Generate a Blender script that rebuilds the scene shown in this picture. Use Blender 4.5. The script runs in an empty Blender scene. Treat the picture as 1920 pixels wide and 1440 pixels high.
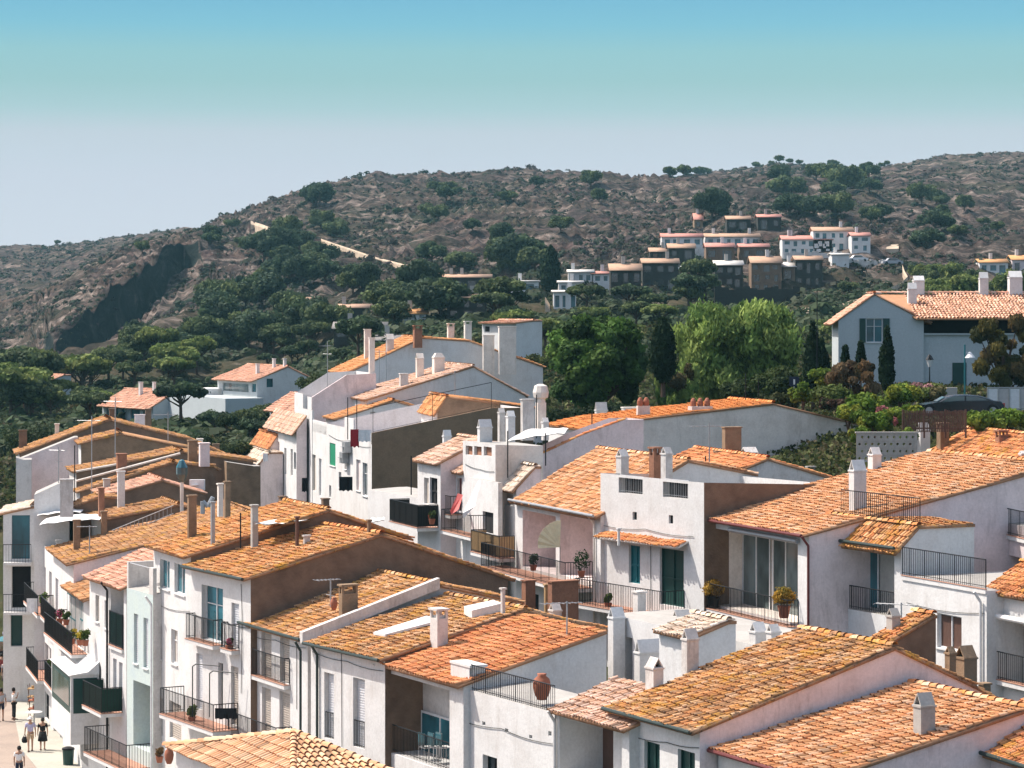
import bpy, math, random
import numpy as np
from mathutils import Vector, Matrix
from mathutils.geometry import tessellate_polygon
R = math.radians
random.seed(7); rng = np.random.default_rng(7)
F, CX, HY, H = 5000.0, 960.0, 580.0, 21.8
scn = bpy.context.scene
col = scn.collection

def P(x, y, D):
    """the real place of a picture point at distance D (m)"""
    return Vector(((x-CX)*D/F, D, H-(y-HY)*D/F))

# ------------------------------------------------------------------ materials
def newmat(name):
    m = bpy.data.materials.new(name); m.use_nodes = True
    nt = m.node_tree; nt.nodes.clear()
    o = nt.nodes.new('ShaderNodeOutputMaterial'); b = nt.nodes.new('ShaderNodeBsdfPrincipled')
    nt.links.new(b.outputs[0], o.inputs[0])
    return m, nt, b
def nd(nt, t, **kw):
    n = nt.nodes.new(t)
    for k, v in kw.items(): setattr(n, k, v)
    return n
def noise(nt, scale, detail=4, rough=.6, vec=None, dist=0):
    n = nd(nt, 'ShaderNodeTexNoise'); n.inputs['Scale'].default_value = scale
    n.inputs['Detail'].default_value = detail; n.inputs['Roughness'].default_value = rough
    n.inputs['Distortion'].default_value = dist
    if vec is not None: nt.links.new(vec, n.inputs['Vector'])
    return n
def ramp(nt, fac, stops):
    r = nd(nt, 'ShaderNodeValToRGB')
    e = r.color_ramp.elements
    while len(e) > 1: e.remove(e[0])
    e[0].position = stops[0][0]; e[0].color = (*stops[0][1], 1)
    for p, c in stops[1:]:
        k = e.new(p); k.color = (*c, 1)
    nt.links.new(fac, r.inputs[0]); return r
def mix(nt, fac, a, b, mode='MIX'):
    m = nd(nt, 'ShaderNodeMix', data_type='RGBA', blend_type=mode)
    for s, v in ((m.inputs[0], fac), (m.inputs[6], a), (m.inputs[7], b)):
        if isinstance(v, (int, float)): s.default_value = v
        elif isinstance(v, tuple): s.default_value = (*v, 1)
        else: nt.links.new(v, s)
    return m.outputs[2]
def objco(nt, scale=(1, 1, 1)):
    t = nd(nt, 'ShaderNodeTexCoord'); mp = nd(nt, 'ShaderNodeMapping'); mp.inputs['Scale'].default_value = scale
    nt.links.new(t.outputs['Object'], mp.inputs[0]); return mp.outputs[0]
def bump(nt, b, h, strength=.3, dist=.05):
    n = nd(nt, 'ShaderNodeBump'); n.inputs['Strength'].default_value = strength; n.inputs['Distance'].default_value = dist
    nt.links.new(h, n.inputs['Height']); nt.links.new(n.outputs[0], b.inputs['Normal'])
G3 = lambda v: (v, v, v)
def plaster(name, c, dark, stain=.35, streak=.3, sc=1.0, bstr=.35):
    m, nt, b = newmat(name)
    v = objco(nt); vs = objco(nt, (1.3, 1.3, .28))
    n1 = noise(nt, .7*sc, 8, .72, v); n2 = noise(nt, 1.3*sc, 6, .75, vs, .4); n3 = noise(nt, 9, 5, .7, v)
    f1 = ramp(nt, n1.outputs[0], [(.44, G3(0)), (.66, G3(stain))])
    f2 = ramp(nt, n2.outputs[0], [(.54, G3(0)), (.74, G3(streak*.75))])
    c1 = mix(nt, f1.outputs[0], c, tuple(k*.5+d*.5 for k, d in zip(c, dark)))
    c2 = mix(nt, f2.outputs[0], c1, dark)
    f3 = ramp(nt, n3.outputs[0], [(.3, G3(.86)), (.7, G3(1.04))])
    c3 = mix(nt, 1.0, c2, f3.outputs[0], 'MULTIPLY')
    nt.links.new(c3, b.inputs['Base Color']); b.inputs['Roughness'].default_value = .92
    b.inputs['Specular IOR Level'].default_value = .15
    bump(nt, b, n3.outputs[0], bstr, .03)
    return m
def plain(name, c, rough=.6, metal=0, spec=.4, var=.12, sc=6):
    m, nt, b = newmat(name)
    n = noise(nt, sc, 4, .6, objco(nt))
    f = ramp(nt, n.outputs[0], [(.3, G3(1-var)), (.7, G3(1+var*.6))])
    nt.links.new(mix(nt, 1.0, c, f.outputs[0], 'MULTIPLY'), b.inputs['Base Color'])
    b.inputs['Roughness'].default_value = rough; b.inputs['Metallic'].default_value = metal
    b.inputs['Specular IOR Level'].default_value = spec
    return m
def attrmat(name, attr, rough=.9, nsc=3.0, lo=.75, hi=1.2, transl=0, lichen=None, bs=.3):
    m, nt, b = newmat(name)
    a = nd(nt, 'ShaderNodeAttribute', attribute_name=attr)
    n = noise(nt, nsc, 5, .65, objco(nt))
    f = ramp(nt, n.outputs[0], [(.3, G3(lo)), (.7, G3(hi))])
    c = mix(nt, 1.0, a.outputs['Color'], f.outputs[0], 'MULTIPLY')
    if lichen:
        n2 = noise(nt, 1.1, 8, .75, objco(nt)); f2 = ramp(nt, n2.outputs[0], [(lichen[0], G3(0)), (lichen[0]+.10, G3(.75))])
        c = mix(nt, f2.outputs[0], c, lichen[1])
        n4 = noise(nt, 6, 6, .8, objco(nt)); f4 = ramp(nt, n4.outputs[0], [(.54, G3(0)), (.62, G3(lichen[3]))])
        c = mix(nt, f4.outputs[0], c, lichen[2])
        bump(nt, b, n4.outputs[0], bs, .03)
    nt.links.new(c, b.inputs['Base Color']); b.inputs['Roughness'].default_value = rough
    b.inputs['Specular IOR Level'].default_value = .12
    if transl:
        tr = nd(nt, 'ShaderNodeBsdfTranslucent'); nt.links.new(c, tr.inputs[0])
        ms = nd(nt, 'ShaderNodeMixShader'); ms.inputs[0].default_value = transl
        out = [x for x in nt.nodes if x.type == 'OUTPUT_MATERIAL'][0]
        nt.links.new(b.outputs[0], ms.inputs[1]); nt.links.new(tr.outputs[0], ms.inputs[2]); nt.links.new(ms.outputs[0], out.inputs[0])
    return m
def glassmat(name, c, rough=.08):
    m, nt, b = newmat(name)
    n = noise(nt, .9, 3, .5, objco(nt, (1, 1, .6)))
    f = ramp(nt, n.outputs[0], [(.35, tuple(k*.5 for k in c)), (.65, tuple(k*1.5 for k in c))])
    nt.links.new(f.outputs[0], b.inputs['Base Color'])
    b.inputs['Roughness'].default_value = rough; b.inputs['Specular IOR Level'].default_value = .9
    return m
M = {}
M['white'] = plaster('lime_wash', (.68, .67, .655), (.34, .29, .25), .5, .45)
M['white2'] = plaster('worn_lime_wash', (.64, .61, .58), (.20, .165, .14), .8, .9)
M['pink'] = plaster('pinkish_lime_wash', (.78, .67, .655), (.32, .25, .23), .7, .75)
M['cream'] = plaster('cream_render', (.78, .71, .64), (.32, .26, .21), .7, .7)
M['green'] = plaster('pale_green_render', (.52, .60, .57), (.38, .47, .56), .7, .2)
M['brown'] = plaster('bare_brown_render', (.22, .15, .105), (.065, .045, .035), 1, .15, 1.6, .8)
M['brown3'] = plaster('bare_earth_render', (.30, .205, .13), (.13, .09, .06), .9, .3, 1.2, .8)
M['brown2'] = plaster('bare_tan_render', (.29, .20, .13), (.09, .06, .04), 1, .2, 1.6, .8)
M['brick'] = plaster('weathered_brick', (.33, .16, .10), (.12, .07, .05), .9, .5, 2.5, .8)
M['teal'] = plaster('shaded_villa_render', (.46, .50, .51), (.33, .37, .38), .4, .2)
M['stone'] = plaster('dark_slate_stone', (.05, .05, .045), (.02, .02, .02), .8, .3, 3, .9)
M['concrete'] = plaster('concrete', (.42, .40, .37), (.18, .17, .15), .6, .4)
M['metal'] = plain('black_iron', (.015, .016, .018), .5, .6)
M['grey'] = plain('galvanised_metal', (.35, .36, .37), .45, .5)
M['gutter'] = plain('dark_green_gutter', (.02, .035, .03), .5)
M['red'] = plain('red_brown_paint', (.13, .025, .022), .5)
M['dgreen'] = plain('dark_green_paint', (.008, .045, .038), .45)
M['teal_paint'] = plain('teal_paint', (.012, .13, .15), .45)
M['green_paint'] = plain('bright_green_paint', (.01, .22, .11), .5)
M['blind'] = plain('cream_shutter_paint', (.50, .44, .38), .7)
M['wblind'] = plain('white_shutter_paint', (.68, .68, .69), .7)
M['brown_wood'] = plain('brown_wood', (.10, .05, .035), .6)
M['pale_wood'] = plain('pale_wood', (.42, .27, .13), .7)
M['curtain'] = plain('grey_curtain', (.45, .43, .42), .9)
M['frame'] = plain('white_frame_paint', (.66, .66, .66), .5)
M['cloth_w'] = plain('white_canvas', (.74, .72, .69), .9)
M['cloth_r'] = plain('red_cloth', (.35, .02, .03), .9)
M['cloth_p'] = plain('faded_red_cloth', (.55, .13, .12), .9)
M['cloth_k'] = plain('black_cloth', (.008, .008, .01), .9)
M['cloth_y'] = plain('yellow_cloth', (.6, .42, .08), .9)
M['mesh_black'] = plain('black_netting', (.012, .014, .014), .9)
M['mesh_green'] = plain('dark_green_netting', (.01, .035, .025), .9)
M['glass'] = glassmat('dark_window_glass', (.03, .045, .05))
M['glass2'] = glassmat('grey_green_glass', (.09, .12, .12), .12)
M['glassb'] = glassmat('teal_window_glass', (.02, .11, .14), .15)
M['dark'] = plain('dark_interior', (.012, .012, .014), .95)
M['floor'] = plain('terracotta_floor', (.42, .22, .15), .8)
M['pot'] = plain('terracotta_pot', (.32, .11, .06), .8)
M['tile'] = attrmat('roof_tiles_warm', 'tc', .9, 2.0, .78, 1.2, 0, (.62, (.56, .29, .065), (.12, .08, .05), .5))
M['tile_l'] = attrmat('roof_tiles_lichen', 'tc', .92, 2.0, .72, 1.25, 0, (.52, (.52, .27, .04), (.09, .055, .035), .95), .6)
M['tile_n'] = attrmat('roof_tiles_new', 'tc', .85, 1.5, .85, 1.12, 0, (.74, (.5, .25, .12), (.2, .08, .04), .3))
M['leaf'] = attrmat('leaves', 'tc', .75, .6, .7, 1.3, .3)
M['bark'] = plain('bark', (.09, .06, .045), .95, 0, .1, .4)

# ------------------------------------------------------------------ mesh builder
class MB:
    def __init__(s): s.v = []; s.f = []; s.m = []
    def add(s, vs, fs, mi=0):
        o = len(s.v); s.v += [tuple(v) for v in vs]; s.f += [tuple(o+i for i in f) for f in fs]; s.m += [mi]*len(fs)
    def quad(s, a, b, c, d, mi=0): s.add((a, b, c, d), ((0, 1, 2, 3),), mi)
    def box(s, x0, y0, z0, x1, y1, z1, mi=0):
        v = [(x, y, z) for z in (z0, z1) for y in (y0, y1) for x in (x0, x1)]
        s.add(v, ((0, 2, 3, 1), (4, 5, 7, 6), (0, 1, 5, 4), (2, 6, 7, 3), (0, 4, 6, 2), (1, 3, 7, 5)), mi)
    def prism(s, pts, vec, mi=0):
        """closed prism of a planar polygon swept by vec"""
        n = len(pts); vec = Vector(vec); a = [Vector(p) for p in pts]; b = [p+vec for p in a]
        f = [tuple(range(n-1, -1, -1)), tuple(range(n, 2*n))] + [(i, (i+1) % n, n+(i+1) % n, n+i) for i in range(n)]
        s.add(a+b, f, mi)
    def tube(s, p0, p1, r0, r1=None, n=6, mi=0, cap=True):
        r1 = r0 if r1 is None else r1
        p0 = Vector(p0); p1 = Vector(p1); d = (p1-p0).normalized()
        u = d.orthogonal().normalized(); w = d.cross(u)
        vs = []
        for p, r in ((p0, r0), (p1, r1)):
            for i in range(n):
                a = 2*math.pi*i/n; vs.append(p+u*(r*math.cos(a))+w*(r*math.sin(a)))
        fs = [(i, (i+1) % n, n+(i+1) % n, n+i) for i in range(n)]
        if cap: fs += [tuple(range(n-1, -1, -1)), tuple(range(n, 2*n))]
        s.add(vs, fs, mi)
    def path(s, pts, r, n=5, mi=0):
        for a, b in zip(pts[:-1], pts[1:]): s.tube(a, b, r, r, n, mi)
    def lathe(s, prof, c=(0, 0, 0), n=14, mi=0):
        c = Vector(c); vs = []; k = len(prof)
        for r, z in prof:
            for i in range(n):
                a = 2*math.pi*i/n; vs.append(c+Vector((r*math.cos(a), r*math.sin(a), z)))
        fs = [(j*n+i, j*n+(i+1) % n, (j+1)*n+(i+1) % n, (j+1)*n+i) for j in range(k-1) for i in range(n)]
        fs += [tuple(range(n-1, -1, -1)), tuple(range((k-1)*n, k*n))]
        s.add(vs, fs, mi)
    def sheet(s, outer, holes, fn, mi=0):
        """flat wall with holes; points are (u,z), fn maps to 3D"""
        loops = [[Vector((u, z, 0)) for u, z in outer]] + [[Vector((u, z, 0)) for u, z in h] for h in holes]
        tris = tessellate_polygon(loops)
        pts = [p for l in loops for p in l]
        s.add([fn(p.x, p.y, 0) for p in pts], [tuple(t) for t in tris], mi)
    def build(s, name, mats, parent=None, smooth=False):
        me = bpy.data.meshes.new(name); me.from_pydata(s.v, [], s.f)
        for m in (mats if isinstance(mats, (list, tuple)) else [mats]): me.materials.append(M[m] if isinstance(m, str) else m)
        me.polygons.foreach_set('material_index', s.m)
        if smooth: me.polygons.foreach_set('use_smooth', [True]*len(s.f))
        me.update()
        o = bpy.data.objects.new(name, me); col.objects.link(o)
        if parent is not None: o.parent = parent
        return o
def npmesh(name, V, Fq, mats, colors=None, parent=None, smooth=False, midx=None):
    me = bpy.data.meshes.new(name); V = np.asarray(V, dtype=np.float32); Fq = np.asarray(Fq, dtype=np.int32); k = Fq.shape[1]
    me.vertices.add(len(V)); me.vertices.foreach_set('co', V.ravel())
    me.loops.add(Fq.size); me.loops.foreach_set('vertex_index', Fq.ravel())
    me.polygons.add(len(Fq)); me.polygons.foreach_set('loop_start', np.arange(0, Fq.size, k, dtype=np.int32))
    me.polygons.foreach_set('loop_total', np.full(len(Fq), k, dtype=np.int32))
    for m in (mats if isinstance(mats, (list, tuple)) else [mats]): me.materials.append(M[m] if isinstance(m, str) else m)
    if midx is not None: me.polygons.foreach_set('material_index', midx)
    if smooth: me.polygons.foreach_set('use_smooth', np.ones(len(Fq), dtype=bool))
    me.update(calc_edges=True); me.validate()
    if colors is not None:
        a = me.color_attributes.new('tc', 'FLOAT_COLOR', 'CORNER')
        c = np.ones((len(Fq), k, 4), dtype=np.float32); c[:, :, :3] = colors[:, None, :]
        a.data.foreach_set('color', c.ravel())
    o = bpy.data.objects.new(name, me); col.objects.link(o)
    if parent is not None: o.parent = parent
    return o
def tag(o, label=None, cat=None, group=None, kind=None):
    if label: o['label'] = label
    if cat: o['category'] = cat
    if group: o['group'] = group
    if kind: o['kind'] = kind
    return o
def empty(name, loc, rz=0):
    o = bpy.data.objects.new(name, None); col.objects.link(o); o.location = loc; o.rotation_euler = (0, 0, rz)
    o.empty_display_size = .3; return o
def copy_tree(o, parent=None):
    c = o.copy(); col.objects.link(c); c.parent = parent
    for ch in list(o.children): copy_tree(ch, c)
    return c
# ------------------------------------------------------------------ roof tiles
PAL = {
 'aged': [(.46, .25, .12), (.52, .31, .17), (.38, .18, .09), (.58, .38, .24), (.34, .20, .12), (.50, .24, .10)],
 'warm': [(.58, .25, .10), (.64, .34, .16), (.50, .19, .08), (.68, .44, .26), (.44, .25, .11), (.60, .29, .12)],
 'lichen': [(.60, .31, .14), (.64, .39, .22), (.50, .22, .09), (.68, .47, .31), (.42, .25, .13), (.58, .28, .09), (.30, .17, .10)],
 'pale': [(.66, .42, .26), (.60, .32, .16), (.70, .50, .36), (.55, .24, .11), (.62, .35, .19), (.52, .24, .10), (.66, .33, .18)],
 'salmon': [(.60, .24, .11), (.65, .29, .15), (.55, .20, .085), (.68, .36, .20), (.58, .30, .12)],
 'pinky': [(.68, .38, .26), (.70, .44, .32), (.62, .32, .20), (.66, .34, .24)],
 'bright': [(.68, .27, .09), (.70, .31, .12), (.63, .24, .08)],
 'tan': [(.64, .43, .32), (.60, .37, .26), (.68, .50, .40), (.54, .31, .19)],
 'bleach': [(.66, .54, .42), (.62, .46, .34), (.70, .60, .50)],
}
for _k in [k_ for k_ in PAL if k_ not in ('pinky', 'bleach', 'tan')]: PAL[_k] = [(r_, g_*.93, b_*.84) for r_, g_, b_ in PAL[_k]]
def tiles(o, u, v, W, L, pal, pitch=.19, ex=.30, seg=4, wob=.03, rnd=.018):
    o = np.array(o, float); u = np.array(u, float); v = np.array(v, float); n = np.cross(u, v); n /= np.linalg.norm(n)
    if n[2] < 0: n = -n
    nx = max(2, int(round(W/pitch))); ny = max(1, int(round(L/ex))); pu = W/nx; ex = L/ny
    I, J = np.meshgrid(np.arange(nx), np.arange(ny), indexing='ij'); I = I.ravel(); J = J.ravel(); K = len(I)
    cu = (I+.5)*pu + rng.normal(0, rnd*.6, K); v0 = J*ex - .06 + rng.normal(0, rnd, K); v1 = v0+ex*1.13
    rot = rng.normal(0, rnd*1.5, K); hh = rng.normal(0, rnd*.35, K)
    ph = rng.uniform(0, 6, 4)
    wv = wob*(np.sin(cu*1.3+ph[0])*np.sin(v0*.9+ph[1])+.6*np.sin(cu*3.1+v0*1.7+ph[2]))
    ang = np.linspace(0, np.pi, seg+1)
    V = np.zeros((K, 2, seg+1, 3))
    for e, (vv, r, lift) in enumerate(((v0, pu*.37, .05), (v1, pu*.29, .015))):
        for k, a in enumerate(ang):
            uu = cu+math.cos(a)*r+(rot if e else 0); hgt = hh+lift+math.sin(a)*r*1.05+wv-.02
            V[:, e, k, :] = o+uu[:, None]*u+vv[:, None]*v+hgt[:, None]*n
    idx = np.arange(K)*2*(seg+1)
    Fs = []
    for k in range(seg):
        Fs.append(np.stack([idx+k, idx+k+1, idx+seg+1+k+1, idx+seg+1+k], 1))
    Fq = np.concatenate(Fs, 0)
    p = np.array(PAL[pal]); st = (rng.random((nx,))*.22+.89)[I]; c = p[rng.integers(0, len(p), K)]*.72+p.mean(0)*.28; c = c*(rng.uniform(.78, 1.12, K)*st*np.where(rng.random(K) < .05, .55, 1))[:, None]
    C = np.concatenate([c]*seg, 0)
    return V.reshape(-1, 3), Fq, C
def ridgecaps(p0, p1, pal, r=.12):
    p0 = np.array(p0, float); p1 = np.array(p1, float); L = np.linalg.norm(p1-p0); d = (p1-p0)/L
    n = max(2, int(L/.36)); side = np.cross(d, (0, 0, 1)); side /= np.linalg.norm(side); up = np.cross(side, d)
    V = []; Fq = []; C = []; pl = PAL[pal]
    for i in range(n):
        a = i/n*L; b = (i+1.12)/n*L; rr = r*random.uniform(.92, 1.08); o = len(V); j = random.uniform(-.02, .02)
        for e, (q, s, l) in enumerate(((a, rr, .03), (b, rr*.85, 0))):
            for k in range(6):
                t = math.pi*k/5; V.append(p0+d*q+side*(math.cos(t)*s+j)+up*(math.sin(t)*s*.9+l-.02))
        c = np.array(random.choice(pl))*random.uniform(.85, 1.2)
        for k in range(5): Fq.append((o+k, o+k+1, o+7+k, o+6+k)); C.append(c)
    return np.array(V), np.array(Fq), np.array(C)
def merge(parts):
    V = []; Fq = []; C = []; o = 0
    for v, f, c in parts: V.append(v); Fq.append(f+o); C.append(c); o += len(v)
    return np.concatenate(V), np.concatenate(Fq), np.concatenate(C)
def slab_np(pts, th, c=(.34, .19, .11)):
    """quad slab from 4 top points, thickness th downwards"""
    a = np.array(pts, float); b = a-np.array((0, 0, th))
    V = np.concatenate([a, b]); Fq = np.array([(0, 1, 2, 3), (7, 6, 5, 4), (0, 4, 5, 1), (1, 5, 6, 2), (2, 6, 7, 3), (3, 7, 4, 0)])
    return V, Fq, np.tile(np.array(c), (6, 1))

# ------------------------------------------------------------------ houses
class House:
    """t runs into the house (away to the right), s runs along the street front (away to the left)"""
    def __init__(h, x, y, D, phi, name, label, cat='house', base=0., group=None):
        h.phi = phi; h.D = D; h.O = P(x, y, D); h.z0 = h.O.z; h.base = base
        h.a = Vector((-math.sin(phi), math.cos(phi), 0)); h.b = Vector((math.cos(phi), math.sin(phi), 0))
        h.e = empty(name, (h.O.x, h.O.y, base), phi); tag(h.e, label, cat, group)
    def onA(h, x, y, t0=0):
        k = (x-CX)/F; ox = h.O.x+h.b.x*t0; oy = h.O.y+h.b.y*t0
        s = (k*oy-ox)/(h.a.x-k*h.a.y); D = oy+h.a.y*s
        return s, H-(y-HY)*D/F-h.base, D
    def onB(h, x, y, s0=0):
        k = (x-CX)/F; ox = h.O.x+h.a.x*s0; oy = h.O.y+h.a.y*s0
        t = (k*oy-ox)/(h.b.x-k*h.b.y); D = oy+h.b.y*t
        return t, H-(y-HY)*D/F-h.base, D
    def onplane(h, x, y, p0, p1):
        """picture point on the roof plane through profile points p0=(t,z), p1=(t,z); returns t,s,z,D"""
        m = (p1[1]-p0[1])/(p1[0]-p0[0]) if abs(p1[0]-p0[0]) > 1e-6 else 0
        d = Vector(((x-CX)/F, 1, -(y-HY)/F)); o = Vector((0, 0, H))-Vector((h.O.x, h.O.y, h.base))
        ot, os_, oz = o.dot(h.b), o.dot(h.a), o.z; dt, ds, dz = d.dot(h.b), d.dot(h.a), d.z
        k = (p0[1]+m*(ot-p0[0])-oz)/(dz-m*dt)
        return ot+k*dt, os_+k*ds, oz+k*dz, k
    def fA(h, u, z, d): return (d, u, z)
    def fB(h, u, z, d): return (u, d, z)

def opening(h, wb, plane, op, holes):
    kind, x0, x1, yt, yb = op[:5]; o = op[5] if len(op) > 5 else {}
    xm = (x0+x1)/2; on = h.onA if plane == 'A' else h.onB; fn = h.fA if plane == 'A' else h.fB
    u0 = on(x0, 0)[0]; u1 = on(x1, 0)[0]
    if u0 > u1: u0, u1 = u1, u0
    z1 = on(xm, yt)[1]; z0 = on(xm, yb)[1]
    hole = [(u0, z0), (u1, z0), (u1, z1), (u0, z1)]
    arch = o.get('arch')
    if arch:
        r = (u1-u0)/2; c = (u0+u1)/2
        hole = [(u0, z0), (u1, z0)]+[(c+r*math.cos(a), z1-r*.7+r*.7*math.sin(a)) for a in np.linspace(0, math.pi, 9)]
    holes.append(hole)
    dep = o.get('d', {'log': 1.8, 'win': .16, 'door': .16, 'gl': .16}.get(kind, .14))
    n = len(hole)
    for i in range(n):
        a, b = hole[i], hole[(i+1) % n]
        wb.quad(fn(a[0], a[1], 0), fn(b[0], b[1], 0), fn(b[0], b[1], dep), fn(a[0], a[1], dep), o.get('rm', 0))
    W = u1-u0; Hh = z1-z0
    if kind == 'log':
        wb.add([fn(p[0], p[1], dep) for p in hole], [tuple(range(n))], 2)
        for s in o.get('sub', []):
            k, sx0, sx1, sy0, sy1, mat = s
            a0 = u0+W*sx0; a1 = u0+W*sx1; b0 = z0+Hh*sy0; b1 = z0+Hh*sy1
            mb = MB(); nm = 'glass_door' if k == 'gl' else ('door' if k == 'door' else 'window')
            A = fn(a0, b0, dep-.05); B = fn(a1, b1, dep-.02)
            mb.box(min(A[0], B[0]), min(A[1], B[1]), b0, max(A[0], B[0]), max(A[1], B[1]), b1)
            po = mb.build(nm, mat, h.e)
            if k == 'gl':
                fr = MB()
                for q in (0, .5, 1):
                    uu = a0+(a1-a0)*q; A = fn(uu-.03, b0, dep-.08); B = fn(uu+.03, b1, dep-.05)
                    fr.box(min(A[0], B[0]), min(A[1], B[1]), b0, max(A[0], B[0]), max(A[1], B[1]), b1)
                A = fn(a0, b1, dep-.08); B = fn(a1, b1, dep-.05); fr.box(min(A[0], B[0]), min(A[1], B[1]), b1-.06, max(A[0], B[0]), max(A[1], B[1]), b1+.02)
                fr.build('frame', 'frame', po)
        return
    mat = o.get('m', {'win': 'glass', 'door': 'dgreen', 'blind': 'blind', 'gl': 'glass2'}.get(kind, 'dark'))
    nm = {'win': 'window', 'gl': 'glass_door', 'door': 'door', 'blind': 'shutter', 'hole': 'opening'}.get(kind, 'window')
    mb = MB()
    if kind == 'blind' and (h.D < 130):
        nl = max(4, int(Hh/.09))
        mb.add([fn(p[0], p[1], dep) for p in hole], [tuple(range(n))])
        for i in range(nl):
            zz = z0+Hh*(i+.5)/nl
            A = fn(u0+.04, zz, dep-.035); B = fn(u1-.04, zz, dep-.004)
            mb.box(min(A[0], B[0]), min(A[1], B[1]), zz-.015, max(A[0], B[0]), max(A[1], B[1]), zz+.02)
    else: mb.add([fn(p[0], p[1], dep) for p in hole], [tuple(range(n))])
    w = mb.build(nm, mat, h.e)
    if kind in ('win', 'gl', 'door') and not o.get('nf'):
        fr = MB(); fw = .05; fm = o.get('fm', 'frame' if kind != 'door' else mat)
        def bar(a, b, c, e):
            A = fn(a, b, dep-.05); B = fn(c, e, dep-.005)
            fr.box(min(A[0], B[0]), min(A[1], B[1]), b, max(A[0], B[0]), max(A[1], B[1]), e)
        bar(u0, z0, u0+fw, z1); bar(u1-fw, z0, u1, z1); bar(u0+fw, z1-fw, u1-fw, z1); bar(u0+fw, z0, u1-fw, z0+fw)
        if W > .8: bar((u0+u1)/2-fw/2, z0+fw, (u0+u1)/2+fw/2, z1-fw)
        if kind == 'door': bar(u0+fw, z0+Hh*.45, u1-fw, z0+Hh*.45+.08)
        elif Hh > 1.3: bar(u0+fw, z0+Hh*.66, u1-fw, z0+Hh*.66+.03)
        fr.build('frame', fm, w)
    if o.get('sill', kind in ('win', 'blind') and Hh < 2.2):
        sb = MB(); A = fn(u0-.06, z0-.05, -.07); B = fn(u1+.06, z0, .02)
        sb.box(min(A[0], B[0]), min(A[1], B[1]), z0-.055, max(A[0], B[0]), max(A[1], B[1]), z0-.004)
        sb.build('sill', o.get('sm', 'white'), w)

def railing(pts, hgt, name, mat, parent, gap=.12, r=.011, panel=None):
    """iron railing along a list of floor points"""
    mb = MB()
    for a, b in zip(pts[:-1], pts[1:]):
        a = Vector(a); b = Vector(b); L = (b-a).length; n = max(1, int(L/gap)); up = Vector((0, 0, hgt)); d = (b-a)/L
        mb.tube(a+up, b+up, .022, None, 5); mb.tube(a+Vector((0, 0, .08)), b+Vector((0, 0, .08)), .014, None, 4)
        for i in range(n+1):
            p = a+(b-a)*(i/n); mb.tube(p+Vector((0, 0, .0)), p+up, r if i % 8 else .018, None, 4, 0, False)
    o = mb.build(name, mat, parent)
    if panel:
        pb = MB()
        for a, b in zip(pts[:-1], pts[1:]):
            a = Vector(a); b = Vector(b); L = (b-a).length; d = (b-a)/L; nn = Vector((d.y, -d.x, 0))*.02
            pb.prism([a+nn+Vector((0, 0, .05)), b+nn+Vector((0, 0, .05)), b+nn+Vector((0, 0, hgt-.03)), a+nn+Vector((0, 0, hgt-.03))], -nn*.5)
        pb.build('screen', panel, o)
    return o

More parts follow.
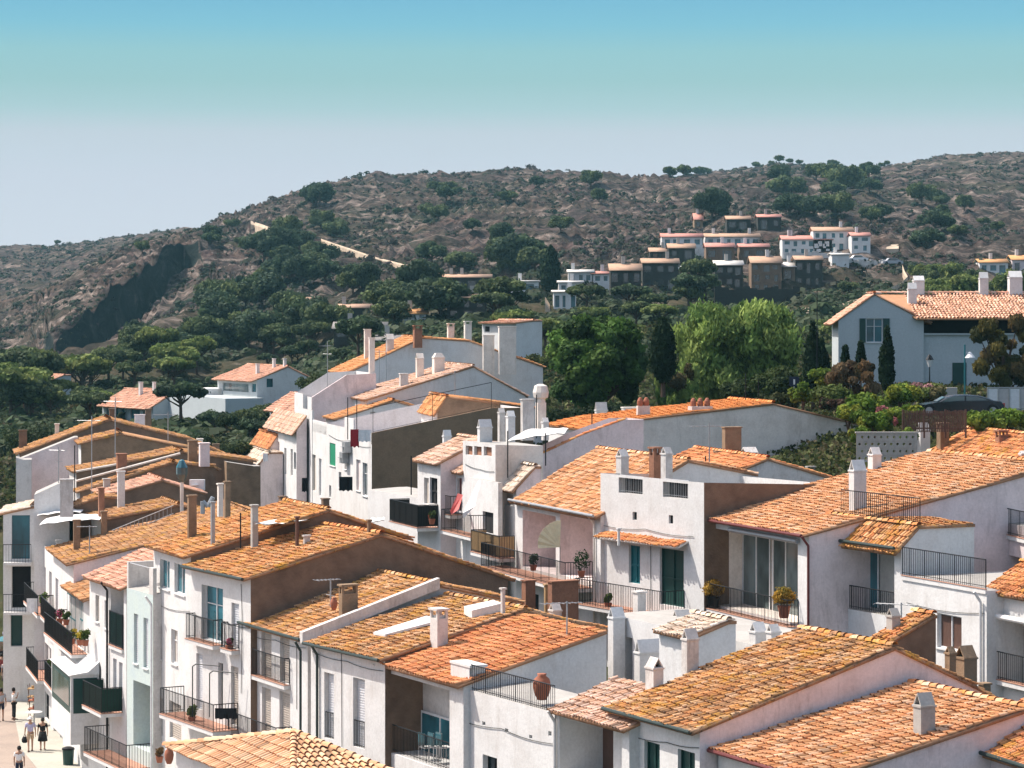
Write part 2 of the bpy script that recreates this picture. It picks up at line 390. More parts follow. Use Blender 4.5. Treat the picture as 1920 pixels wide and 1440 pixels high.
def chimney(parent, t, s, z, hgt, wt, ws, kind, mat, topm=None):
    """stack standing at (t,s,z) in the frame of its roof"""
    mb = MB(); zb = z-.5; top = z+hgt; x0, x1, y0, y1 = t-wt/2, t+wt/2, s-ws/2, s+ws/2
    if kind == 'gable':            # white stack with a little pitched cap, open at the ends
        ch = min(.42, hgt*.3, max(wt, ws)*.7); zt = top-ch
        mb.box(x0, y0, zb, x1, y1, zt)
        mb.box(x0-.03, y0-.03, zt-.07, x1+.03, y1+.03, zt-.012)
        tk = .05
        if ws <= wt:     # triangle faces -x / +x ; slabs lean together over the s middle
            for sg, ya in ((1, y0), (-1, y1)):
                mb.prism([(x0, ya, zt), (x0, ya+sg*tk, zt), (x0, s+sg*.0, top-tk), (x0, s, top)], (x1-x0, 0, 0))
            mb2 = MB(); mb2.prism([(t-.01, y0+tk, zt+.003), (t-.01, y1-tk, zt+.003), (t-.01, s, top-tk*1.6)], (.02, 0, 0))
        else:
            for sg, xa in ((1, x0), (-1, x1)):
                mb.prism([(xa, y0, zt), (xa+sg*tk, y0, zt), (t, y0, top-tk), (t, y0, top)], (0, y1-y0, 0))
            mb2 = MB(); mb2.prism([(x0+tk, s-.01, zt+.003), (x1-tk, s-.01, zt+.003), (t, s-.01, top-tk*1.6)], (0, .02, 0))
        mb.add(mb2.v, mb2.f, 1)
        o = mb.build('chimney', [mat, 'dark'], parent); return o
    if kind == 'plain':
        mb.box(x0, y0, zb, x1, y1, top-.06); mb.box(x0-.04, y0-.04, top-.06, x1+.04, y1+.04, top)
    elif kind == 'slot':           # side slots under a flat cap
        zt = top-.35
        mb.box(x0, y0, zb, x1, y1, zt); w = .09
        for xa in (x0, x1-w):
            for ya in (y0, y1-w): mb.box(xa, ya, zt, xa+w, ya+w, top-.07)
        mb.box(x0-.05, y0-.05, top-.07, x1+.05, y1+.05, top)
        mb.box(x0+w, y0+w, zt, x1-w, y1-w, zt+.1)
    elif kind == 'taper':
        zt = top-.3; mb.box(x0, y0, zb, x1, y1, zt)
        k = .6; a = [(x0, y0, zt), (x1, y0, zt), (x1, y1, zt), (x0, y1, zt)]
        b = [(t+(p[0]-t)*k, s+(p[1]-s)*k, top) for p in a]
        mb.add(a+b, [(0, 1, 5, 4), (1, 2, 6, 5), (2, 3, 7, 6), (3, 0, 4, 7), (4, 5, 6, 7)])
        mb.box(x0-.04, y0-.04, zt-.05, x1+.04, y1+.04, zt+.01)
    elif kind == 'pots':           # base block with row of clay pots
        mb.box(x0, y0, zb, x1, y1, top-.45)
        o = mb.build('chimney', mat, parent); n = max(2, int(round(wt/.42)))
        for i in range(n):
            pb = MB(); pb.lathe([(.15, 0), (.17, .12), (.16, .28), (.09, .42), (.04, .45)], (x0+wt*(i+.5)/n, s, top-.45), 10)
            pb.build('chimney_pot', 'pot', o)
        return o
    elif kind == 'bulb':           # narrow neck under a wide clay head
        mb.box(x0, y0, zb, x1, y1, top-1.0)
        mb.lathe([(wt*.55, top-1.0), (wt*.5, top-.8), (wt*.85, top-.72), (wt*.95, top-.45), (wt*.75, top-.1), (wt*.3, top)], (t, s, 0), 10)
    o = mb.build('chimney', mat, parent); return o

def house(label, c, D, xl, gab, yl=None, phi=None, base=0, name='house', cat='house', wall='white', gwall=None, inner='cream',
          pal='warm', tm='tile', roof=True, ov=.28, ops=(), opsB=(), chs=(), bals=(), gutter=None, caps=True, parapet=None,
          vergemat=None, group=None, rear=True, tilepitch=.19, sub=None, downpipes=(), th=.10, lmax=16, deck=None, deckmat='concrete'):
    x, y = c
    if phi is None:
        m = (y-yl)/(x-xl); phi = math.atan((CX-x+(y-HY)/m)/F)
    else: phi = R(phi)
    h = House(x, y, D, phi, name, label, cat, base, group)
    La = h.onA(xl, 0)[0]; La = lmax if (La <= 0 or La > lmax) else La; h.La = La
    prof = [(0, h.z0-base)]
    for g in gab:
        if g[0] == 'flat': prof.append((prof[-1][0]+g[1], prof[-1][1]))
        elif g[0] == 'rel': prof.append((prof[-1][0]+g[1], prof[-1][1]+g[2]))
        else: t, z, _ = h.onB(*g); prof.append((t, z))
    h.prof = prof; n = len(prof); tn = prof[-1][0]
    wb = MB(); hA = []; hB = []
    for op in ops: opening(h, wb, 'A', op, hA)
    for op in opsB: opening(h, wb, 'B', op, hB)
    z0 = prof[0][1]; zn = prof[-1][1]
    wb.sheet([(0, 0), (La, 0), (La, z0), (0, z0)], hA, h.fA, 0)
    gp = [(0, 0)]+prof+[(tn, 0)]
    wb.sheet(gp, hB, h.fB, 1)
    wb.sheet(gp, [], lambda u, z, d: (u, La, z), 0)
    wb.quad((tn, 0, 0), (tn, La, 0), (tn, La, zn), (tn, 0, zn), 0)
    g2 = gwall or wall
    w = wb.build('wall', [wall, g2, inner], h.e); h.w = w
    if roof:
        parts = []; vo = .07
        for i in range(n-1):
            (t0, za), (t1, zb) = prof[i], prof[i+1]
            if abs(t1-t0) < .05: continue
            sl = (zb-za)/(t1-t0)
            lo, hi = ((t0, za), (t1, zb)) if zb >= za else ((t1, zb), (t0, za))
            ext = ov if (i == 0 or i == n-2) else .0
            # push the eave outwards
            sg = -1 if lo[0] < hi[0] else 1
            if not ((i == 0 and sg < 0) or (i == n-2 and sg > 0)): ext = 0
            le = (lo[0]+sg*ext, lo[1]-abs(sl)*ext)
            vd = np.array((hi[0]-le[0], 0, hi[1]-le[1])); Ls = np.linalg.norm(vd); vd /= Ls
            q = [(le[0], -vo, le[1]+.06), (le[0], La+vo, le[1]+.06), (hi[0], La+vo, hi[1]+.06), (hi[0], -vo, hi[1]+.06)]
            parts.append(slab_np(q if sg > 0 else q[::-1], th))
            if sg > 0 and not rear: continue
            parts.append(tiles((le[0], -vo, le[1]+.06), (0, 1, 0), vd, La+2*vo, Ls, pal, tilepitch, .30 if D < 130 else .36, 4 if D < 130 else 3))
        if caps:
            for i in range(1, n-1):
                if prof[i][1] > prof[i-1][1] and prof[i][1] >= prof[i+1][1]-1e-3:
                    parts.append(ridgecaps((prof[i][0], -vo, prof[i][1]+.12), (prof[i][0], La+vo, prof[i][1]+.12), pal))
        V, Fq, C = merge(parts)
        r = npmesh('roof', V, Fq, tm, C, h.e)
    else:
        rb = MB()
        for i in range(n-1):
            (t0, za), (t1, zb) = prof[i], prof[i+1]
            if abs(t1-t0) < .05: continue
            dz = .0 if parapet is None else -parapet
            if deck:
                if i == 0:
                    zz = min(p_[1] for p_ in prof)-deck
                    rb.quad((0, 0, zz), (tn, 0, zz), (tn, La, zz), (0, La, zz))
                rb.prism([(t0, .2, min(za, zb)-deck), (t1, .2, min(za, zb)-deck), (t1, .2, zb), (t0, .2, za)], (0, -.197, 0), 1); continue
            rb.quad((t0, 0, za+dz), (t1, 0, zb+dz), (t1, La, zb+dz), (t0, La, za+dz))
        if parapet:
            k = .18
            for (a0, b0, a1, b1) in ((.36, 0, .5, La), (k, 0, tn, k), (k, La-k, tn, La), (tn-k, k, tn, La-k)):
                if prof[0][1] == prof[-1][1] or n == 2:
                    rb.box(a0+.002, b0+.002, z0-parapet-.1, a1-.002, b1-.002, z0+.004, 1)
        r = rb.build('roof', [deckmat, gwall or wall], h.e)
    h.r = r
    for ch in chs:
        kind, xc, yb, yt, wpx = ch[:5]; o = ch[5] if len(ch) > 5 else {}
        seg = o.get('seg', 0); seg = min(seg, n-2)
        p0, p1 = prof[seg], prof[seg+1]
        t, s, z, k = h.onplane(xc, yb, p0, p1)
        if 't' in o: t = o['t']; s = h.onA(xc, 0, t)[0]; z = h.onA(xc, yb, t)[1]; k = h.onA(xc, yb, t)[2]
        ra = o.get('ra', 1.0)      # ws / wt
        wt = wpx*k/F/(math.cos(phi)+ra*math.sin(phi)); ws = wt*ra
        chimney(r, t, s, z, (yb-yt)*k/F, wt, ws, kind, o.get('m', 'white'))
    for bl in bals:
        x0, x1, yf, dep, hg = bl[:5]; o = bl[5] if len(bl) > 5 else {}
        s1 = h.onA(x0, 0)[0]; s0 = h.onA(x1, 0)[0]; zf = h.onA((x0+x1)/2, yf)[1]
        if dep > 0:
            bb = MB(); bb.box(-dep, s0, zf-.16, .0, s1, zf, 0); bb.box(-dep-.02, s0-.02, zf, -.0, s1+.02, zf+.025, 1)
            b = bb.build('balcony', ['white', 'floor'], h.e); zz = zf+.03
            railing([(-.02, s0+.03, zz), (-dep+.04, s0+.03, zz), (-dep+.04, s1-.03, zz), (-.02, s1-.03, zz)], hg, 'railing', o.get('m', 'metal'), b, panel=o.get('panel'))
        else:
            railing([(.06, s0, zf), (.06, s1, zf)], hg, 'railing', o.get('m', 'metal'), h.e, panel=o.get('panel'))
    if gutter:
        zz = prof[0][1]-.02
        gb = MB(); gb.tube((-ov-.06, -.05, zz), (-ov-.06, La+.05, zz), .065, None, 8); gb.build('gutter', gutter, h.e)
    for xx in downpipes:
        xx, mt = xx; s = h.onA(xx, 0)[0]; pb = MB(); pb.path([(-ov-.06, s, z0-.04), (-.08, s, z0-.4), (-.08, s, .2)], .05, 8); pb.build('downpipe', mt, h.e)
    return h
# ------------------------------------------------------------------ land
def vnoise(X, Y, seed):
    g = np.random.default_rng(seed).random((256, 256))
    xi = np.floor(X).astype(int); yi = np.floor(Y).astype(int); fx = X-xi; fy = Y-yi
    fx = fx*fx*(3-2*fx); fy = fy*fy*(3-2*fy)
    a = g[xi % 256, yi % 256]; b = g[(xi+1) % 256, yi % 256]; c = g[xi % 256, (yi+1) % 256]; d = g[(xi+1) % 256, (yi+1) % 256]
    return (a*(1-fx)+b*fx)*(1-fy)+(c*(1-fx)+d*fx)*fy-.5
near_z = {-600: [0, 0, 0, 0, 0, 3], 300: [0, 0, 0, 0, 0, 3], 700: [0, 0, 1, 3, 6, 7], 1000: [0, 1, 4, 8, 10, 11], 1400: [0, 3, 7, 12, 14, 14.5],
          1560: [0, 4, 8, 12.5, 15.8, 15.6], 1700: [0, 4, 8, 13.2, 16.2, 16], 2600: [0, 4, 8, 13.2, 16.2, 16]}
NEAR_D = [40, 80, 105, 126, 150, 215]
def L(*a): return list(a)
far = {
 -600: [(250,850),(300,815),(370,775),(450,735),(550,705),(650,680),(750,655),(850,640),(950,640),(1400,475),(1700,480)],
 -100: [(250,850),(300,805),(370,765),(450,722),(550,695),(650,665),(750,635),(850,608),(910,612),(1400,468),(1700,480)],
 0:   [(250,850),(300,805),(370,765),(450,720),(550,690),(650,660),(750,622),(840,586),(900,592),(1400,466),(1700,480)],
 100: [(250,850),(300,800),(370,760),(450,715),(550,697),(615,690),(632,630),(800,546),(900,556),(1400,463),(1700,478)],
 160: [(250,847),(300,800),(370,757),(450,712),(550,684),(628,671),(650,590),(800,515),(900,525),(1400,457),(1700,476)],
 200: [(250,845),(300,800),(370,755),(450,708),(550,672),(645,640),(668,552),(800,496),(900,506),(1400,450),(1700,475)],
 250: [(250,838),(300,795),(370,748),(450,696),(555,652),(672,613),(697,517),(795,478),(900,490),(1400,443),(1700,472)],
 300: [(250,830),(300,790),(370,740),(450,685),(560,615),(700,563),(726,490),(790,463),(900,474),(1400,436),(1700,470)],
 345: [(250,822),(300,787),(370,737),(450,680),(560,603),(720,533),(744,478),(800,452),(930,462),(1400,431),(1700,470)],
 375: [(250,826),(300,790),(370,738),(450,676),(560,598),(715,515),(746,480),(810,443),(960,450),(1400,431),(1700,470)],
 410: [(250,830),(300,795),(370,738),(450,672),(560,588),(690,515),(760,480),(850,440),(980,420),(1400,440),(1700,470)],
 500: [(250,830),(300,797),(370,735),(450,662),(550,590),(650,530),(780,460),(900,412),(1020,392),(1400,420),(1700,470)],
 560: [(250,800),(300,768),(370,712),(450,638),(550,570),(650,515),(790,445),(920,392),(1060,364),(1400,400),(1700,450)],
 700: [(250,720),(300,690),(370,640),(450,590),(550,545),(650,500),(800,430),(950,370),(1100,336),(1400,380),(1700,400)],
 850: [(250,705),(300,672),(370,625),(450,577),(535,540),(635,495),(780,430),(930,368),(1100,326),(1400,372),(1700,390)],
 1000: [(250,690),(300,655),(370,610),(450,565),(520,535),(620,490),(750,430),(900,370),(1100,322),(1400,360),(1700,380)],
 1130: [(250,690),(300,652),(370,607),(450,562),(520,530),(608,485),(735,430),(890,372),(1080,322),(1350,356),(1700,380)],
 1240: [(250,690),(300,650),(370,605),(450,560),(520,525),(600,480),(720,430),(880,380),(1050,341),(1300,345),(1700,380)],
 1400: [(250,680),(300,640),(370,600),(450,562),(520,530),(600,468),(700,415),(850,375),(1050,345),(1350,323),(1700,340)],
 1500: [(250,675),(300,636),(370,598),(450,562),(520,530),(600,470),(700,418),(850,378),(1070,342),(1350,313),(1700,335)],
 1640: [(250,670),(300,630),(370,595),(450,562),(520,535),(600,475),(700,430),(850,380),(1100,340),(1350,320),(1700,335)],
 1780: [(250,670),(300,630),(370,595),(450,562),(520,535),(600,480),(720,430),(870,380),(1100,332),(1350,297),(1700,310)],
 1920: [(250,670),(300,630),(370,595),(450,562),(520,535),(600,485),(740,430),(890,380),(1100,330),(1350,291),(1700,310)],
 2600: [(250,670),(300,630),(370,595),(450,562),(520,535),(600,485),(740,430),(890,380),(1100,330),(1350,285),(1700,310)],
}
for _x in (100, 160, 200, 250, 300, 345, 375):
    _l = far[_x]; _l[6] = (_l[5][0]+4.5, _l[6][1])
nk = sorted(near_z); fk = sorted(far)
gx = np.concatenate([np.arange(-600, -20, 20), np.arange(-20, 1945, 3.5), np.arange(1945, 2600, 20)])
def col_knots(x):
    Ds = list(NEAR_D); zs = [np.interp(x, nk, [near_z[k][i] for k in nk]) for i in range(6)]
    for i in range(11):
        D = np.interp(x, fk, [far[k][i][0] for k in fk]); y = np.interp(x, fk, [far[k][i][1] for k in fk])
        Ds.append(D); zs.append(H-(y-HY)*D/F)
    Ds = [2.0]+Ds+[2600]; zs = [0 if x < 600 else 0]+zs+[-5]
    return Ds, zs
sub = [6, 6, 6, 6, 6, 10, 8, 10, 14, 18, 22, 24, 26, 26, 24, 24, 24, 6, 3]
TD = []; TZ = []
for x in gx:
    Ds, zs = col_knots(x); d = []; z = []
    for i in range(len(Ds)-1):
        k = sub[i] if i < len(sub) else 4
        u = np.arange(k)/k; d += list(Ds[i]+(Ds[i+1]-Ds[i])*u); z += list(zs[i]+(zs[i+1]-zs[i])*u)
    d.append(Ds[-1]); z.append(zs[-1]); TD.append(d); TZ.append(z)
TD = np.array(TD); TZ = np.array(TZ)
TX = (gx[:, None]-CX)/F*TD
amp = np.clip((TD-230)/250, 0, 1)
def ridged(X, Y, seed): return 1-2*np.abs(vnoise(X, Y, seed)*2)
ca, sa = math.cos(.6), math.sin(.6)
U1 = TX*ca+TD*sa; U2 = -TX*sa+TD*ca
dz = 5*vnoise(TX/90, TD/120, 1)+3.5*vnoise(TX/34, TD/50, 2)+2.2*ridged(U1/30, U2/11, 3)+2.6*vnoise(TX/9, TD/12, 4)+1.6*ridged(U1/9, U2/4, 5)+1.3*vnoise(TX/2.8, TD/4.5, 6)
# keep the skyline where it belongs
TZ = TZ+dz*amp*.8*np.clip((1700-TD)/500, .15, 1)
NC, NR = TD.shape
def town_z(X, Y):
    x = CX+X*F/Y; i = int(np.clip(np.searchsorted(gx, x), 1, NC-1)); return float(np.interp(Y, TD[i], TZ[i]))
_ty = HY+(H-TZ)*F/TD
def hit(x, y, dmin=216, dmax=1690):
    i = int(np.clip(np.searchsorted(gx, x), 1, NC-1)); row = _ty[i]; d = TD[i]
    ok = np.where((d > dmin) & (d < dmax) & (row <= y))[0]
    if len(ok) == 0: return None
    j = ok[0]; D = d[j]
    return Vector(((x-CX)*D/F, D, TZ[i][j]))
V = np.stack([TX, TD, TZ], -1).reshape(-1, 3)
ii, jj = np.meshgrid(np.arange(NC-1), np.arange(NR-1), indexing='ij'); q = (ii*NR+jj).ravel()
Fq = np.stack([q, q+NR, q+NR+1, q+1], 1)
m, nt, b = newmat('hill_scrub_and_rock')
g = nd(nt, 'ShaderNodeNewGeometry')
mp = nd(nt, 'ShaderNodeMapping'); nt.links.new(g.outputs['Position'], mp.inputs[0]); pos = mp.outputs[0]
mr = nd(nt, 'ShaderNodeMapping'); mr.inputs['Rotation'].default_value = (0, .35, .6); mr.inputs['Scale'].default_value = (.5, 1.6, 2.6)
nt.links.new(g.outputs['Position'], mr.inputs[0])
nA = noise(nt, .012, 5, .6, pos); nB = noise(nt, .09, 6, .7, pos); nC = noise(nt, .35, 8, .75, pos); nR = noise(nt, .07, 9, .72, mr.outputs[0], .6)
base = ramp(nt, nA.outputs[0], [(.38, (.058, .052, .034)), (.48, (.070, .043, .054)), (.56, (.082, .056, .048)), (.66, (.050, .050, .036))])
sc = ramp(nt, nB.outputs[0], [(.36, (.016, .026, .016)), (.48, (.042, .040, .030)), (.6, (.095, .065, .052)), (.72, (.15, .11, .075))])
c = mix(nt, .6, base.outputs[0], sc.outputs[0])
dk = ramp(nt, nC.outputs[0], [(.40, G3(.25)), (.52, G3(1)), (.68, G3(1.5))]); c = mix(nt, 1.0, c, dk.outputs[0], 'MULTIPLY')
rk = ramp(nt, nR.outputs[0], [(.52, G3(0)), (.57, G3(1))]); rockc = ramp(nt, nC.outputs[0], [(.35, (.03, .028, .026)), (.5, (.13, .10, .085)), (.72, (.34, .28, .24))])
# bare rock where the slope is steep as well
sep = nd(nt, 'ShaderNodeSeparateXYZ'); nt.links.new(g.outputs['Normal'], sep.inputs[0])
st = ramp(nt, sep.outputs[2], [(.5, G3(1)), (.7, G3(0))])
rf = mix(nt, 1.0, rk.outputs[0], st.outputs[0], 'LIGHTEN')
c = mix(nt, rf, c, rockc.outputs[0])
s2 = ramp(nt, sep.outputs[2], [(.46, G3(1)), (.66, G3(0))]); ck = ramp(nt, nR.outputs[0], [(.45, (.012, .018, .018)), (.58, (.035, .042, .038)), (.68, (.09, .085, .07))]); c = mix(nt, s2.outputs[0], c, ck.outputs[0])  # steep faces go near black: the cliff's shade is painted into the rock colour
spy = nd(nt, 'ShaderNodeSeparateXYZ'); nt.links.new(g.outputs['Position'], spy.inputs[0])
ny_ = nd(nt, 'ShaderNodeMapRange'); ny_.inputs[1].default_value = 230; ny_.inputs[2].default_value = 560; nt.links.new(spy.outputs[1], ny_.inputs[0])
gc = ramp(nt, nB.outputs[0], [(.35, (.03, .035, .015)), (.55, (.06, .065, .028)), (.7, (.11, .09, .05))]); c = mix(nt, ny_.outputs[0], gc.outputs[0], c)
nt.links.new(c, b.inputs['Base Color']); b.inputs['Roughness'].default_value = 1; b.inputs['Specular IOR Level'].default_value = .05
ht = mix(nt, .5, nC.outputs[0], nR.outputs[0]); bump(nt, b, ht, .9, 2.0)
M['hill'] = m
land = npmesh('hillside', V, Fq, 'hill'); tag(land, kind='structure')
sea = MB(); sea.quad((-30000, -3000, -1.5), (30000, -3000, -1.5), (30000, 40000, -1.5), (-30000, 40000, -1.5))
M['sea'] = plain('sea_water', (.03, .08, .11), .15)
tag(sea.build('water', 'sea'), kind='structure')

# ------------------------------------------------------------------ foliage
def leafcloud(centers, radii, n, size, colr, squash=.8, shell=.35, var=.3, elong=1.0, drop=0, seed=0):
    r = np.random.default_rng(seed); C = np.array(centers, float); Rr = np.array(radii, float)
    w = Rr**2; w /= w.sum(); k = r.choice(len(C), n, p=w)
    d = r.normal(0, 1, (n, 3)); d /= np.linalg.norm(d, axis=1)[:, None]
    rad = Rr[k]*(1-shell*r.random(n)**1.5)*(1+.12*r.normal(0, 1, n))
    p = C[k]+d*rad[:, None]*np.array((1, 1, squash)); p[:, 2] -= drop*r.random(n)**2
    nn = d+r.normal(0, .55, (n, 3)); nn /= np.linalg.norm(nn, axis=1)[:, None]
    t = np.cross(nn, r.normal(0, 1, (n, 3))); t /= np.linalg.norm(t, axis=1)[:, None]
    if elong > 1: t[:, 2] -= 1.2; t /= np.linalg.norm(t, axis=1)[:, None]
    bb = np.cross(nn, t); bb /= np.linalg.norm(bb, axis=1)[:, None]+1e-9
    s = size*r.uniform(.6, 1.35, n)[:, None]
    V = np.stack([p-t*s*elong-bb*s*.25, p-t*s*.2+bb*s*.9/elong**.5, p+t*s*elong+bb*s*.1, p+t*s*.1-bb*s*.95/elong**.5], 1).reshape(-1, 3)
    Fq = np.arange(4*n).reshape(-1, 4)
    cb = np.array(colr, float)
    cl = cb[r.integers(0, len(cb), len(C))][k]*(1+var*(r.random(len(C))[k]-.5))[:, None]
    cl = cl*(1+.35*(r.random(n)-.5))[:, None]
    return V, Fq, cl
def limbs(pts_list):
    mb = MB()
    for pts, r0, r1 in pts_list:
        n = len(pts)-1
        for i in range(n):
            ra = r0+(r1-r0)*i/n; rb = r0+(r1-r0)*(i+1)/n; mb.tube(pts[i], pts[i+1], ra, rb, 7, 0, False)
    return mb
PINE = [(.050, .075, .022), (.038, .060, .022), (.068, .090, .026)]
def pine(name, rad, hgt, nleaf, lsize, cols=PINE, umbrella=True, seed=1, loc=(0, 0, 0), trunk_lean=.1):
    r = random.Random(seed); e = empty(name, loc)
    C = []; Rr = []; nb = 26; th = hgt*(.5 if umbrella else .3); L_ = []
    for i in range(nb):
        a = r.uniform(0, 2*math.pi); q = math.sqrt(r.random())*rad*.78
        if umbrella: z = hgt*.8-(q/rad)**2*hgt*.18+r.uniform(-.04, .05)*hgt; rr = rad*r.uniform(.2, .34)
        else: z = hgt*(.42+.48*r.random()*(1-.45*(q/rad))); rr = rad*r.uniform(.24, .4)
        C.append((q*math.cos(a), q*math.sin(a), z)); Rr.append(rr)
        if i % 3 == 0:
            m0 = Vector((trunk_lean*rad*.3, 0, th*r.uniform(.75, 1.0))); L_.append(([m0, m0.lerp(Vector(C[-1]), .55)+Vector((0, 0, -.04*hgt)), Vector(C[-1])], rad*.035, rad*.012))
    L_.append(([Vector((0, 0, -1)), Vector((trunk_lean*rad*.15, .02*rad, th*.5)), Vector((trunk_lean*rad*.3, 0, th*1.1)), Vector((0, 0, hgt*.75))], rad*.075, rad*.03))
    limbs(L_).build('trunk', 'bark', e)
    V, Fq, cl = leafcloud(C, Rr, nleaf, lsize, cols, .62 if umbrella else .8, .45, .5, seed=seed)
    npmesh('crown', V, Fq, 'leaf', cl, e)
    return e
def cypress(name, rad, hgt, nleaf, lsize, loc, seed=1, cols=((.012, .028, .012), (.018, .036, .014))):
    r = random.Random(seed); e = empty(name, loc); C = []; Rr = []
    for i in range(24):
        q = (i+.5)/24; z = hgt*(.08+.88*q); prof = math.sin(min(1, q*2.2+.25)*math.pi/2)*(1-q**2.6)**.8
        for k in range(3):
            a = r.uniform(0, 6.28); C.append((math.cos(a)*rad*.35*prof, math.sin(a)*rad*.35*prof, z)); Rr.append(max(.12, rad*.72*prof))
    limbs([([Vector((0, 0, -.8)), Vector((.02, 0, hgt*.5)), Vector((0, 0, hgt*.9))], rad*.18, rad*.04)]).build('trunk', 'bark', e)
    V, Fq, cl = leafcloud(C, Rr, nleaf, lsize, cols, 1.25, .3, .3, 1.3, 0, seed); npmesh('crown', V, Fq, 'leaf', cl, e)
    return e
def bush(name, rx, h, nleaf, lsize, cols, loc, seed=1, nb=14, stems=True):
    r = random.Random(seed); e = empty(name, loc); C = []; Rr = []; LL = []
    for i in range(nb):
        a = r.uniform(0, 6.28); q = math.sqrt(r.random())*rx*.75; z = h*r.uniform(.3, .8)*(1-.35*q/rx)
        C.append((q*math.cos(a), q*math.sin(a), z)); Rr.append(min(rx, h)*r.uniform(.25, .42))
        if i % 3 == 0: LL.append(([Vector((0, 0, -.3)), Vector((q*.4*math.cos(a), q*.4*math.sin(a), z*.5)), Vector(C[-1])], .05, .02))
    limbs(LL).build('stem', 'bark', e)
    V, Fq, cl = leafcloud(C, Rr, nleaf, lsize, cols, .9, .5, .5, seed=seed); npmesh('crown', V, Fq, 'leaf', cl, e)
    return e
# scrub covering the slopes: nobody could count it
def scrub():
    N = 52000
    X = rng.uniform(-200, 2250, int(N*2.9)); Dd = 250*(1500/250)**rng.random(int(N*2.9))
    i = np.clip(np.searchsorted(gx, X), 1, NC-1); z = np.zeros(len(X)); wx = (X-CX)/F*Dd
    for k in range(len(X)): z[k] = np.interp(Dd[k], TD[i[k]], TZ[i[k]])
    zz_ = np.array([np.interp(Dd[k], TD[i[k]], TZ[i[k]]) for k in range(0)]); dens = .22*np.clip((520-Dd)/250, 0, 1)+vnoise(wx/45, Dd/45, 31)+.9*vnoise(wx/12, Dd/14, 32)+.5*vnoise(wx/5, Dd/6, 33)
    keep = np.where(dens > .0)[0][:N]; wx = wx[keep]; Dd = Dd[keep]; z = z[keep]; n = len(wx)
    nl = 14; K = n*nl; s = np.repeat(rng.uniform(.4, 1.3, n)*np.where(rng.random(n) < .1, 1.8, 1.0), nl)
    d = rng.normal(0, 1, (K, 3)); d /= np.linalg.norm(d, axis=1)[:, None]; d[:, 2] = np.abs(d[:, 2])
    p = np.stack([np.repeat(wx, nl), np.repeat(Dd, nl), np.repeat(z, nl)], 1)+d*(s*rng.uniform(.5, 1, K))[:, None]*np.array((1, 1, .75))
    t = np.cross(d, rng.normal(0, 1, (K, 3))); t /= np.linalg.norm(t, axis=1)[:, None]; b_ = np.cross(d, t); q = (s*.3)[:, None]
    V = np.stack([p-t*q, p+b_*q, p+t*q, p-b_*q], 1).reshape(-1, 3); Fq = np.arange(4*K).reshape(-1, 4)
    cs = np.array([(.035, .048, .030), (.048, .056, .038), (.060, .054, .048), (.026, .042, .028), (.078, .062, .062)])
    gg = np.clip((600-Dd)/250, 0, 1)[:, None]*.7; c = np.repeat((cs[rng.integers(0, 5, n)]*(1-gg)+np.array((.055, .085, .035))*gg)*rng.uniform(.7, 1.3, (n, 1)), nl, 0)
    o = npmesh('scrub', V, Fq, 'leaf', c); tag(o, 'low grey green and brown scrub covering the rocky hillside', 'scrub', kind='stuff')
scrub()

def cover():
    N = 48000; X = rng.uniform(-30, 2250, N); Dd = rng.uniform(128, 330, N); z = np.array([np.interp(d, TD[i], TZ[i]) for d, i in zip(Dd, np.clip(np.searchsorted(gx, X), 1, NC-1))]); wx = (X-CX)/F*Dd
    ok = ((X > 330) | (Dd > 218)); wx = wx[ok]; Dd = Dd[ok]; z = z[ok]; n = len(wx); nl = 6; K = n*nl
    hh = np.repeat(.35+.9*np.clip(vnoise(wx/5, Dd/9, 77)+.3, 0, 1), nl)
    p = np.stack([np.repeat(wx, nl)+rng.normal(0, .25, K), np.repeat(Dd, nl)+rng.normal(0, .25, K), np.repeat(z, nl)+hh*rng.random(K)], 1)
    d = rng.normal(0, 1, (K, 3)); d /= np.linalg.norm(d, axis=1)[:, None]; t = np.cross(d, rng.normal(0, 1, (K, 3))); t /= np.linalg.norm(t, axis=1)[:, None]; b_ = np.cross(d, t); q = (rng.uniform(.08, .2, K)*np.repeat(Dd/170, nl))[:, None]
    V = np.stack([p-t*q, p+b_*q, p+t*q, p-b_*q], 1).reshape(-1, 3); Fq = np.arange(4*K).reshape(-1, 4)
    cs = np.array([(.05, .065, .02), (.075, .09, .03), (.10, .11, .04), (.035, .05, .02), (.09, .075, .04)])
    c = np.repeat(cs[rng.integers(0, 5, n)], nl, 0)*rng.uniform(.6, 1.4, (K, 1))
    tag(npmesh('ground_cover', V, Fq, 'leaf', c), 'green garden ground cover and weeds between the town and the hill', 'ground cover', kind='stuff')
cover()
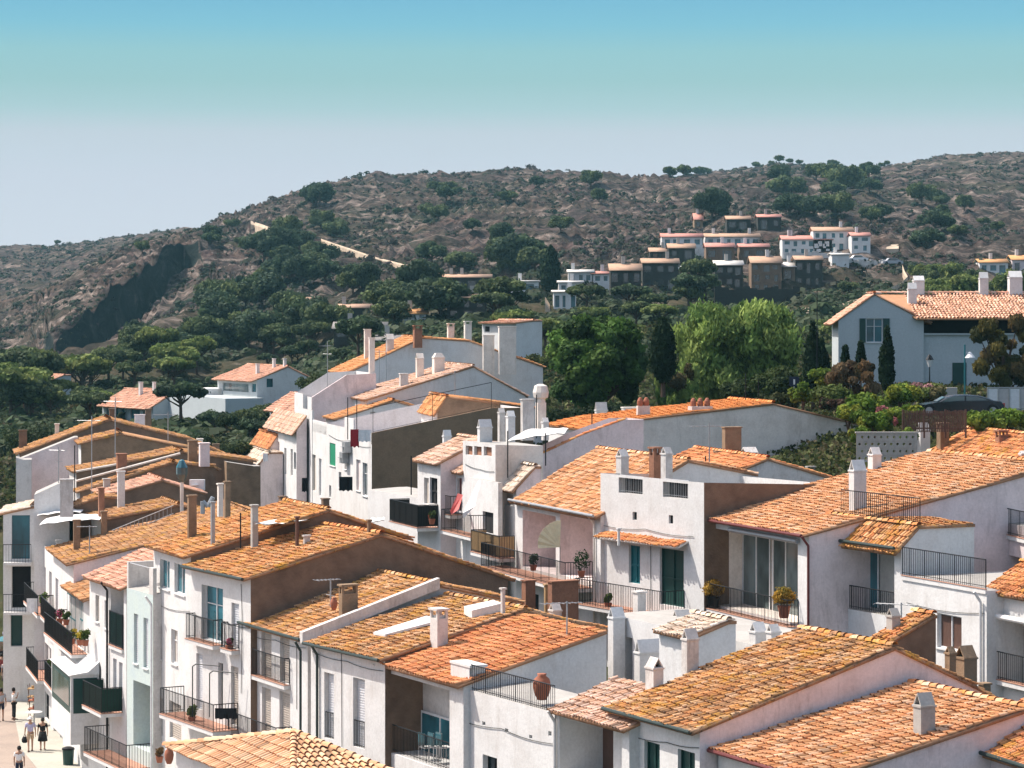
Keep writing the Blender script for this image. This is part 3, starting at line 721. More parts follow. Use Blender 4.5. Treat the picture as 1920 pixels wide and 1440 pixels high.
# ------------------------------------------------------------------ the near row of houses, bottom right to left
Q = {}
Q['B00'] = house('house cut by the bottom right corner, reddest roof of the corner', (2060, 1472), 70, 1788, [(2300, 1340)], yl=1386, pal='salmon', tm='tile_l', gwall='pink', wall='pink', ov=.3, gutter='gutter')
Q['B0'] = house('house with pale tiles and one lone grey chimney near the bottom right corner', (1545, 1463), 73, 1347, [(1925, 1333), ('rel', 4, -1.1)], phi=25.6, pal='pale', tm='tile', gwall='pink', ov=.25, gutter='red',
  chs=[('gable', 1733, 1380, 1298, 40, {'m': 'concrete', 'ra': .8})], opsB=[])
Q['B1'] = house('house with the large ochre lichen covered roof and stained pink gable wall at bottom right', (1312, 1370), 78, 1150, [(1677, 1217), (1830, 1290), (1905, 1332)], yl=1326, tm='tile_l', pal='lichen', gwall='pink', ov=.3, gutter='gutter',
  ops=[('door', 1208, 1237, 1392, 1500, {'m': 'dgreen'}), ('door', 1271, 1303, 1408, 1520, {'m': 'dgreen'})],
  chs=[('gable', 1227, 1290, 1232, 33, {'m': 'white2', 'ra': 1.4}), ('gable', 1294, 1262, 1178, 32, {'m': 'white2', 'ra': .8}), ('gable', 1811, 1300, 1210, 40, {'seg': 1, 'm': 'brown2', 'ra': 1, 't': 12.6}), ('gable', 1782, 1265, 1212, 20, {'seg': 1, 'm': 'brown2', 't': 11.6}),
       ('plain', 1846, 1310, 1280, 22, {'seg': 1, 'm': 'brown2', 't': 14.0})])
Q['B1b'] = house('low house under the small tan roof left of the big lichen roof', (1180, 1366), 81, 1042, [(1300, 1308)], phi=28.3, tm='tile', pal='tan', ov=.25, inner='pink', gwall='white',
  ops=[('log', 1049, 1166, 1357, 1470, {'d': 1.6, 'sub': [('win', .12, .32, .30, .62, 'pink'), ('win', .66, .98, .0, .98, 'brown_wood')]})], downpipes=[(1044, 'white')])
Q['B1c'] = house('small dark walled stair head with tiled top behind the lichen roof', (1668, 1206), 84, 1633, [(1750, 1157), ('flat', .1)], phi=27, tm='tile_l', pal='warm', gwall='brown', ov=.15, base=6,
  chs=[('gable', 1675, 1182, 1140, 25, {'m': 'concrete', 'ra': 1})])
Q['G12'] = None
# hipped roof at the bottom edge
def hip(label, c, D, xl, xr, apex, phi, pal, tm, wall='white', ov=.3):
    h = House(c[0], c[1], D, R(phi), 'house', label, 'house')
    La = h.onA(xl, 0)[0]; Lb = h.onB(xr, 0)[0]; z = h.z0
    wb = MB(); wb.box(.0, .0, 0, Lb, La, z-.02); wb.build('wall', wall, h.e)
    zt = z+apex; A = np.array((Lb/2, La/2, zt)); parts = []
    cs = [np.array((-ov, -ov, z)), np.array((-ov, La+ov, z)), np.array((Lb+ov, La+ov, z)), np.array((Lb+ov, -ov, z))]
    for i in range(4):
        a, b = cs[i], cs[(i+1) % 4]; u = (b-a); W = np.linalg.norm(u); u /= W; mid = (a+b)/2; v = A-mid; Ls = np.linalg.norm(v); v /= Ls
        V, Fq, C = tiles(a, u, v, W, Ls, pal, .24, .4, 5, .02, .008)
        # keep only the tiles inside the triangle
        k = V.reshape(-1, 4, 3) if False else V
        nv = 2*6; T = V.reshape(-1, nv, 3); ce = T.mean(1)-a; uu = ce@u; vv = ce@v; half = W/2*(1-vv/Ls); ok = np.abs(uu-W/2) < half+.02
        idx = np.where(ok)[0]; remap = -np.ones(len(T), int); remap[idx] = np.arange(len(idx))
        Fk = ok[(Fq[:, 0]//nv)]; F2 = Fq[Fk]; F2 = remap[F2//nv]*nv+F2 % nv
        parts.append((T[idx].reshape(-1, 3), F2, C[Fk]))
        V0 = np.array([a, b, A-(0, 0, .0), A-(0, 0, .0)]); V0[3] = A+u*-.001
        parts.append((V0, np.array([(0, 1, 2, 3)]), np.array([(.16, .08, .04)])))
        V, Fq, C = ridgecaps(a+(0, 0, .06), A+(0, 0, .06), pal, .13); parts.append((V, Fq, C))
    V, Fq, C = merge(parts); r = npmesh('roof', V, Fq, tm, C, h.e)
    return h
PAL['neworange'] = [(.66, .36, .20), (.70, .42, .25), (.62, .31, .16), (.70, .47, .30)]
Q['G12'] = hip('house with the hipped light orange roof at the bottom edge', (560, 1500), 84, 330, 790, 1.15, 27, 'neworange', 'tile_n')
Q['G11'] = house('flat topped white terrace house with black rail and terracotta jar on its terrace', (1040, 1337), 85, 845, [(1150, 1318)], yl=1284, roof=False, gwall='white2', parapet=None, phi=None,
  ops=[('win', 905, 932, 1418, 1470, {'fm': 'metal', 'd': .25}), ('win', 1028, 1034, 1371, 1380, {'m': 'dark', 'nf': 1, 'sill': False}), ('win', 904, 910, 1353, 1360, {'m': 'dark', 'nf': 1, 'sill': False}), ('win', 947, 953, 1366, 1373, {'m': 'dark', 'nf': 1, 'sill': False}), ('win', 992, 998, 1378, 1385, {'m': 'dark', 'nf': 1, 'sill': False})])
h = Q['G11']
wb = MB(); sA = h.La; s1 = h.onA(880, 0)[0]; wb.box(0, s1, h.z0+.003, .6, sA, h.z0+.75); wb.box(-.03, s1-.1, h.z0+.75, .65, sA+.02, h.z0+.83)
wb.build('parapet', 'white', h.e)
wb = MB(); wb.box(.3, -.1, h.z0-.3, h.prof[1][0], .12, h.z0+.3); wb.build('low_wall', 'brown2', h.e)
railing([(.06, s1, h.z0), (.06, .1, h.z0)], .85, 'railing', 'metal', h.e, .13)
Q['G10'] = house('house with the bright salmon tiled roof and wide loggia in the near row', (869, 1285), 90, 725, [(1137, 1186)], phi=27.5, pal='salmon', tm='tile_n', gwall='white', ov=.25, inner='white2',
  ops=[('log', 729, 843, 1278, 1430, {'d': 1.3, 'sub': [('gl', .35, .98, .0, .5, 'glassb')]})], bals=[(729, 843, 1427, .0, .95)], downpipes=[(716, 'white')])
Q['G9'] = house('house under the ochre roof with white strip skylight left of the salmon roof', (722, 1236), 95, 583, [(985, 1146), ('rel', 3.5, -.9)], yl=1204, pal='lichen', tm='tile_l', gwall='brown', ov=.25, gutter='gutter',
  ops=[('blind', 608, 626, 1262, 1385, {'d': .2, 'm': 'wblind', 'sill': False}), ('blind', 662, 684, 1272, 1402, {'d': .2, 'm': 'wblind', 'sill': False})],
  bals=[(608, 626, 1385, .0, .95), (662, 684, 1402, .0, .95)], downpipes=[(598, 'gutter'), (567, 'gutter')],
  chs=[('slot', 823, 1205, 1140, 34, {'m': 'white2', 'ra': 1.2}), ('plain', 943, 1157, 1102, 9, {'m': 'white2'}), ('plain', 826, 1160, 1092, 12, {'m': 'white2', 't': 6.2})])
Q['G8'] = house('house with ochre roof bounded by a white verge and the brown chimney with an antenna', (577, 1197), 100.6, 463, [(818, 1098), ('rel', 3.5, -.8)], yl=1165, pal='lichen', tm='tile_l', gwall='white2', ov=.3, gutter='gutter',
  ops=[('blind', 490, 509, 1186, 1272, {'d': .15}), ('blind', 525, 543, 1192, 1280, {'d': .15}), ('blind', 491, 508, 1290, 1385, {'d': .15, 'sill': False}), ('blind', 524, 544, 1298, 1395, {'d': .15, 'sill': False})],
  bals=[(476, 544, 1274, .25, 1.0), (452, 548, 1395, .7, 1.0)],
  chs=[('slot', 653, 1158, 1095, 36, {'m': 'brown2', 'ra': .5})])
# white coping along the verge of that roof
h = Q['G8']; mb = MB(); mb.prism([(-.35, -.32, h.prof[0][1]-.15), (h.prof[1][0], -.32, h.prof[1][1]-.1), (h.prof[1][0], -.32, h.prof[1][1]+.32), (-.35, -.32, h.prof[0][1]+.28)], (0, .28, 0)); mb.build('coping', 'white2', h.e)
h = Q['G9']; p0, p1 = h.prof[0], h.prof[1]
def rp(h, x, y, up=.12):
    t, s, z, k = h.onplane(x, y, h.prof[0], h.prof[1]); return Vector((t, s, z+up))
mb = MB(); q = [rp(h, 700, 1196), rp(h, 800, 1165), rp(h, 828, 1172), rp(h, 722, 1200)]; mb.prism(q, (0, 0, .09)); mb.build('skylight', 'wblind', h.e)
mb = MB(); q = [rp(h, 870, 1158), rp(h, 925, 1146), rp(h, 942, 1152), rp(h, 885, 1166)]; mb.prism(q, (0, 0, .3)); mb.build('roof_hatch', 'white', h.e)
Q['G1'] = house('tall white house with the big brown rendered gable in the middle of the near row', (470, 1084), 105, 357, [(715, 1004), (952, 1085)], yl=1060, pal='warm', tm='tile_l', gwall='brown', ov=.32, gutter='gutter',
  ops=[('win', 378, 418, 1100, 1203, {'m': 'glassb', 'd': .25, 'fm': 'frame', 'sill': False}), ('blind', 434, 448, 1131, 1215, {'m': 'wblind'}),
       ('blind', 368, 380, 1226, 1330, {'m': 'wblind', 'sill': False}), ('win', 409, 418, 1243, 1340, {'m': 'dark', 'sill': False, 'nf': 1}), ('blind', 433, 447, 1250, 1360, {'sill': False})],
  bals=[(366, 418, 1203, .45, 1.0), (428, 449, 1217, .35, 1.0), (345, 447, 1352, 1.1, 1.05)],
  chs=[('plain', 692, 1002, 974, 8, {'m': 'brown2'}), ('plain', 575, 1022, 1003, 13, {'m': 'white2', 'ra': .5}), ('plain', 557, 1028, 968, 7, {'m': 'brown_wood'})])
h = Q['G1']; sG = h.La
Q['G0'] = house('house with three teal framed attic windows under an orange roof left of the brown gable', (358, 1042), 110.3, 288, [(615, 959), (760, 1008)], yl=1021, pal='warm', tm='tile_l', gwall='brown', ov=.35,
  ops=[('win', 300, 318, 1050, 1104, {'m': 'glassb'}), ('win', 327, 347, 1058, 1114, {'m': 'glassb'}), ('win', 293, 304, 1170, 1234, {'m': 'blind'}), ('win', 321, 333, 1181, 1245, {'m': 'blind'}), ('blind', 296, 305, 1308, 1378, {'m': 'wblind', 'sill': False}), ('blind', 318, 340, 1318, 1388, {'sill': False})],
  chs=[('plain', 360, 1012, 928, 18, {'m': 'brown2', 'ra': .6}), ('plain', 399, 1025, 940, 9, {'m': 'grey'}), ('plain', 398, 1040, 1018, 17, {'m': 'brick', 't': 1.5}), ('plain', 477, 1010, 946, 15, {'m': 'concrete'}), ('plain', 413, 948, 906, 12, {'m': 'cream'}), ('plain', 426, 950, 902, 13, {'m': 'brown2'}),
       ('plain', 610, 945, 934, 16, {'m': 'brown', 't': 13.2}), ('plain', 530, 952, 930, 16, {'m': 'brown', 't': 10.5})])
Q['G2'] = house('narrow pale blue green house with louvred shutters beside the white drainpipe', (287, 1116), 114.2, 238, [(370, 1096)], yl=1102, roof=False, wall='green', gwall='white2',
  ops=[('blind', 251, 259, 1151, 1244, {'m': 'wblind'}), ('blind', 269, 278, 1159, 1253, {'m': 'wblind'}), ('log', 250, 283, 1281, 1405, {'d': 1.5, 'sub': [('door', .6, .95, 0, .6, 'dark')]}), ('door', 215, 216, 1440, 1450)][:3], downpipes=[(287, 'frame')],
  bals=[(205, 286, 1425, 1.2, 1.1)])
h = Q['G2']; zt = h.z0
for bx in ((0, 0, .16, .5), (0, h.La-.2, .16, h.La), (2.2, 0, 2.4, h.La), (.163, h.La-.2, 2.197, h.La-.02)): mb = MB(); mb.box(bx[0], bx[1], zt+.003, bx[2], bx[3], zt+1.15); mb.build('parapet', 'white2', h.e)
mb = MB(); mb.tube((.08, .5, zt+1.1), (.08, h.La-.2, zt+1.1), .03); mb.build('rail', 'grey', h.e)
Q['G3'] = house('house with the two pale pink tiled roofs and a tall covered balcony', (237, 1101), 117.6, 168, [(345, 1052)], yl=1078, pal='pinky', tm='tile_n', gwall='white', ov=.3,
  ops=[('blind', 179, 186, 1116, 1166, {'m': 'blind'}), ('blind', 196, 202, 1126, 1178, {'m': 'wblind'}), ('log', 207, 232, 1100, 1210, {'d': 1.0}), ('blind', 212, 219, 1235, 1300, {'m': 'wblind', 'sill': False}), ('blind', 223, 230, 1242, 1308, {'m': 'wblind', 'sill': False}), ('door', 178, 190, 1240, 1330, {'m': 'wblind', 'arch': 1})],
  bals=[(207, 232, 1213, .1, 1.5, {'panel': 'dgreen'}), (194, 230, 1328, 1.0, 1.1, {'panel': 'mesh_green'})], downpipes=[(204, 'metal')])
Q['G4'] = house('house with tall teal shutters and a flower balcony under a small brown roof', (172, 1122), 123.6, 130, [(215, 1105), ('flat', .6)], phi=18, pal='aged', tm='tile', gwall='white2', ov=.4,
  ops=[('door', 126, 142, 1116, 1196, {'m': 'teal_paint', 'd': .04}), ('door', 150, 156, 1124, 1196, {'m': 'teal_paint', 'd': .04}), ('door', 110, 126, 1225, 1285, {'m': 'dgreen'}), ('win', 150, 165, 1300, 1430, {'m': 'dark', 'nf': 1})],
  bals=[(112, 166, 1206, .8, 1.0)])
h = Q['G4']
Q['G5'] = house('long white house below the broad orange roof with the brown stub chimney', (138, 1057), 129, 100, [(352, 1003), (470, 965), ('rel', 3, -.8)], phi=16, pal='aged', tm='tile_l', gwall='pink', ov=.35,
  ops=[('blind', 104, 110, 1085, 1160, {'m': 'wblind', 'sill': False}), ('door', 112, 130, 1225, 1285, {'m': 'dark'}), ('door', 100, 118, 1318, 1400, {'m': 'grey'})],
  bals=[(101, 130, 1168, .7, 1.0), (112, 134, 1288, .8, 1.0)],
  chs=[('plain', 144, 1035, 974, 14, {'m': 'brown2', 'ra': .6}), ('plain', 195, 1008, 958, 13, {'m': 'brown2'})])
# ------------------------------------------------------------------ middle right: houses with balconies
Q['M1'] = house('house with the widest orange roof, glass doors and two round potted bushes on its balcony', (1517, 1003), 100, 1305, [(1985, 874), ('rel', 4, -1)], yl=968, pal='pale', tm='tile', gwall='pink', ov=.3, base=3, gutter='red',
  ops=[('log', 1340, 1496, 1004, 1152, {'d': 1.3, 'rm': 2, 'sub': [('gl', .32, .62, .0, .93, 'glass2'), ('gl', .66, .99, .0, .93, 'glass2'), ('win', .10, .17, .52, .64, 'cream')]})],
  bals=[(1302, 1498, 1153, .5, 1.0)], downpipes=[(1519, 'red')],
  chs=[('gable', 1608, 960, 862, 32, {'m': 'white', 'ra': .75}), ('gable', 1640, 884, 838, 24, {'m': 'white', 'ra': 1})])
Q['M2'] = house('annex with a narrow tiled skirt roof and wide grey sliding glass', (1690, 1026), 97.5, 1524, [(1722, 990), ('flat', 2.5)], yl=1003, pal='warm', tm='tile_l', gwall='white', ov=.3, base=3, gutter='gutter', inner='concrete',
  ops=[('log', 1541, 1677, 1030, 1145, {'d': 1.0, 'rm': 2, 'sub': [('gl', .5, .995, .02, .98, 'glassb')]})], bals=[(1541, 1677, 1143, .0, .85)])
Q['M3'] = house('square white tower house with barred parapet openings and a thin tile canopy', (1320, 905), 107, 1126, [(1512, 908), ('flat', 1)], yl=888, phi=32, roof=False, parapet=.9, gwall='brown', base=4,
  ops=[('hole', 1160, 1205, 897, 926, {'m': 'dark', 'nf': 1, 'd': .35}), ('hole', 1243, 1290, 905, 934, {'m': 'dark', 'nf': 1, 'd': .35}),
       ('hole', 1186, 1194, 960, 975, {'m': 'dark', 'nf': 1, 'd': .1}), ('hole', 1254, 1262, 966, 982, {'m': 'dark', 'nf': 1, 'd': .1}),
       ('door', 1179, 1200, 1023, 1094, {'m': 'teal_paint'}), ('door', 1237, 1282, 1030, 1136, {'m': 'dgreen'})],
  bals=[(1116, 1284, 1143, 1.1, 1.05), (1160, 1205, 925, 0, .72, {'m': 'grey'}), (1243, 1290, 933, 0, .72, {'m': 'grey'})],
  chs=[('gable', 1167, 893, 842, 24, {'t': 1.2, 'm': 'white2'}), ('slot', 1228, 888, 838, 22, {'t': 2.2, 'm': 'brick'}), ('gable', 1250, 890, 838, 22, {'t': 2.2, 'm': 'white2'})])
h = Q['M3']; s0 = h.onA(1291, 0)[0]; s1 = h.onA(1135, 0)[0]; zc = h.onA(1213, 1011)[1]
pa = [slab_np([(-.55, s0, zc-.12), (-.55, s1, zc-.12), (0, s1, zc+.13), (0, s0, zc+.13)], .06, (.6, .55, .5)), tiles((-.6, s0, zc-.1), (0, 1, 0), np.array((.92, 0, .38)), s1-s0, .62, 'salmon', .2, .31)]
V, Fq, C = merge(pa); npmesh('canopy', V, Fq, 'tile_n', C, h.e)
Q['M4'] = house('house with salmon roof over a deep balcony with a beige fan parasol', (1126, 966), 113, 968, [(1290, 866), ('rel', 3, -.6)], yl=936, phi=20.4, pal='pale', tm='tile', gwall='white', ov=.3, base=3, inner='pink', gutter='grey',
  ops=[('log', 980, 1042, 962, 1070, {'d': 2.0, 'rm': 2, 'sub': [('door', .55, .95, 0, .8, 'dark')]}), ('log', 1050, 1115, 970, 1086, {'d': 2.0, 'rm': 2, 'sub': [('door', .0, .25, 0, .8, 'dark')]}),
       ('hole', 985, 1010, 1112, 1160, {'m': 'dark', 'd': .4, 'nf': 1}), ('blind', 1060, 1085, 1118, 1170, {'m': 'curtain', 'sill': False})],
  bals=[(950, 1112, 1082, 1.3, 1.1)], chs=[('plain', 1160, 1000, 990, 5)], downpipes=[(1117, 'cream')])
Q['L2'] = house('pink washed terrace wall with tiled coping stepping up to the long wall', (1003, 858), 131, 975, [(1095, 815), (1172, 787), ('flat', 1.0)], phi=20, roof=False, wall='pink', gwall='pink', base=6, deck=1.0)
h = Q['L2']; V, Fq, C = merge([ridgecaps((h.prof[i][0], .1, h.prof[i][1]+.02), (h.prof[i+1][0], .1, h.prof[i+1][1]+.02), 'salmon', .11) for i in (0, 1)]); npmesh('coping', V, Fq, 'tile_n', C, h.e)
Q['L2b'] = house('small sloping pink tiled lean-to between the white tower and the pink wall', (968, 916), 124.3, 915, [(1003, 877), ('flat', .3)], phi=16, yl=903, pal='bleach', tm='tile_n', wall='white', gwall='pink', ov=.2, base=6,
  ops=[('hole', 940, 962, 925, 948, {'m': 'curtain', 'nf': 1})])
Q['L1'] = house('long cream gable wall under a thin bright orange roof with clay chimney pots', (1097, 806), 140, 1028, [(1165, 791), (1450, 758), (1609, 796)], phi=17, pal='bright', tm='tile_n', gwall='cream', ov=.2, base=8, rear=False,
  chs=[('gable', 1127, 800, 754, 24, {'m': 'white2', 'ra': .5, 't': 4.0}), ('pots', 1206, 782, 745, 26, {'seg': 1, 'ra': .4, 'm': 'white2'}), ('plain', 1190, 800, 763, 50, {'t': 5.8, 'm': 'cream', 'ra': .3}), ('pots', 1313, 772, 746, 46, {'seg': 1, 'ra': .5, 'm': 'white2'})])
Q['N3'] = house('low roof with brown stub chimneys in front of the long cream wall', (1400, 878), 122, 1266, [(1440, 862), (1560, 898)], phi=17, pal='salmon', tm='tile_n', gwall='white2', ov=.2, base=8,
  chs=[('plain', 1372, 885, 800, 36, {'m': 'brown2', 't': 2.0, 'ra': .5}), ('slot', 1352, 888, 845, 26, {'m': 'brown2', 't': 1.0, 'ra': .5}), ('gable', 1405, 870, 838, 32, {'m': 'white2', 't': 4.5}), ('slot', 1520, 890, 874, 16, {'m': 'concrete', 't': 7, 'ra': .6})])
Q['RR'] = house('low house with red orange roof under the parked car', (1938, 872), 120, 1748, [(2010, 826), ('rel', 3, -.6)], phi=15, yl=838, pal='salmon', tm='tile_l', gwall='pink', wall='white', ov=.25, base=9,
  chs=[('gable', 1731, 875, 792, 24, {'m': 'white', 't': .2, 'ra': 1}), ('slot', 1768, 842, 792, 22, {'m': 'brown2'}), ('slot', 1878, 830, 806, 22, {'m': 'brick'}), ('gable', 1918, 860, 845, 14, {'m': 'white', 't': .4})])
# block between the rows with the white chimneys
Q['N1'] = house('low white courtyard block crowded with gable capped chimneys behind the lichen roof', (1490, 1225), 88, 1140, [(1560, 1218), ('flat', 2)], phi=27, roof=False, gwall='white2', base=2,
  ops=[('hole', 1172, 1186, 1195, 1300, {'m': 'dark', 'nf': 1, 'd': .5}), ('hole', 1310, 1331, 1200, 1236, {'m': 'dark', 'nf': 1, 'd': .5})],
  chs=[('gable', 1156, 1290, 1138, 32, {'t': -.35, 'ra': .8}), ('gable', 1220, 1292, 1198, 62, {'t': -1.2, 'ra': .35}), ('plain', 1199, 1195, 1108, 24, {'t': 1.6, 'm': 'white2'}), ('gable', 1278, 1180, 1143, 34, {'t': 2, 'm': 'white2', 'ra': .5}),
       ('gable', 1421, 1220, 1166, 32, {'t': .3, 'ra': .9}), ('gable', 1450, 1212, 1170, 26, {'t': .5, 'ra': .9, 'm': 'white2'}), ('gable', 1041, 1180, 1130, 24, {'t': -.5, 'm': 'white2'}), ('plain', 991, 1165, 1087, 26, {'t': 4, 'm': 'brick', 'ra': .8}),
       ('plain', 1056, 1176, 1088, 58, {'t': 3.2, 'm': 'brick', 'ra': .3}), ('plain', 1026, 1170, 1095, 12, {'t': 3.2, 'm': 'pale_wood', 'ra': .5})])
Q['N2'] = house('small reed and tile roofed shed between the white chimneys', (1300, 1196), 89, 1236, [(1365, 1168), ('flat', .3)], phi=25, pal='bleach', tm='tile', wall='white', gwall='white', ov=.2, base=5)
Q['R1'] = house('white wall house with a brown curtained window below the long terrace rail', (1850, 1108), 92, 1690, [(1990, 1100), ('flat', 2)], phi=24, yl=1082, roof=False, base=3,
  ops=[('win', 1757, 1803, 1153, 1218, {'m': 'brown_wood', 'fm': 'frame'})], bals=[(1692, 1850, 1092, 0.05, 1.0)], downpipes=[(1842, 'white')])
Q['R2'] = house('white house at the right edge with roller awning over its balcony door', (1990, 1128), 89, 1850, [(2060, 1080), ('flat', 2)], phi=22, yl=1092, base=3, pal='salmon', tm='tile_l', ov=.25,
  ops=[('log', 1862, 1960, 1165, 1290, {'d': .9, 'sub': [('gl', .33, .9, 0, .9, 'glass2')]})], bals=[(1858, 1960, 1280, .3, .95)])
Q['R3'] = house('pinkish upper terrace storey with openings behind the long black rail', (1960, 996), 99.5, 1700, [(2060, 990), ('flat', 3)], phi=10, roof=False, wall='pink', gwall='pink', base=5,
  ops=[('hole', 1765, 1850, 1047, 1092, {'m': 'brown_wood', 'nf': 1, 'd': .6}), ('hole', 1887, 1925, 1044, 1090, {'m': 'dark', 'nf': 1, 'd': .6}), ('hole', 1801, 1815, 995, 1010, {'m': 'cream', 'nf': 1, 'd': .03, 'arch': 1})],
  bals=[(1670, 1950, 984, .1, 1.0)])
h = Q['M2']; tz = h.prof[1][1]
railing([(h.prof[1][0], -.1, tz+.15), (h.prof[1][0], h.La*.86, tz+.15)], .95, 'railing', 'metal', h.e, .13)

# ------------------------------------------------------------------ small white houses round the white tower
Q['C1'] = house('slim white tower with three small square openings and a splayed foot', (929, 834), 126, 868, [(1000, 836), ('flat', .5)], phi=22, roof=False, gwall='cream', base=2,
  ops=[('hole', 873, 886, 836, 853, {'m': 'brick', 'nf': 1}), ('hole', 889, 903, 837, 854, {'m': 'brick', 'nf': 1}), ('hole', 907, 922, 838, 855, {'m': 'brick', 'nf': 1})],
  chs=[('gable', 909, 832, 786, 28, {'t': .8, 'ra': .5})])
Q['C1b'] = house('white splayed buttress house foot with little balcony under the slim tower', (934, 905), 124.8, 880, [(942, 905)], phi=20, roof=False, gwall='cream', base=1,
  ops=[('hole', 905, 925, 960, 1000, {'m': 'dark', 'nf': 1})], bals=[(855, 912, 1000, .8, 1.0), (912, 966, 1040, .8, 1.0, {'panel': 'pale_wood'})])
Q['C3'] = house('house with two burgundy shutters under a small tan roof', (872, 884), 130, 826, [(925, 850), ('flat', .3)], phi=20, pal='tan', tm='tile_n', ov=.25, base=1,
  ops=[('blind', 837, 846, 893, 955, {'m': 'red'}), ('blind', 857, 866, 896, 958, {'m': 'red'})], bals=[(830, 866, 962, .6, .9)])
Q['C2'] = house('house with the black netted balcony under a small orange roof', (826, 868), 131, 783, [(905, 826), ('rel', 3, -.8)], phi=20, pal='tan', tm='tile', ov=.25, base=1, gwall='pink',
  ops=[('door', 806, 820, 896, 945, {'m': 'dark'}), ('blind', 795, 804, 896, 945, {})], bals=[(768, 822, 983, 1.1, 1.1, {'panel': 'mesh_black'})], chs=[('gable', 838, 842, 806, 17, {'t': 3, 'ra': .6})])
Q['C4'] = house('low white block with a dark hatch at the foot of the brown wall', (790, 935), 137, 690, [(850, 930), ('flat', .5)], phi=24, roof=False, base=1, wall='white')
Q['P1'] = house('white penthouse hut with a curved white awning and dark door', (1094, 828), 134, 1060, [(1100, 826), ('flat', 2)], phi=22, roof=False, gwall='white', base=8,
  ops=[('hole', 1063, 1075, 814, 838, {'m': 'dark', 'nf': 1}), ('hole', 1078, 1084, 818, 832, {'m': 'dark', 'nf': 1})])
Q['T1'] = house('group of old white stacks on a small block left of the dark pine', (960, 842), 138, 925, [(1030, 842), ('flat', 1)], phi=20, roof=False, wall='white2', gwall='cream', base=8,
  chs=[('gable', 957, 826, 770, 18, {'t': .6}), ('gable', 940, 822, 765, 14, {'t': 1.6, 'm': 'white2'}), ('plain', 989, 808, 748, 26, {'t': 2.2, 'm': 'white2', 'ra': .5}), ('bulb', 1014, 800, 720, 20, {'t': 3.4, 'm': 'cream', 'ra': .8}), ('gable', 1022, 808, 783, 14, {'t': 3.4})])
# ------------------------------------------------------------------ centre: the white cluster on the rise
Q['K1'] = house('white house with tall bare brown side wall, roof terrace and red laundry', (697, 812), 165, 612, [(922, 765), ('flat', 2)], yl=788, phi=15, roof=False, gwall='brown3', base=1, deck=.7, deckmat='pink',
  ops=[('blind', 618, 629, 831, 873, {'m': 'green_paint', 'd': .04}), ('hole', 646, 663, 784, 803, {'m': 'mesh_green', 'nf': 1, 'd': .1}), ('win', 646, 650, 842, 880, {'m': 'curtain', 'nf': 1}), ('blind', 668, 676, 862, 920, {'m': 'pink'}), ('win', 680, 689, 868, 930, {'m': 'glass2'}),
       ('win', 635, 640, 885, 915, {'m': 'curtain', 'nf': 1}), ('win', 618, 622, 912, 935, {'m': 'curtain', 'nf': 1}), ('win', 652, 660, 950, 975, {'m': 'dark', 'nf': 1})][:6]+[('blind', 617, 621, 910, 932, {'m': 'curtain', 'sill': False})])
h = Q['K1']; railing([(.1, .1, h.z0-h.base), (h.prof[1][0], .1, h.prof[1][1])], 1.6, 'railing', 'metal', h.e, 2.6, .02)
Q['K2'] = house('house with the lavender stepped wall and dark terrace opening', (585, 745), 192, 552, [(650, 703), (705, 700)], phi=14, roof=False, wall='white', gwall='pink', base=1, deck=1.0, deckmat='pink',
  ops=[])
Q['K2b'] = house('narrow white front with dark railing band beside the lavender wall', (615, 800), 181, 560, [(622, 800)], phi=14, roof=False, gwall='pink', base=1,
  ops=[('hole', 585, 613, 790, 812, {'m': 'mesh_green', 'nf': 1, 'd': .1}), ('blind', 572, 577, 850, 920, {'m': 'cream', 'sill': False}), ('blind', 583, 592, 852, 920, {'m': 'blind', 'sill': False}), ('blind', 598, 603, 860, 930, {'m': 'wblind', 'sill': False}), ('hole', 565, 575, 895, 924, {'m': 'dark', 'nf': 1})])
Q['K3'] = house('highest white house with big gable and a row of tall chimneys', (652, 700), 205, 620, [(792, 634), (880, 640), (1018, 688)], phi=13, pal='warm', tm='tile_n', wall='white', gwall='white', ov=.2, base=4,
  chs=[('plain', 689, 690, 617, 14, {'m': 'cream', 't': 2.2}), ('plain', 697, 722, 633, 12, {'m': 'cream', 't': -.2}), ('gable', 731, 660, 626, 16, {'m': 'cream'}), ('slot', 783, 640, 610, 18, {'m': 'brick'}), ('slot', 845, 638, 606, 14, {'m': 'cream', 'seg': 1}), ('slot', 877, 650, 602, 15, {'m': 'cream', 'seg': 2, 't': 13}),
       ('plain', 916, 700, 628, 22, {'m': 'cream', 't': 10.7, 'ra': .3}), ('plain', 951, 690, 612, 34, {'m': 'cream', 't': 12, 'ra': .3})])
Q['K4'] = house('white house with the long tan lean roof and two chimneys below the highest gable', (689, 750), 187.5, 645, [(888, 688), (985, 742)], yl=743, phi=14, pal='tan', tm='tile_n', wall='white', gwall='white', ov=.2, base=2,
  chs=[('plain', 757, 725, 700, 18, {'m': 'white2'}), ('gable', 787, 708, 662, 16, {'m': 'cream'}), ('taper', 822, 700, 662, 24, {'m': 'cream'})])
Q['K5'] = house('white gable with dark window boxes below the long tan roof', (632, 786), 185, 611, [(738, 752), (830, 778)], phi=14, pal='warm', tm='tile_n', wall='white', gwall='white', ov=.2, base=1,
  ops=[], opsB=[('hole', 694, 704, 772, 786, {'m': 'curtain', 'nf': 1}), ('hole', 727, 737, 771, 786, {'m': 'curtain', 'nf': 1})])
Q['K7'] = house('orange roofed block behind the brown side wall', (820, 772), 172, 790, [(838, 745), (1000, 765)], phi=12, pal='warm', tm='tile_n', wall='white', gwall='brown2', ov=.2, base=3)
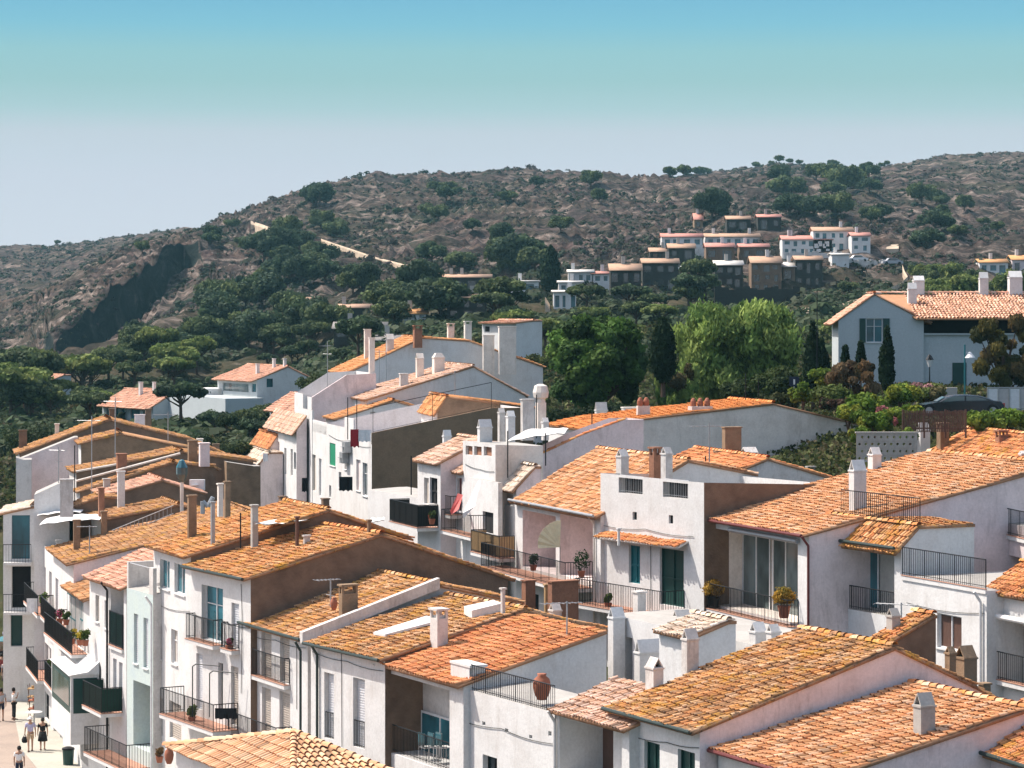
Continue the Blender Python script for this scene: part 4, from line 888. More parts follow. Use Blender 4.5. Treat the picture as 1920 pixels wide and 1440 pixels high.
Q['K6'] = house('striped old front with the tan corner roof left of the lavender wall', (556, 806), 188, 502, [(575, 780)], phi=14, yl=797, pal='tan', tm='tile_n', wall='white', gwall='pink', ov=.3, base=1,
  ops=[('blind', 512, 516, 825, 850, {'m': 'curtain'}), ('blind', 520, 524, 828, 853, {'m': 'curtain'}), ('blind', 533, 537, 840, 890, {'m': 'cream', 'sill': False}), ('blind', 545, 549, 842, 892, {'m': 'cream', 'sill': False}), ('hole', 551, 555, 848, 880, {'m': 'dark', 'nf': 1})])
Q['K6b'] = house('white house strip with two black shuttered windows in the centre cluster', (585, 770), 187, 556, [(589, 770)], phi=14, roof=False, base=1,
  ops=[('hole', 560, 565, 852, 884, {'m': 'dark', 'nf': 1}), ('blind', 575, 580, 800, 900, {'m': 'cream', 'sill': False})])
Q['K8'] = house('small pink house with orange tiles at the end of the centre row', (507, 838), 196, 475, [(520, 818), ('flat', 1)], phi=14, yl=826, pal='salmon', tm='tile_n', wall='white', gwall='pink', ov=.2, base=1, ops=[('hole', 493, 500, 862, 885, {'m': 'dark', 'nf': 1})])
Q['K9'] = house('lowest beige roofed house behind the tan stone wall', (488, 868), 193, 458, [(505, 850), ('flat', 1)], phi=14, pal='bleach', tm='tile_n', wall='pink', gwall='pink', ov=.2, base=1)

# ------------------------------------------------------------------ left: older roofs
Q['U7'] = house('white terrace block under two white canvas awnings at left', (100, 1036), 137.8, 70, [(165, 1014), (250, 1000)], phi=16, roof=False, gwall='white', base=0, deck=.5,
  ops=[('blind', 80, 86, 1062, 1140, {'m': 'wblind', 'sill': False}), ('blind', 92, 97, 1072, 1150, {'m': 'wblind', 'sill': False}), ('door', 84, 96, 1210, 1275, {'m': 'curtain'}), ('door', 84, 92, 1300, 1350, {'m': 'dark'})],
  bals=[(72, 99, 1140, .8, 1.0), (76, 99, 1262, .8, 1.0)], chs=[('plain', 110, 1040, 1012, 12, {'t': .6}), ('plain', 145, 1032, 1015, 60, {'t': 3.2, 'm': 'white', 'ra': .2})])
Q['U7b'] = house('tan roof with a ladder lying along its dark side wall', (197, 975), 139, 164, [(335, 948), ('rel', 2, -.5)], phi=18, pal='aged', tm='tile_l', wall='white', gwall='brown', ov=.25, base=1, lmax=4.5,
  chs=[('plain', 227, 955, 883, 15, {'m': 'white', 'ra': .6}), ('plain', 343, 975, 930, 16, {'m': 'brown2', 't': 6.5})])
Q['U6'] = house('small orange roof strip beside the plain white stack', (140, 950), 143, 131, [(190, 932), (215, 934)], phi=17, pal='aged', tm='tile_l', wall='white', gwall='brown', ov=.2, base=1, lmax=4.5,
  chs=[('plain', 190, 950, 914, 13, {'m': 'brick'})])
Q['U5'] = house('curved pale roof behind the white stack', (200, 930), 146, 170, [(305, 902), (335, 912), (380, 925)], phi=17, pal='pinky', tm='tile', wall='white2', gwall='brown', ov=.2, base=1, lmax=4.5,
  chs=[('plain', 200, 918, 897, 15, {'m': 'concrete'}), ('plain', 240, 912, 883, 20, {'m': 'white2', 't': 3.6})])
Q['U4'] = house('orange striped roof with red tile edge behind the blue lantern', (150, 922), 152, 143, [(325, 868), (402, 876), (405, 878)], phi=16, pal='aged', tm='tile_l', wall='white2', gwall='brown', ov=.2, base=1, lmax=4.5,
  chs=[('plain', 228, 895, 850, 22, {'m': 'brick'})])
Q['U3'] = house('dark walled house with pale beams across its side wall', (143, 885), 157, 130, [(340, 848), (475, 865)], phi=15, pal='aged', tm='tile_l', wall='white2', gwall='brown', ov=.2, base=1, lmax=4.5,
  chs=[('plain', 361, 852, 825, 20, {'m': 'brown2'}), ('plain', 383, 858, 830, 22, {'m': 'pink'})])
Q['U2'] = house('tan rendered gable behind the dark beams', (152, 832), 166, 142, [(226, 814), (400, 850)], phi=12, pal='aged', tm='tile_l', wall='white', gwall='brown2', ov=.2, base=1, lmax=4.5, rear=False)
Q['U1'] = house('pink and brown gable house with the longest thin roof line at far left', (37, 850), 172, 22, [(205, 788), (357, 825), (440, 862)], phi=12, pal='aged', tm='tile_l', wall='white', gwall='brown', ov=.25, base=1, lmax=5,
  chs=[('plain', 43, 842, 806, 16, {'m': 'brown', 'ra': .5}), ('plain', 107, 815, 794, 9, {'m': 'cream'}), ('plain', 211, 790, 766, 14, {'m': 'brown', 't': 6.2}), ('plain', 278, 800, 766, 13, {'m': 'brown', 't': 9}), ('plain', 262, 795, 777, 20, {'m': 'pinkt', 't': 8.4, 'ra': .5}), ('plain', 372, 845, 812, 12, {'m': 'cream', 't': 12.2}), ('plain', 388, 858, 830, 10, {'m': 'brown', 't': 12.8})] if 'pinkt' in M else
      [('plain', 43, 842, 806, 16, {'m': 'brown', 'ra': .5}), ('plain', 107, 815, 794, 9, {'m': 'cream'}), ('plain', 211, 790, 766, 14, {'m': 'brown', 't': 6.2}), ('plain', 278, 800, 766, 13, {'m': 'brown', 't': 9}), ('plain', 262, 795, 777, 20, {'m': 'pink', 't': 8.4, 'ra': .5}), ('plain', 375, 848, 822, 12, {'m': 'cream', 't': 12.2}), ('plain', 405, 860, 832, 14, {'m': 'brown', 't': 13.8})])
Q['U1b'] = house('pink rendered front part of the far left gable house', (34, 862), 169, 22, [(140, 820), ('flat', .2)], phi=10, roof=False, wall='white', gwall='pink', base=1, lmax=2)
Q['U0'] = house('brick and white shed at the left edge below the far left gable', (30, 858), 166, 0, [(44, 862), ('flat', .5)], phi=10, roof=False, wall='brick', gwall='white2', base=1, lmax=2)
Q['W1'] = house('plain grey white wall block between the left teal balconies and awnings', (64, 928), 142, 55, [(112, 906), ('flat', .5)], phi=8, roof=False, wall='white', gwall='white', base=0, lmax=3,
  chs=[('plain', 125, 950, 898, 26, {'t': 2.0, 'm': 'white2', 'ra': .5})])
Q['E1'] = house('left edge house with teal glazed doors on stacked balconies', (6, 964), 148, -20, [(60, 952), ('flat', .3)], phi=6, pal='bleach', tm='tile_n', wall='white', gwall='white', ov=.3, base=0, lmax=6,
  opsB=[('door', 22, 56, 966, 1048, {'m': 'glassb', 'd': .25}), ('hole', 22, 58, 1062, 1140, {'m': 'dark', 'nf': 1, 'd': .5}), ('hole', 20, 42, 1152, 1212, {'m': 'dgreen', 'nf': 1, 'd': .4})])
h = Q['E1']
for yb in (1053, 1146):
    t0, z, _ = h.onB(8, yb); t1, _, _ = h.onB(60, yb); bb = MB(); bb.box(t0, -.7, z-.15, t1, .0, z); b = bb.build('balcony', 'white', h.e)
    railing([(t0, -.66, z), (t1, -.66, z)], 1.0, 'railing', 'metal', b, .14)
Q['S1'] = house('old tan stone garden wall with cap at the end of the left roofs', (425, 866), 158, 400, [(476, 874), ('flat', .4)], phi=14, roof=False, wall='brown2', gwall='brown2', base=1, name='wall', cat='wall')

Q['K10'] = house('small white roof block stepping up left of the lavender wall', (568, 738), 194, 553, [(586, 741)], phi=14, roof=False, base=1, wall='white', gwall='white')
Q['K12'] = house('low white terrace parapet between the white gable and the orange block', (742, 775), 181, 733, [(838, 750), (846, 752)], phi=13, roof=False, wall='white', gwall='white', base=3, deck=.6)
Q['K13'] = house('white stepped wall at the right foot of the long tan roof', (868, 735), 193, 858, [(925, 722), (990, 748)], phi=13, roof=False, wall='white', gwall='white', base=3, deck=.8)
Q['K14'] = house('little white shed block below the two tall pale chimneys', (636, 742), 198, 628, [(690, 726), (700, 726)], phi=13, roof=False, wall='white', gwall='white2', base=3, deck=.5, chs=[('plain', 664, 735, 715, 10, {'m': 'white'})])
# ------------------------------------------------------------------ villa on the right
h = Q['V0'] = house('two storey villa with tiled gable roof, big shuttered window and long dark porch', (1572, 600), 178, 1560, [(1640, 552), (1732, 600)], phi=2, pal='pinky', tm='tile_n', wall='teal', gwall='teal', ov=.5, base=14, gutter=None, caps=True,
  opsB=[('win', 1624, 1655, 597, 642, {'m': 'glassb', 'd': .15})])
Mv = MB()
def bbox(mb, h, x0, x1, y0, y1, s0, s1, mi=0):
    t0, z0, _ = h.onB(x0, y1, s0); t1, z1, _ = h.onB(x1, y0, s0); mb.box(t0, s0, z0, t1, s1, z1, mi)
for a, b_ in ((1612, 1623), (1656, 1668)):
    mb = MB(); bbox(mb, h, a, b_, 597, 642, -.08, -.01); mb.build('shutter', 'dgreen', h.e)
# long right wing: its ridge runs left to right
wb = MB(); bbox(wb, h, 1732, 2100, 628, 745, .3, 6.0, 0); bbox(wb, h, 1732, 2100, 597, 628, 2.2, 6.0, 1); bbox(wb, h, 1732, 2100, 625, 628, .1, 2.2, 0)
wb.build('wing', ['teal', 'dark'], h.e)
t0, z0, _ = h.onB(1718, 597, -.5); t1, _, _ = h.onB(2120, 597, -.5); t2, z2, _ = h.onB(1648, 551, 4.6)
vd = np.array((0, 5.1, z2-z0)); Ls = np.linalg.norm(vd); vd /= Ls
parts = [slab_np([(t0, -.5, z0), (t1, -.5, z0), (t1, 4.6, z2), (t0-1.8, 4.6, z2)], .12), tiles((t0, -.5, z0+.02), (1, 0, 0), vd, t1-t0, Ls, 'pinky', .24, .4, 3), ridgecaps((t0-2.2, 4.6, z2+.08), (t1, 4.6, z2+.08), 'pinky', .14)]
V, Fq, C = merge(parts); npmesh('roof', V, Fq, 'tile_n', C, h.e)
for xc, yb, yt, w_ in ((1710, 568, 530, 16), (1722, 545, 517, 20), (1844, 548, 510, 16), (1903, 548, 508, 24)):
    s_ = 2.6 if yb > 550 else 4.6
    t, z, D = h.onB(xc, yb, s_); chimney(h.e.children[-1] if False else [c for c in h.e.children if c.name.startswith('roof')][-1], t, s_, z, (yb-yt)*D/F, w_*D/F, w_*D/F*.8, 'gable', 'white')
mb = MB(); bbox(mb, h, 1786, 1812, 680, 745, .26, .34); mb.build('door', 'dgreen', h.e)
# pink roofed villas below the hill
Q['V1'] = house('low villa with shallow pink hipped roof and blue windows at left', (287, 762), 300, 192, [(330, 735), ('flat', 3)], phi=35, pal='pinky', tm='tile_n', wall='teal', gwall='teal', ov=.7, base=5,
  ops=[('hole', 200, 207, 762, 790, {'m': 'glassb', 'nf': 1}), ('hole', 216, 222, 762, 786, {'m': 'glassb', 'nf': 1}), ('hole', 228, 234, 764, 788, {'m': 'glassb', 'nf': 1}), ('hole', 245, 262, 762, 792, {'m': 'glassb', 'nf': 1}), ('hole', 268, 275, 765, 788, {'m': 'glassb', 'nf': 1})],
  chs=[('plain', 264, 742, 716, 9, {'m': 'white'}), ('plain', 289, 735, 716, 7, {'m': 'white'})])
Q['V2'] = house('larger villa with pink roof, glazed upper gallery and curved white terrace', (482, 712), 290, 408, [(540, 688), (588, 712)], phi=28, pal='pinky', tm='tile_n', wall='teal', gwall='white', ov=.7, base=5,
  ops=[('hole', 418, 466, 719, 734, {'m': 'glass2', 'nf': 1}), ('hole', 472, 480, 720, 735, {'m': 'glassb', 'nf': 1})], opsB=[('hole', 500, 512, 710, 726, {'m': 'glassb', 'nf': 1}), ('hole', 562, 568, 706, 716, {'m': 'glassb', 'nf': 1})],
  chs=[('plain', 483, 702, 682, 8, {'m': 'white'}), ('plain', 514, 690, 672, 7, {'m': 'white'}), ('plain', 534, 688, 672, 7, {'m': 'white'})])
h = Q['V2']; t, z, D = h.onA(392, 733)[0], h.onA(392, 733)[1], 0
mb = MB(); mb.lathe([(2.2, z-3.4), (2.2, z-.5), (3.0, z-.45), (3.0, z+.35), (2.8, z+.35)], (-.5, t-1, 0), 24); mb.build('terrace', 'white', h.e)
mb = MB(); sA = h.onA(370, 0)[0]; zt = h.onA(440, 742)[1]; mb.box(-4.5, -2, 0, -.1, sA, zt); mb.build('terrace', 'teal', h.e)
Q['V3'] = house('small pink roofed villa wing half hidden by the centre cluster', (560, 768), 240, 506, [(600, 742), ('flat', 2)], phi=28, pal='pinky', tm='tile_n', wall='teal', gwall='pink', ov=.6, base=5,
  ops=[('hole', 522, 528, 772, 788, {'m': 'glassb', 'nf': 1}), ('hole', 533, 539, 772, 788, {'m': 'glassb', 'nf': 1})])
Q['V4'] = house('white house with gable behind the tall chimneys of the centre', (968, 606), 260, 904, [(1000, 602), ('flat', 1)], phi=30, pal='pinky', tm='tile_n', wall='white', gwall='white', ov=.4, base=8,
  ops=[('hole', 909, 918, 612, 622, {'m': 'dark', 'nf': 1})])
Q['V5'] = house('orange roof showing between the pines at far left', (100, 712), 345, 66, [(120, 704), ('flat', 1)], phi=35, pal='pinky', tm='tile_n', wall='teal', gwall='teal', ov=.5, base=5)

# ------------------------------------------------------------------ houses on the hillside
M['hroof'] = attrmat('far_roof_tiles', 'tc', .9, 1.2, .85, 1.15)
RC = {'o': (.40, .26, .18), 'p': (.46, .22, .18), 'w': (.55, .52, .48), 'g': (.2, .19, .18), 'O': (.52, .27, .12)}
def hill_house(label, x0, x1, yr, ye, yb, wall, rc, nw=3, rows=1, D=None, wm='glass', over=.3, skew=.35, group=None):
    if D is None:
        p = hit((x0+x1)/2, yb); D = p.y if p else 500
    D = D-1.5; e = empty('house', ((x0-CX)*D/F, D, 0)); W = (x1-x0)*D/F; zb = H-(yb-HY)*D/F-6; ze = H-(ye-HY)*D/F; depth = max(6, W*.55)
    e.location.z = zb; ze -= zb; k = D/F
    tag(e, label, 'house', group)
    rng_ = random.Random(int(x0*7+yb))
    holes = []; wins = []
    hh = (yb-ye)*k; rh = hh/rows
    for r_ in range(rows):
        zz = ze-rh*(r_+1)
        for i in range(nw):
            c = W*(i+.5+rng_.uniform(-.12, .12))/nw; w2 = W/nw*rng_.uniform(.18, .33); h0 = zz+rh*rng_.choice((.12, .35)); h1 = zz+rh*.78
            holes.append([(c-w2, h0), (c+w2, h0), (c+w2, h1), (c-w2, h1)])
    wb = MB(); fn = lambda u, z, d: (u, d, z)
    wb.sheet([(0, 0), (W, 0), (W, ze), (0, ze)], holes, fn)
    wb.quad((0, depth, 0), (0, 0, 0), (0, 0, ze), (0, depth, ze)); wb.quad((W, 0, 0), (W, depth, 0), (W, depth, ze), (W, 0, ze)); wb.quad((W, depth, 0), (0, depth, 0), (0, depth, ze), (W, depth, ze))
    for hl in holes:
        for i in range(4): a, b = hl[i], hl[(i+1) % 4]; wb.quad((a[0], 0, a[1]), (b[0], 0, b[1]), (b[0], .25, b[1]), (a[0], .25, a[1]))
    wb.build('wall', wall, e)
    for hl in holes:
        mb = MB(); mb.quad(*[(a, .25, z) for a, z in hl]); mb.build('window', wm, e)
    rise = max(.12, (ye-yr)*k); o = over
    dd = depth*.5
    p = [(-o, -o, ze), (W+o, -o, ze), (W+o, dd, ze+rise), (-o, dd, ze+rise)]
    q = [(-o, dd, ze+rise), (W+o, dd, ze+rise), (W+o, depth+o, ze), (-o, depth+o, ze)]
    parts = [slab_np([(a[0], a[1], a[2]+.04) for a in p], .13, RC[rc]), slab_np([(a[0], a[1], a[2]+.04) for a in q], .13, RC[rc])]
    V, Fq, C = merge(parts); r = npmesh('roof', V, Fq, 'hroof', C, e)
    for i in range(1 if W < 9 else 2):
        cx_ = W*rng_.uniform(.15, .85); mb = MB(); mb.box(cx_-.3, dd-.3, ze, cx_+.3, dd+.3, ze+rise+1.2); mb.build('chimney', 'white' if wall != 'stone' else 'concrete', r)
    return e
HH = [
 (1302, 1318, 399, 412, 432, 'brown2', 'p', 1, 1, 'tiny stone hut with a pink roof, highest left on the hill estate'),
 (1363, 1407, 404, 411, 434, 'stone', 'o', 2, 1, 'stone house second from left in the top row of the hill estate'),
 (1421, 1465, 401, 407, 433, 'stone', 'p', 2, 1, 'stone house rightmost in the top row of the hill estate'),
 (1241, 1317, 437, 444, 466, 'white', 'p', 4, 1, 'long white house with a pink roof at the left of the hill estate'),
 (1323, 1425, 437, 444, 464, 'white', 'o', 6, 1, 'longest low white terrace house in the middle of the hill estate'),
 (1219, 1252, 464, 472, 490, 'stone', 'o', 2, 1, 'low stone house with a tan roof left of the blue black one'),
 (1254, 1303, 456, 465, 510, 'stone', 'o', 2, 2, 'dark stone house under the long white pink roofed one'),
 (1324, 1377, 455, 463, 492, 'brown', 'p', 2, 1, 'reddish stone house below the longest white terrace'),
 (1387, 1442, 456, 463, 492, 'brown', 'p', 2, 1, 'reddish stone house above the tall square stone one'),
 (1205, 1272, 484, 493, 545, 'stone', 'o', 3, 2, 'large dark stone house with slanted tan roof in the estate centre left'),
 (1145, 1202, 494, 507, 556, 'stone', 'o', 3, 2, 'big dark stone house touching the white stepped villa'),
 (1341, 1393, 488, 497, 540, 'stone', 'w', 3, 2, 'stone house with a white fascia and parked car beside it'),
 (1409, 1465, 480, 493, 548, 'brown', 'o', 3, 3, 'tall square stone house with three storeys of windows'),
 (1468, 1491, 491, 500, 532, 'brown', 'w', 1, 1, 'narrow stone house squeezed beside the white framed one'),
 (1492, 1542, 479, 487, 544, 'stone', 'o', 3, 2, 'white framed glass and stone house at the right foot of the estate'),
 (1525, 1600, 425, 433, 472, 'white', 'o', 5, 2, 'tallest white row house with small chimneys at the estate right'),
 (1597, 1632, 435, 442, 472, 'white', 'p', 2, 2, 'white end house at the right of the hill estate'),
 (1467, 1560, 441, 449, 478, 'white', 'p', 6, 2, 'white row of houses in front of the tallest white one'),
 (1560, 1592, 474, 477, 502, 'white', 'w', 0, 1, 'blank white block under the white row of the hill'),
 (1837, 1890, 485, 492, 516, 'white', 'O', 3, 1, 'white cottage in the green slope at right'),
 (1898, 1945, 478, 487, 512, 'pink', 'O', 2, 1, 'pinkish cottage cut by the right edge of the photo'),
 (1066, 1112, 505, 510, 534, 'white', 'w', 3, 1, 'top block of the white stepped villa left of the hill estate'),
 (1048, 1092, 526, 529, 556, 'white', 'w', 2, 1, 'middle block of the white stepped villa on the hill'),
 (1038, 1080, 544, 547, 580, 'white', 'w', 3, 1, 'lowest block of the white stepped villa on the hill'),
 (1110, 1146, 508, 513, 534, 'white', 'p', 2, 1, 'white wing with a pink roof joining the stepped villa'),
 (826, 920, 514, 520, 548, 'stone', 'o', 4, 1, 'long dark house with a thin beige roof among the pines, upper one'),
 (838, 912, 551, 558, 598, 'stone', 'o', 3, 2, 'dark house directly below the long thin roofed one'),
 (957, 1010, 526, 527, 553, 'white', 'w', 1, 1, 'white cube house with one dark window among the pines'),
 (542, 590, 557, 562, 580, 'stone', 'o', 3, 1, 'small dark pavilion highest left among the slope pines'),
 (634, 690, 570, 577, 602, 'stone', 'o', 3, 1, 'dark pavilion with thin roof in the middle of the slope pines'),
 (755, 798, 579, 588, 600, 'white', 'O', 3, 1, 'small house with a bright orange roof among the slope pines'),
 (626, 722, 604, 616, 640, 'stone', 'g', 4, 1, 'dark house with wide grey roof right above the lantern post'),
 (706, 768, 629, 638, 652, 'stone', 'g', 2, 1, 'low grey roof just behind the left chimneys of the highest gable'),
]
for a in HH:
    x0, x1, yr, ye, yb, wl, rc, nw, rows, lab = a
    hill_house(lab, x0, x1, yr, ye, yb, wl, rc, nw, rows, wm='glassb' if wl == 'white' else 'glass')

for i, (x0, x1, yt, yb, mt, lab) in enumerate(((1275, 1335, 512, 545, 'stone', 'dark stone retaining wall under the parked cars on the estate'), (1340, 1500, 540, 575, 'stone', 'long dark retaining wall below the tall square stone house'), (1592, 1660, 488, 497, 'white2', 'low white wall right of the white row on the hill'),
    (1240, 1330, 462, 470, 'white2', 'pale terrace wall under the long white pink roofed house'), (1425, 1470, 470, 480, 'white2', 'short pale wall between the reddish stone house and the white row'), (1140, 1205, 553, 562, 'stone', 'dark garden wall in front of the big dark stone house'), (1470, 1600, 473, 484, 'white2', 'white yard wall below the white row of houses'), (925, 1010, 553, 560, 'concrete', 'grey garden wall below the white cube house'))):
    p = hit((x0+x1)/2, yb); D = p.y-2.2; a = P(x0, yb, D); k = D/F; mb = MB(); n = 12
    for j in range(n):
        xa = (x1-x0)*k*j/n; xb = (x1-x0)*k*(j+1)/n-.004; dz = .25*math.sin(j*1.7+i); mb.box(xa, 0, -3, xb, .5, (yb-yt)*k+dz)
    e = mb.build('retaining_wall', mt); e.location = a; tag(e, lab, 'wall')
# ------------------------------------------------------------------ paths on the slope
RPTS = []
def ribbon(pts, wid, name, mat, up=.35, D=None):
    P3 = []
    for (xa, ya), (xb, yb) in zip(pts[:-1], pts[1:]): RPTS.extend([(xa+(xb-xa)*q/4, ya+(yb-ya)*q/4) for q in range(5)])
    for x, y in pts:
        p = hit(x, y)
        if p: P3.append(p)
    pts2 = []
    for (xa, ya), (xb, yb) in zip(pts[:-1], pts[1:]):
        n = max(2, int(abs(xb-xa)+abs(yb-ya))//3); pts2 += [(xa+(xb-xa)*q/n, ya+(yb-ya)*q/n) for q in range(n)]
    pts2.append(pts[-1]); Dl = np.array([hit(x, y).y for x, y in pts2]); k = 7
    Dp = np.pad(Dl, k, 'edge'); Dm = np.array([np.min(Dp[i:i+2*k+1])-1 for i in range(len(Dl))]); Dp = np.pad(Dm, k, 'edge'); Dm = np.convolve(Dp, np.ones(2*k+1)/(2*k+1), 'valid')
    mb = MB(); A = []; B = []
    for (x, y), D in zip(pts2, Dm):
        wy = wid*.36*F/D*.5; jit = 0
        A.append(P(x, y+wy*.5+jit, D-wid*.35)); B.append(P(x, y-wy*.5+jit, D+wid*.35))
    for i in range(len(A)-1):
        dn = Vector((0, 0, -3)); mb.add([A[i], A[i+1], B[i+1], B[i], A[i]+dn, A[i+1]+dn, B[i]+dn, B[i+1]+dn], [(0, 1, 2, 3), (4, 5, 1, 0), (3, 2, 7, 6)])
    tag(mb.build(name, mat), kind='structure')
M['path'] = plain('pale_dirt_path', (.50, .40, .30), .95, 0, .05, .25, .3)
ribbon([(602, 449), (625, 457), (652, 466), (676, 474), (702, 483), (730, 490), (757, 497), (785, 503), (828, 511)], 2.2, 'path', 'path')
ribbon([(470, 417), (492, 424), (512, 432)], 6, 'path', 'path')
ribbon([(1692, 500), (1696, 512), (1702, 522), (1690, 534), (1672, 542), (1650, 552), (1620, 562), (1580, 572), (1530, 580), (1480, 586), (1445, 588)], 4, 'road', 'path')
ribbon([(1262, 614), (1300, 610), (1345, 602)], 3.5, 'path', 'path')
ribbon([(1022, 562), (1030, 575), (1036, 588)], 5, 'path', 'path')
ribbon([(1662, 463), (1685, 462)], 5, 'path', 'path')

# ------------------------------------------------------------------ pines on the slope
HP = [(.028, .045, .022), (.036, .052, .024), (.022, .038, .022)]
proto = {}
cols_far = {'dark': [(.055, .085, .045), (.07, .105, .05), (.042, .065, .04)], 'mid': [(.085, .115, .05), (.11, .14, .055), (.065, .09, .044)], 'light': [(.14, .18, .05), (.11, .15, .045), (.17, .20, .06)]}
def inst(kind, shape, p, rad, label, cat, group, name='pine_tree'):
    key = (kind, shape, random.randint(0, 2))
    if key not in proto:
        o = pine(name, 4.0, 7.5 if shape == 'umb' else 6.4, 3200, .30, cols_far[kind], shape == 'umb', len(proto)+3)
        proto[key] = (o, [False])
        o.location = (0, -500, -500)
    o, used = proto[key]
    if used[0]: c = copy_tree(o)
    else: c = o; used[0] = True
    c.name = name
    c.location = p; c.rotation_euler = (0, 0, random.uniform(0, 6.28)); s = rad/4.0; c.scale = (s, s, s*random.uniform(.8, 1.1))
    tag(c, label, cat, group); return c
UMB = 0
def grow(x0, x1, y0, y1, n, r0, r1, kinds, shape, label, group, slope=None, cat='tree', name='pine_tree'):
    for _ in range(int(n*(1.1 if name == 'pine_tree' else 1.2))):
        x = random.uniform(x0, x1); y = random.uniform(y0, y1)
        if slope: y += (x-x0)*slope
        if any(a[0]-9 < x < a[1]+9 and a[2]-3 < y < a[4]+44 for a in HH) or any(abs(x-u) < 13 and -4 < y-v < 46 for u, v in RPTS): continue
        p = hit(x, y)
        if p is None: continue
        inst(random.choice(kinds), shape if (p.y < 420 or random.random() < .25) else 'rnd', (p.x, p.y, p.z-.4), random.uniform(r0, r1)*random.choice((.6, .75, .9)), label, cat, group, name)
grow(490, 650, 425, 640, 42, 4.0, 6.6, ['dark', 'mid'], 'rnd', 'dark pine among the dense pines left of the diagonal path', 'pines left of the diagonal path')
grow(585, 645, 385, 410, 3, 5, 7, ['dark'], 'rnd', 'dark pine clump alone near the left crest of the hill', 'pines near the left crest')
grow(385, 600, 560, 665, 26, 3.5, 5.6, ['dark', 'mid'], 'rnd', 'pine on the rocky slope right of the dark cliff', 'pines right of the dark cliff')
grow(240, 400, 640, 690, 16, 3, 4.4, ['mid', 'dark'], 'umb', 'pine at the foot of the dark cliff', 'pines at the cliff foot')
grow(640, 830, 500, 640, 34, 3.5, 5.5, ['dark', 'mid'], 'rnd', 'pine on the slope below the diagonal path', 'pines below the diagonal path')
grow(830, 1020, 560, 625, 16, 3.0, 4.6, ['mid', 'dark'], 'umb', 'pine around the two thin roofed dark houses', 'pines around the dark houses')
grow(790, 1030, 495, 520, 12, 4.5, 6.5, ['dark', 'mid'], 'rnd', 'tall pine in the line behind the thin roofed dark houses', 'pines behind the dark houses')
grow(1060, 1300, 560, 605, 14, 2.6, 4.2, ['mid', 'dark'], 'umb', 'pine on the brown ground below the white stepped villa', 'pines below the stepped villa')
grow(1290, 1640, 550, 590, 18, 2.4, 4.0, ['dark', 'mid'], 'umb', 'pine on the dark bank below the hill estate', 'pines below the hill estate')
grow(1300, 1480, 395, 420, 9, 4.5, 7.5, ['dark'], 'rnd', 'dark pine behind the top row of the hill estate', 'pines behind the hill estate')
grow(1470, 1660, 400, 425, 6, 3.5, 6, ['dark', 'mid'], 'rnd', 'pine behind the white row of the hill estate', 'pines behind the white row')
grow(1300, 1700, 465, 500, 10, 2.5, 4, ['dark', 'mid'], 'umb', 'pine standing between the houses of the hill estate', 'pines between estate houses')
grow(1400, 1700, 335, 385, 9, 4, 8, ['dark', 'mid'], 'rnd', 'dark tree on the upper right slope above the estate', 'trees above the estate')
grow(1700, 1910, 380, 470, 10, 3, 5.5, ['dark', 'mid'], 'rnd', 'tree on the bushy far right slope', 'trees on the right slope')
grow(1700, 1920, 520, 585, 26, 2.0, 3.6, ['light', 'mid'], 'rnd', 'bright green bush on the bank behind the villa roof', 'bushes behind the villa roof', None, 'bush', 'bush')
grow(1440, 1570, 590, 640, 16, 1.8, 3.0, ['light', 'mid'], 'rnd', 'green bush on the bank left of the villa', 'bushes left of the villa', None, 'bush', 'bush')
grow(-20, 190, 705, 800, 30, 3.0, 4.8, ['light', 'mid', 'mid'], 'umb', 'green umbrella pine in the wood at the far left', 'umbrella pines at the far left')
grow(180, 380, 695, 735, 14, 3.0, 4.4, ['mid', 'light'], 'umb', 'umbrella pine behind the left pink roofed villa', 'umbrella pines behind the left villa')
grow(395, 520, 815, 840, 6, 1.8, 2.8, ['mid', 'dark'], 'umb', 'small pine in the garden below the larger pink roofed villa', 'pines in the villa garden')
grow(500, 690, 665, 700, 16, 2.6, 3.6, ['mid', 'dark'], 'umb', 'rounded pine above the larger pink roofed villa', 'pines above the larger villa')
grow(960, 1030, 640, 670, 5, 2, 3, ['mid', 'light'], 'umb', 'shrubby pine right of the highest gable', 'pines right of the highest gable')
grow(1030, 1240, 615, 640, 10, 2, 3, ['mid', 'light'], 'umb', 'pine behind the big round dark pine', 'pines behind the big pine')
grow(100, 480, 425, 475, 7, 2.5, 5, ['dark', 'mid'], 'rnd', 'lone shrub on the crest above the dark cliff', 'shrubs above the cliff', None, 'bush', 'bush')
grow(700, 1200, 350, 460, 14, 2.5, 5, ['dark', 'mid'], 'rnd', 'dark shrub on the bare upper hill', 'shrubs on the bare hill', None, 'bush', 'bush')
for k in range(22):   # skyline shrubs
    x = random.choice([random.uniform(1250, 1330), random.uniform(1380, 1780)]); i = int(np.searchsorted(gx, x)); row = _ty[i]; j = int(np.argmin(row[:-4])); 
    inst('mid', 'rnd', (TX[i][j], TD[i][j], TZ[i][j]-.6), random.uniform(1.5, 3), 'grey green tree on the right hand skyline', 'tree', 'trees on the skyline')
o = inst('dark', 'umb', tuple(P(340, 800, 268)), 2.9, 'umbrella pine between the two pink roofed villas', 'tree', None); o.scale.z *= 1.1
for c_ in ((1032, 552, 4.2), ):
    p = hit(1032, 552); tag(cypress('cypress', 2.0, 9.0, 2500, .3, p, 3), 'dark cypress left of the white stepped villa', 'tree')

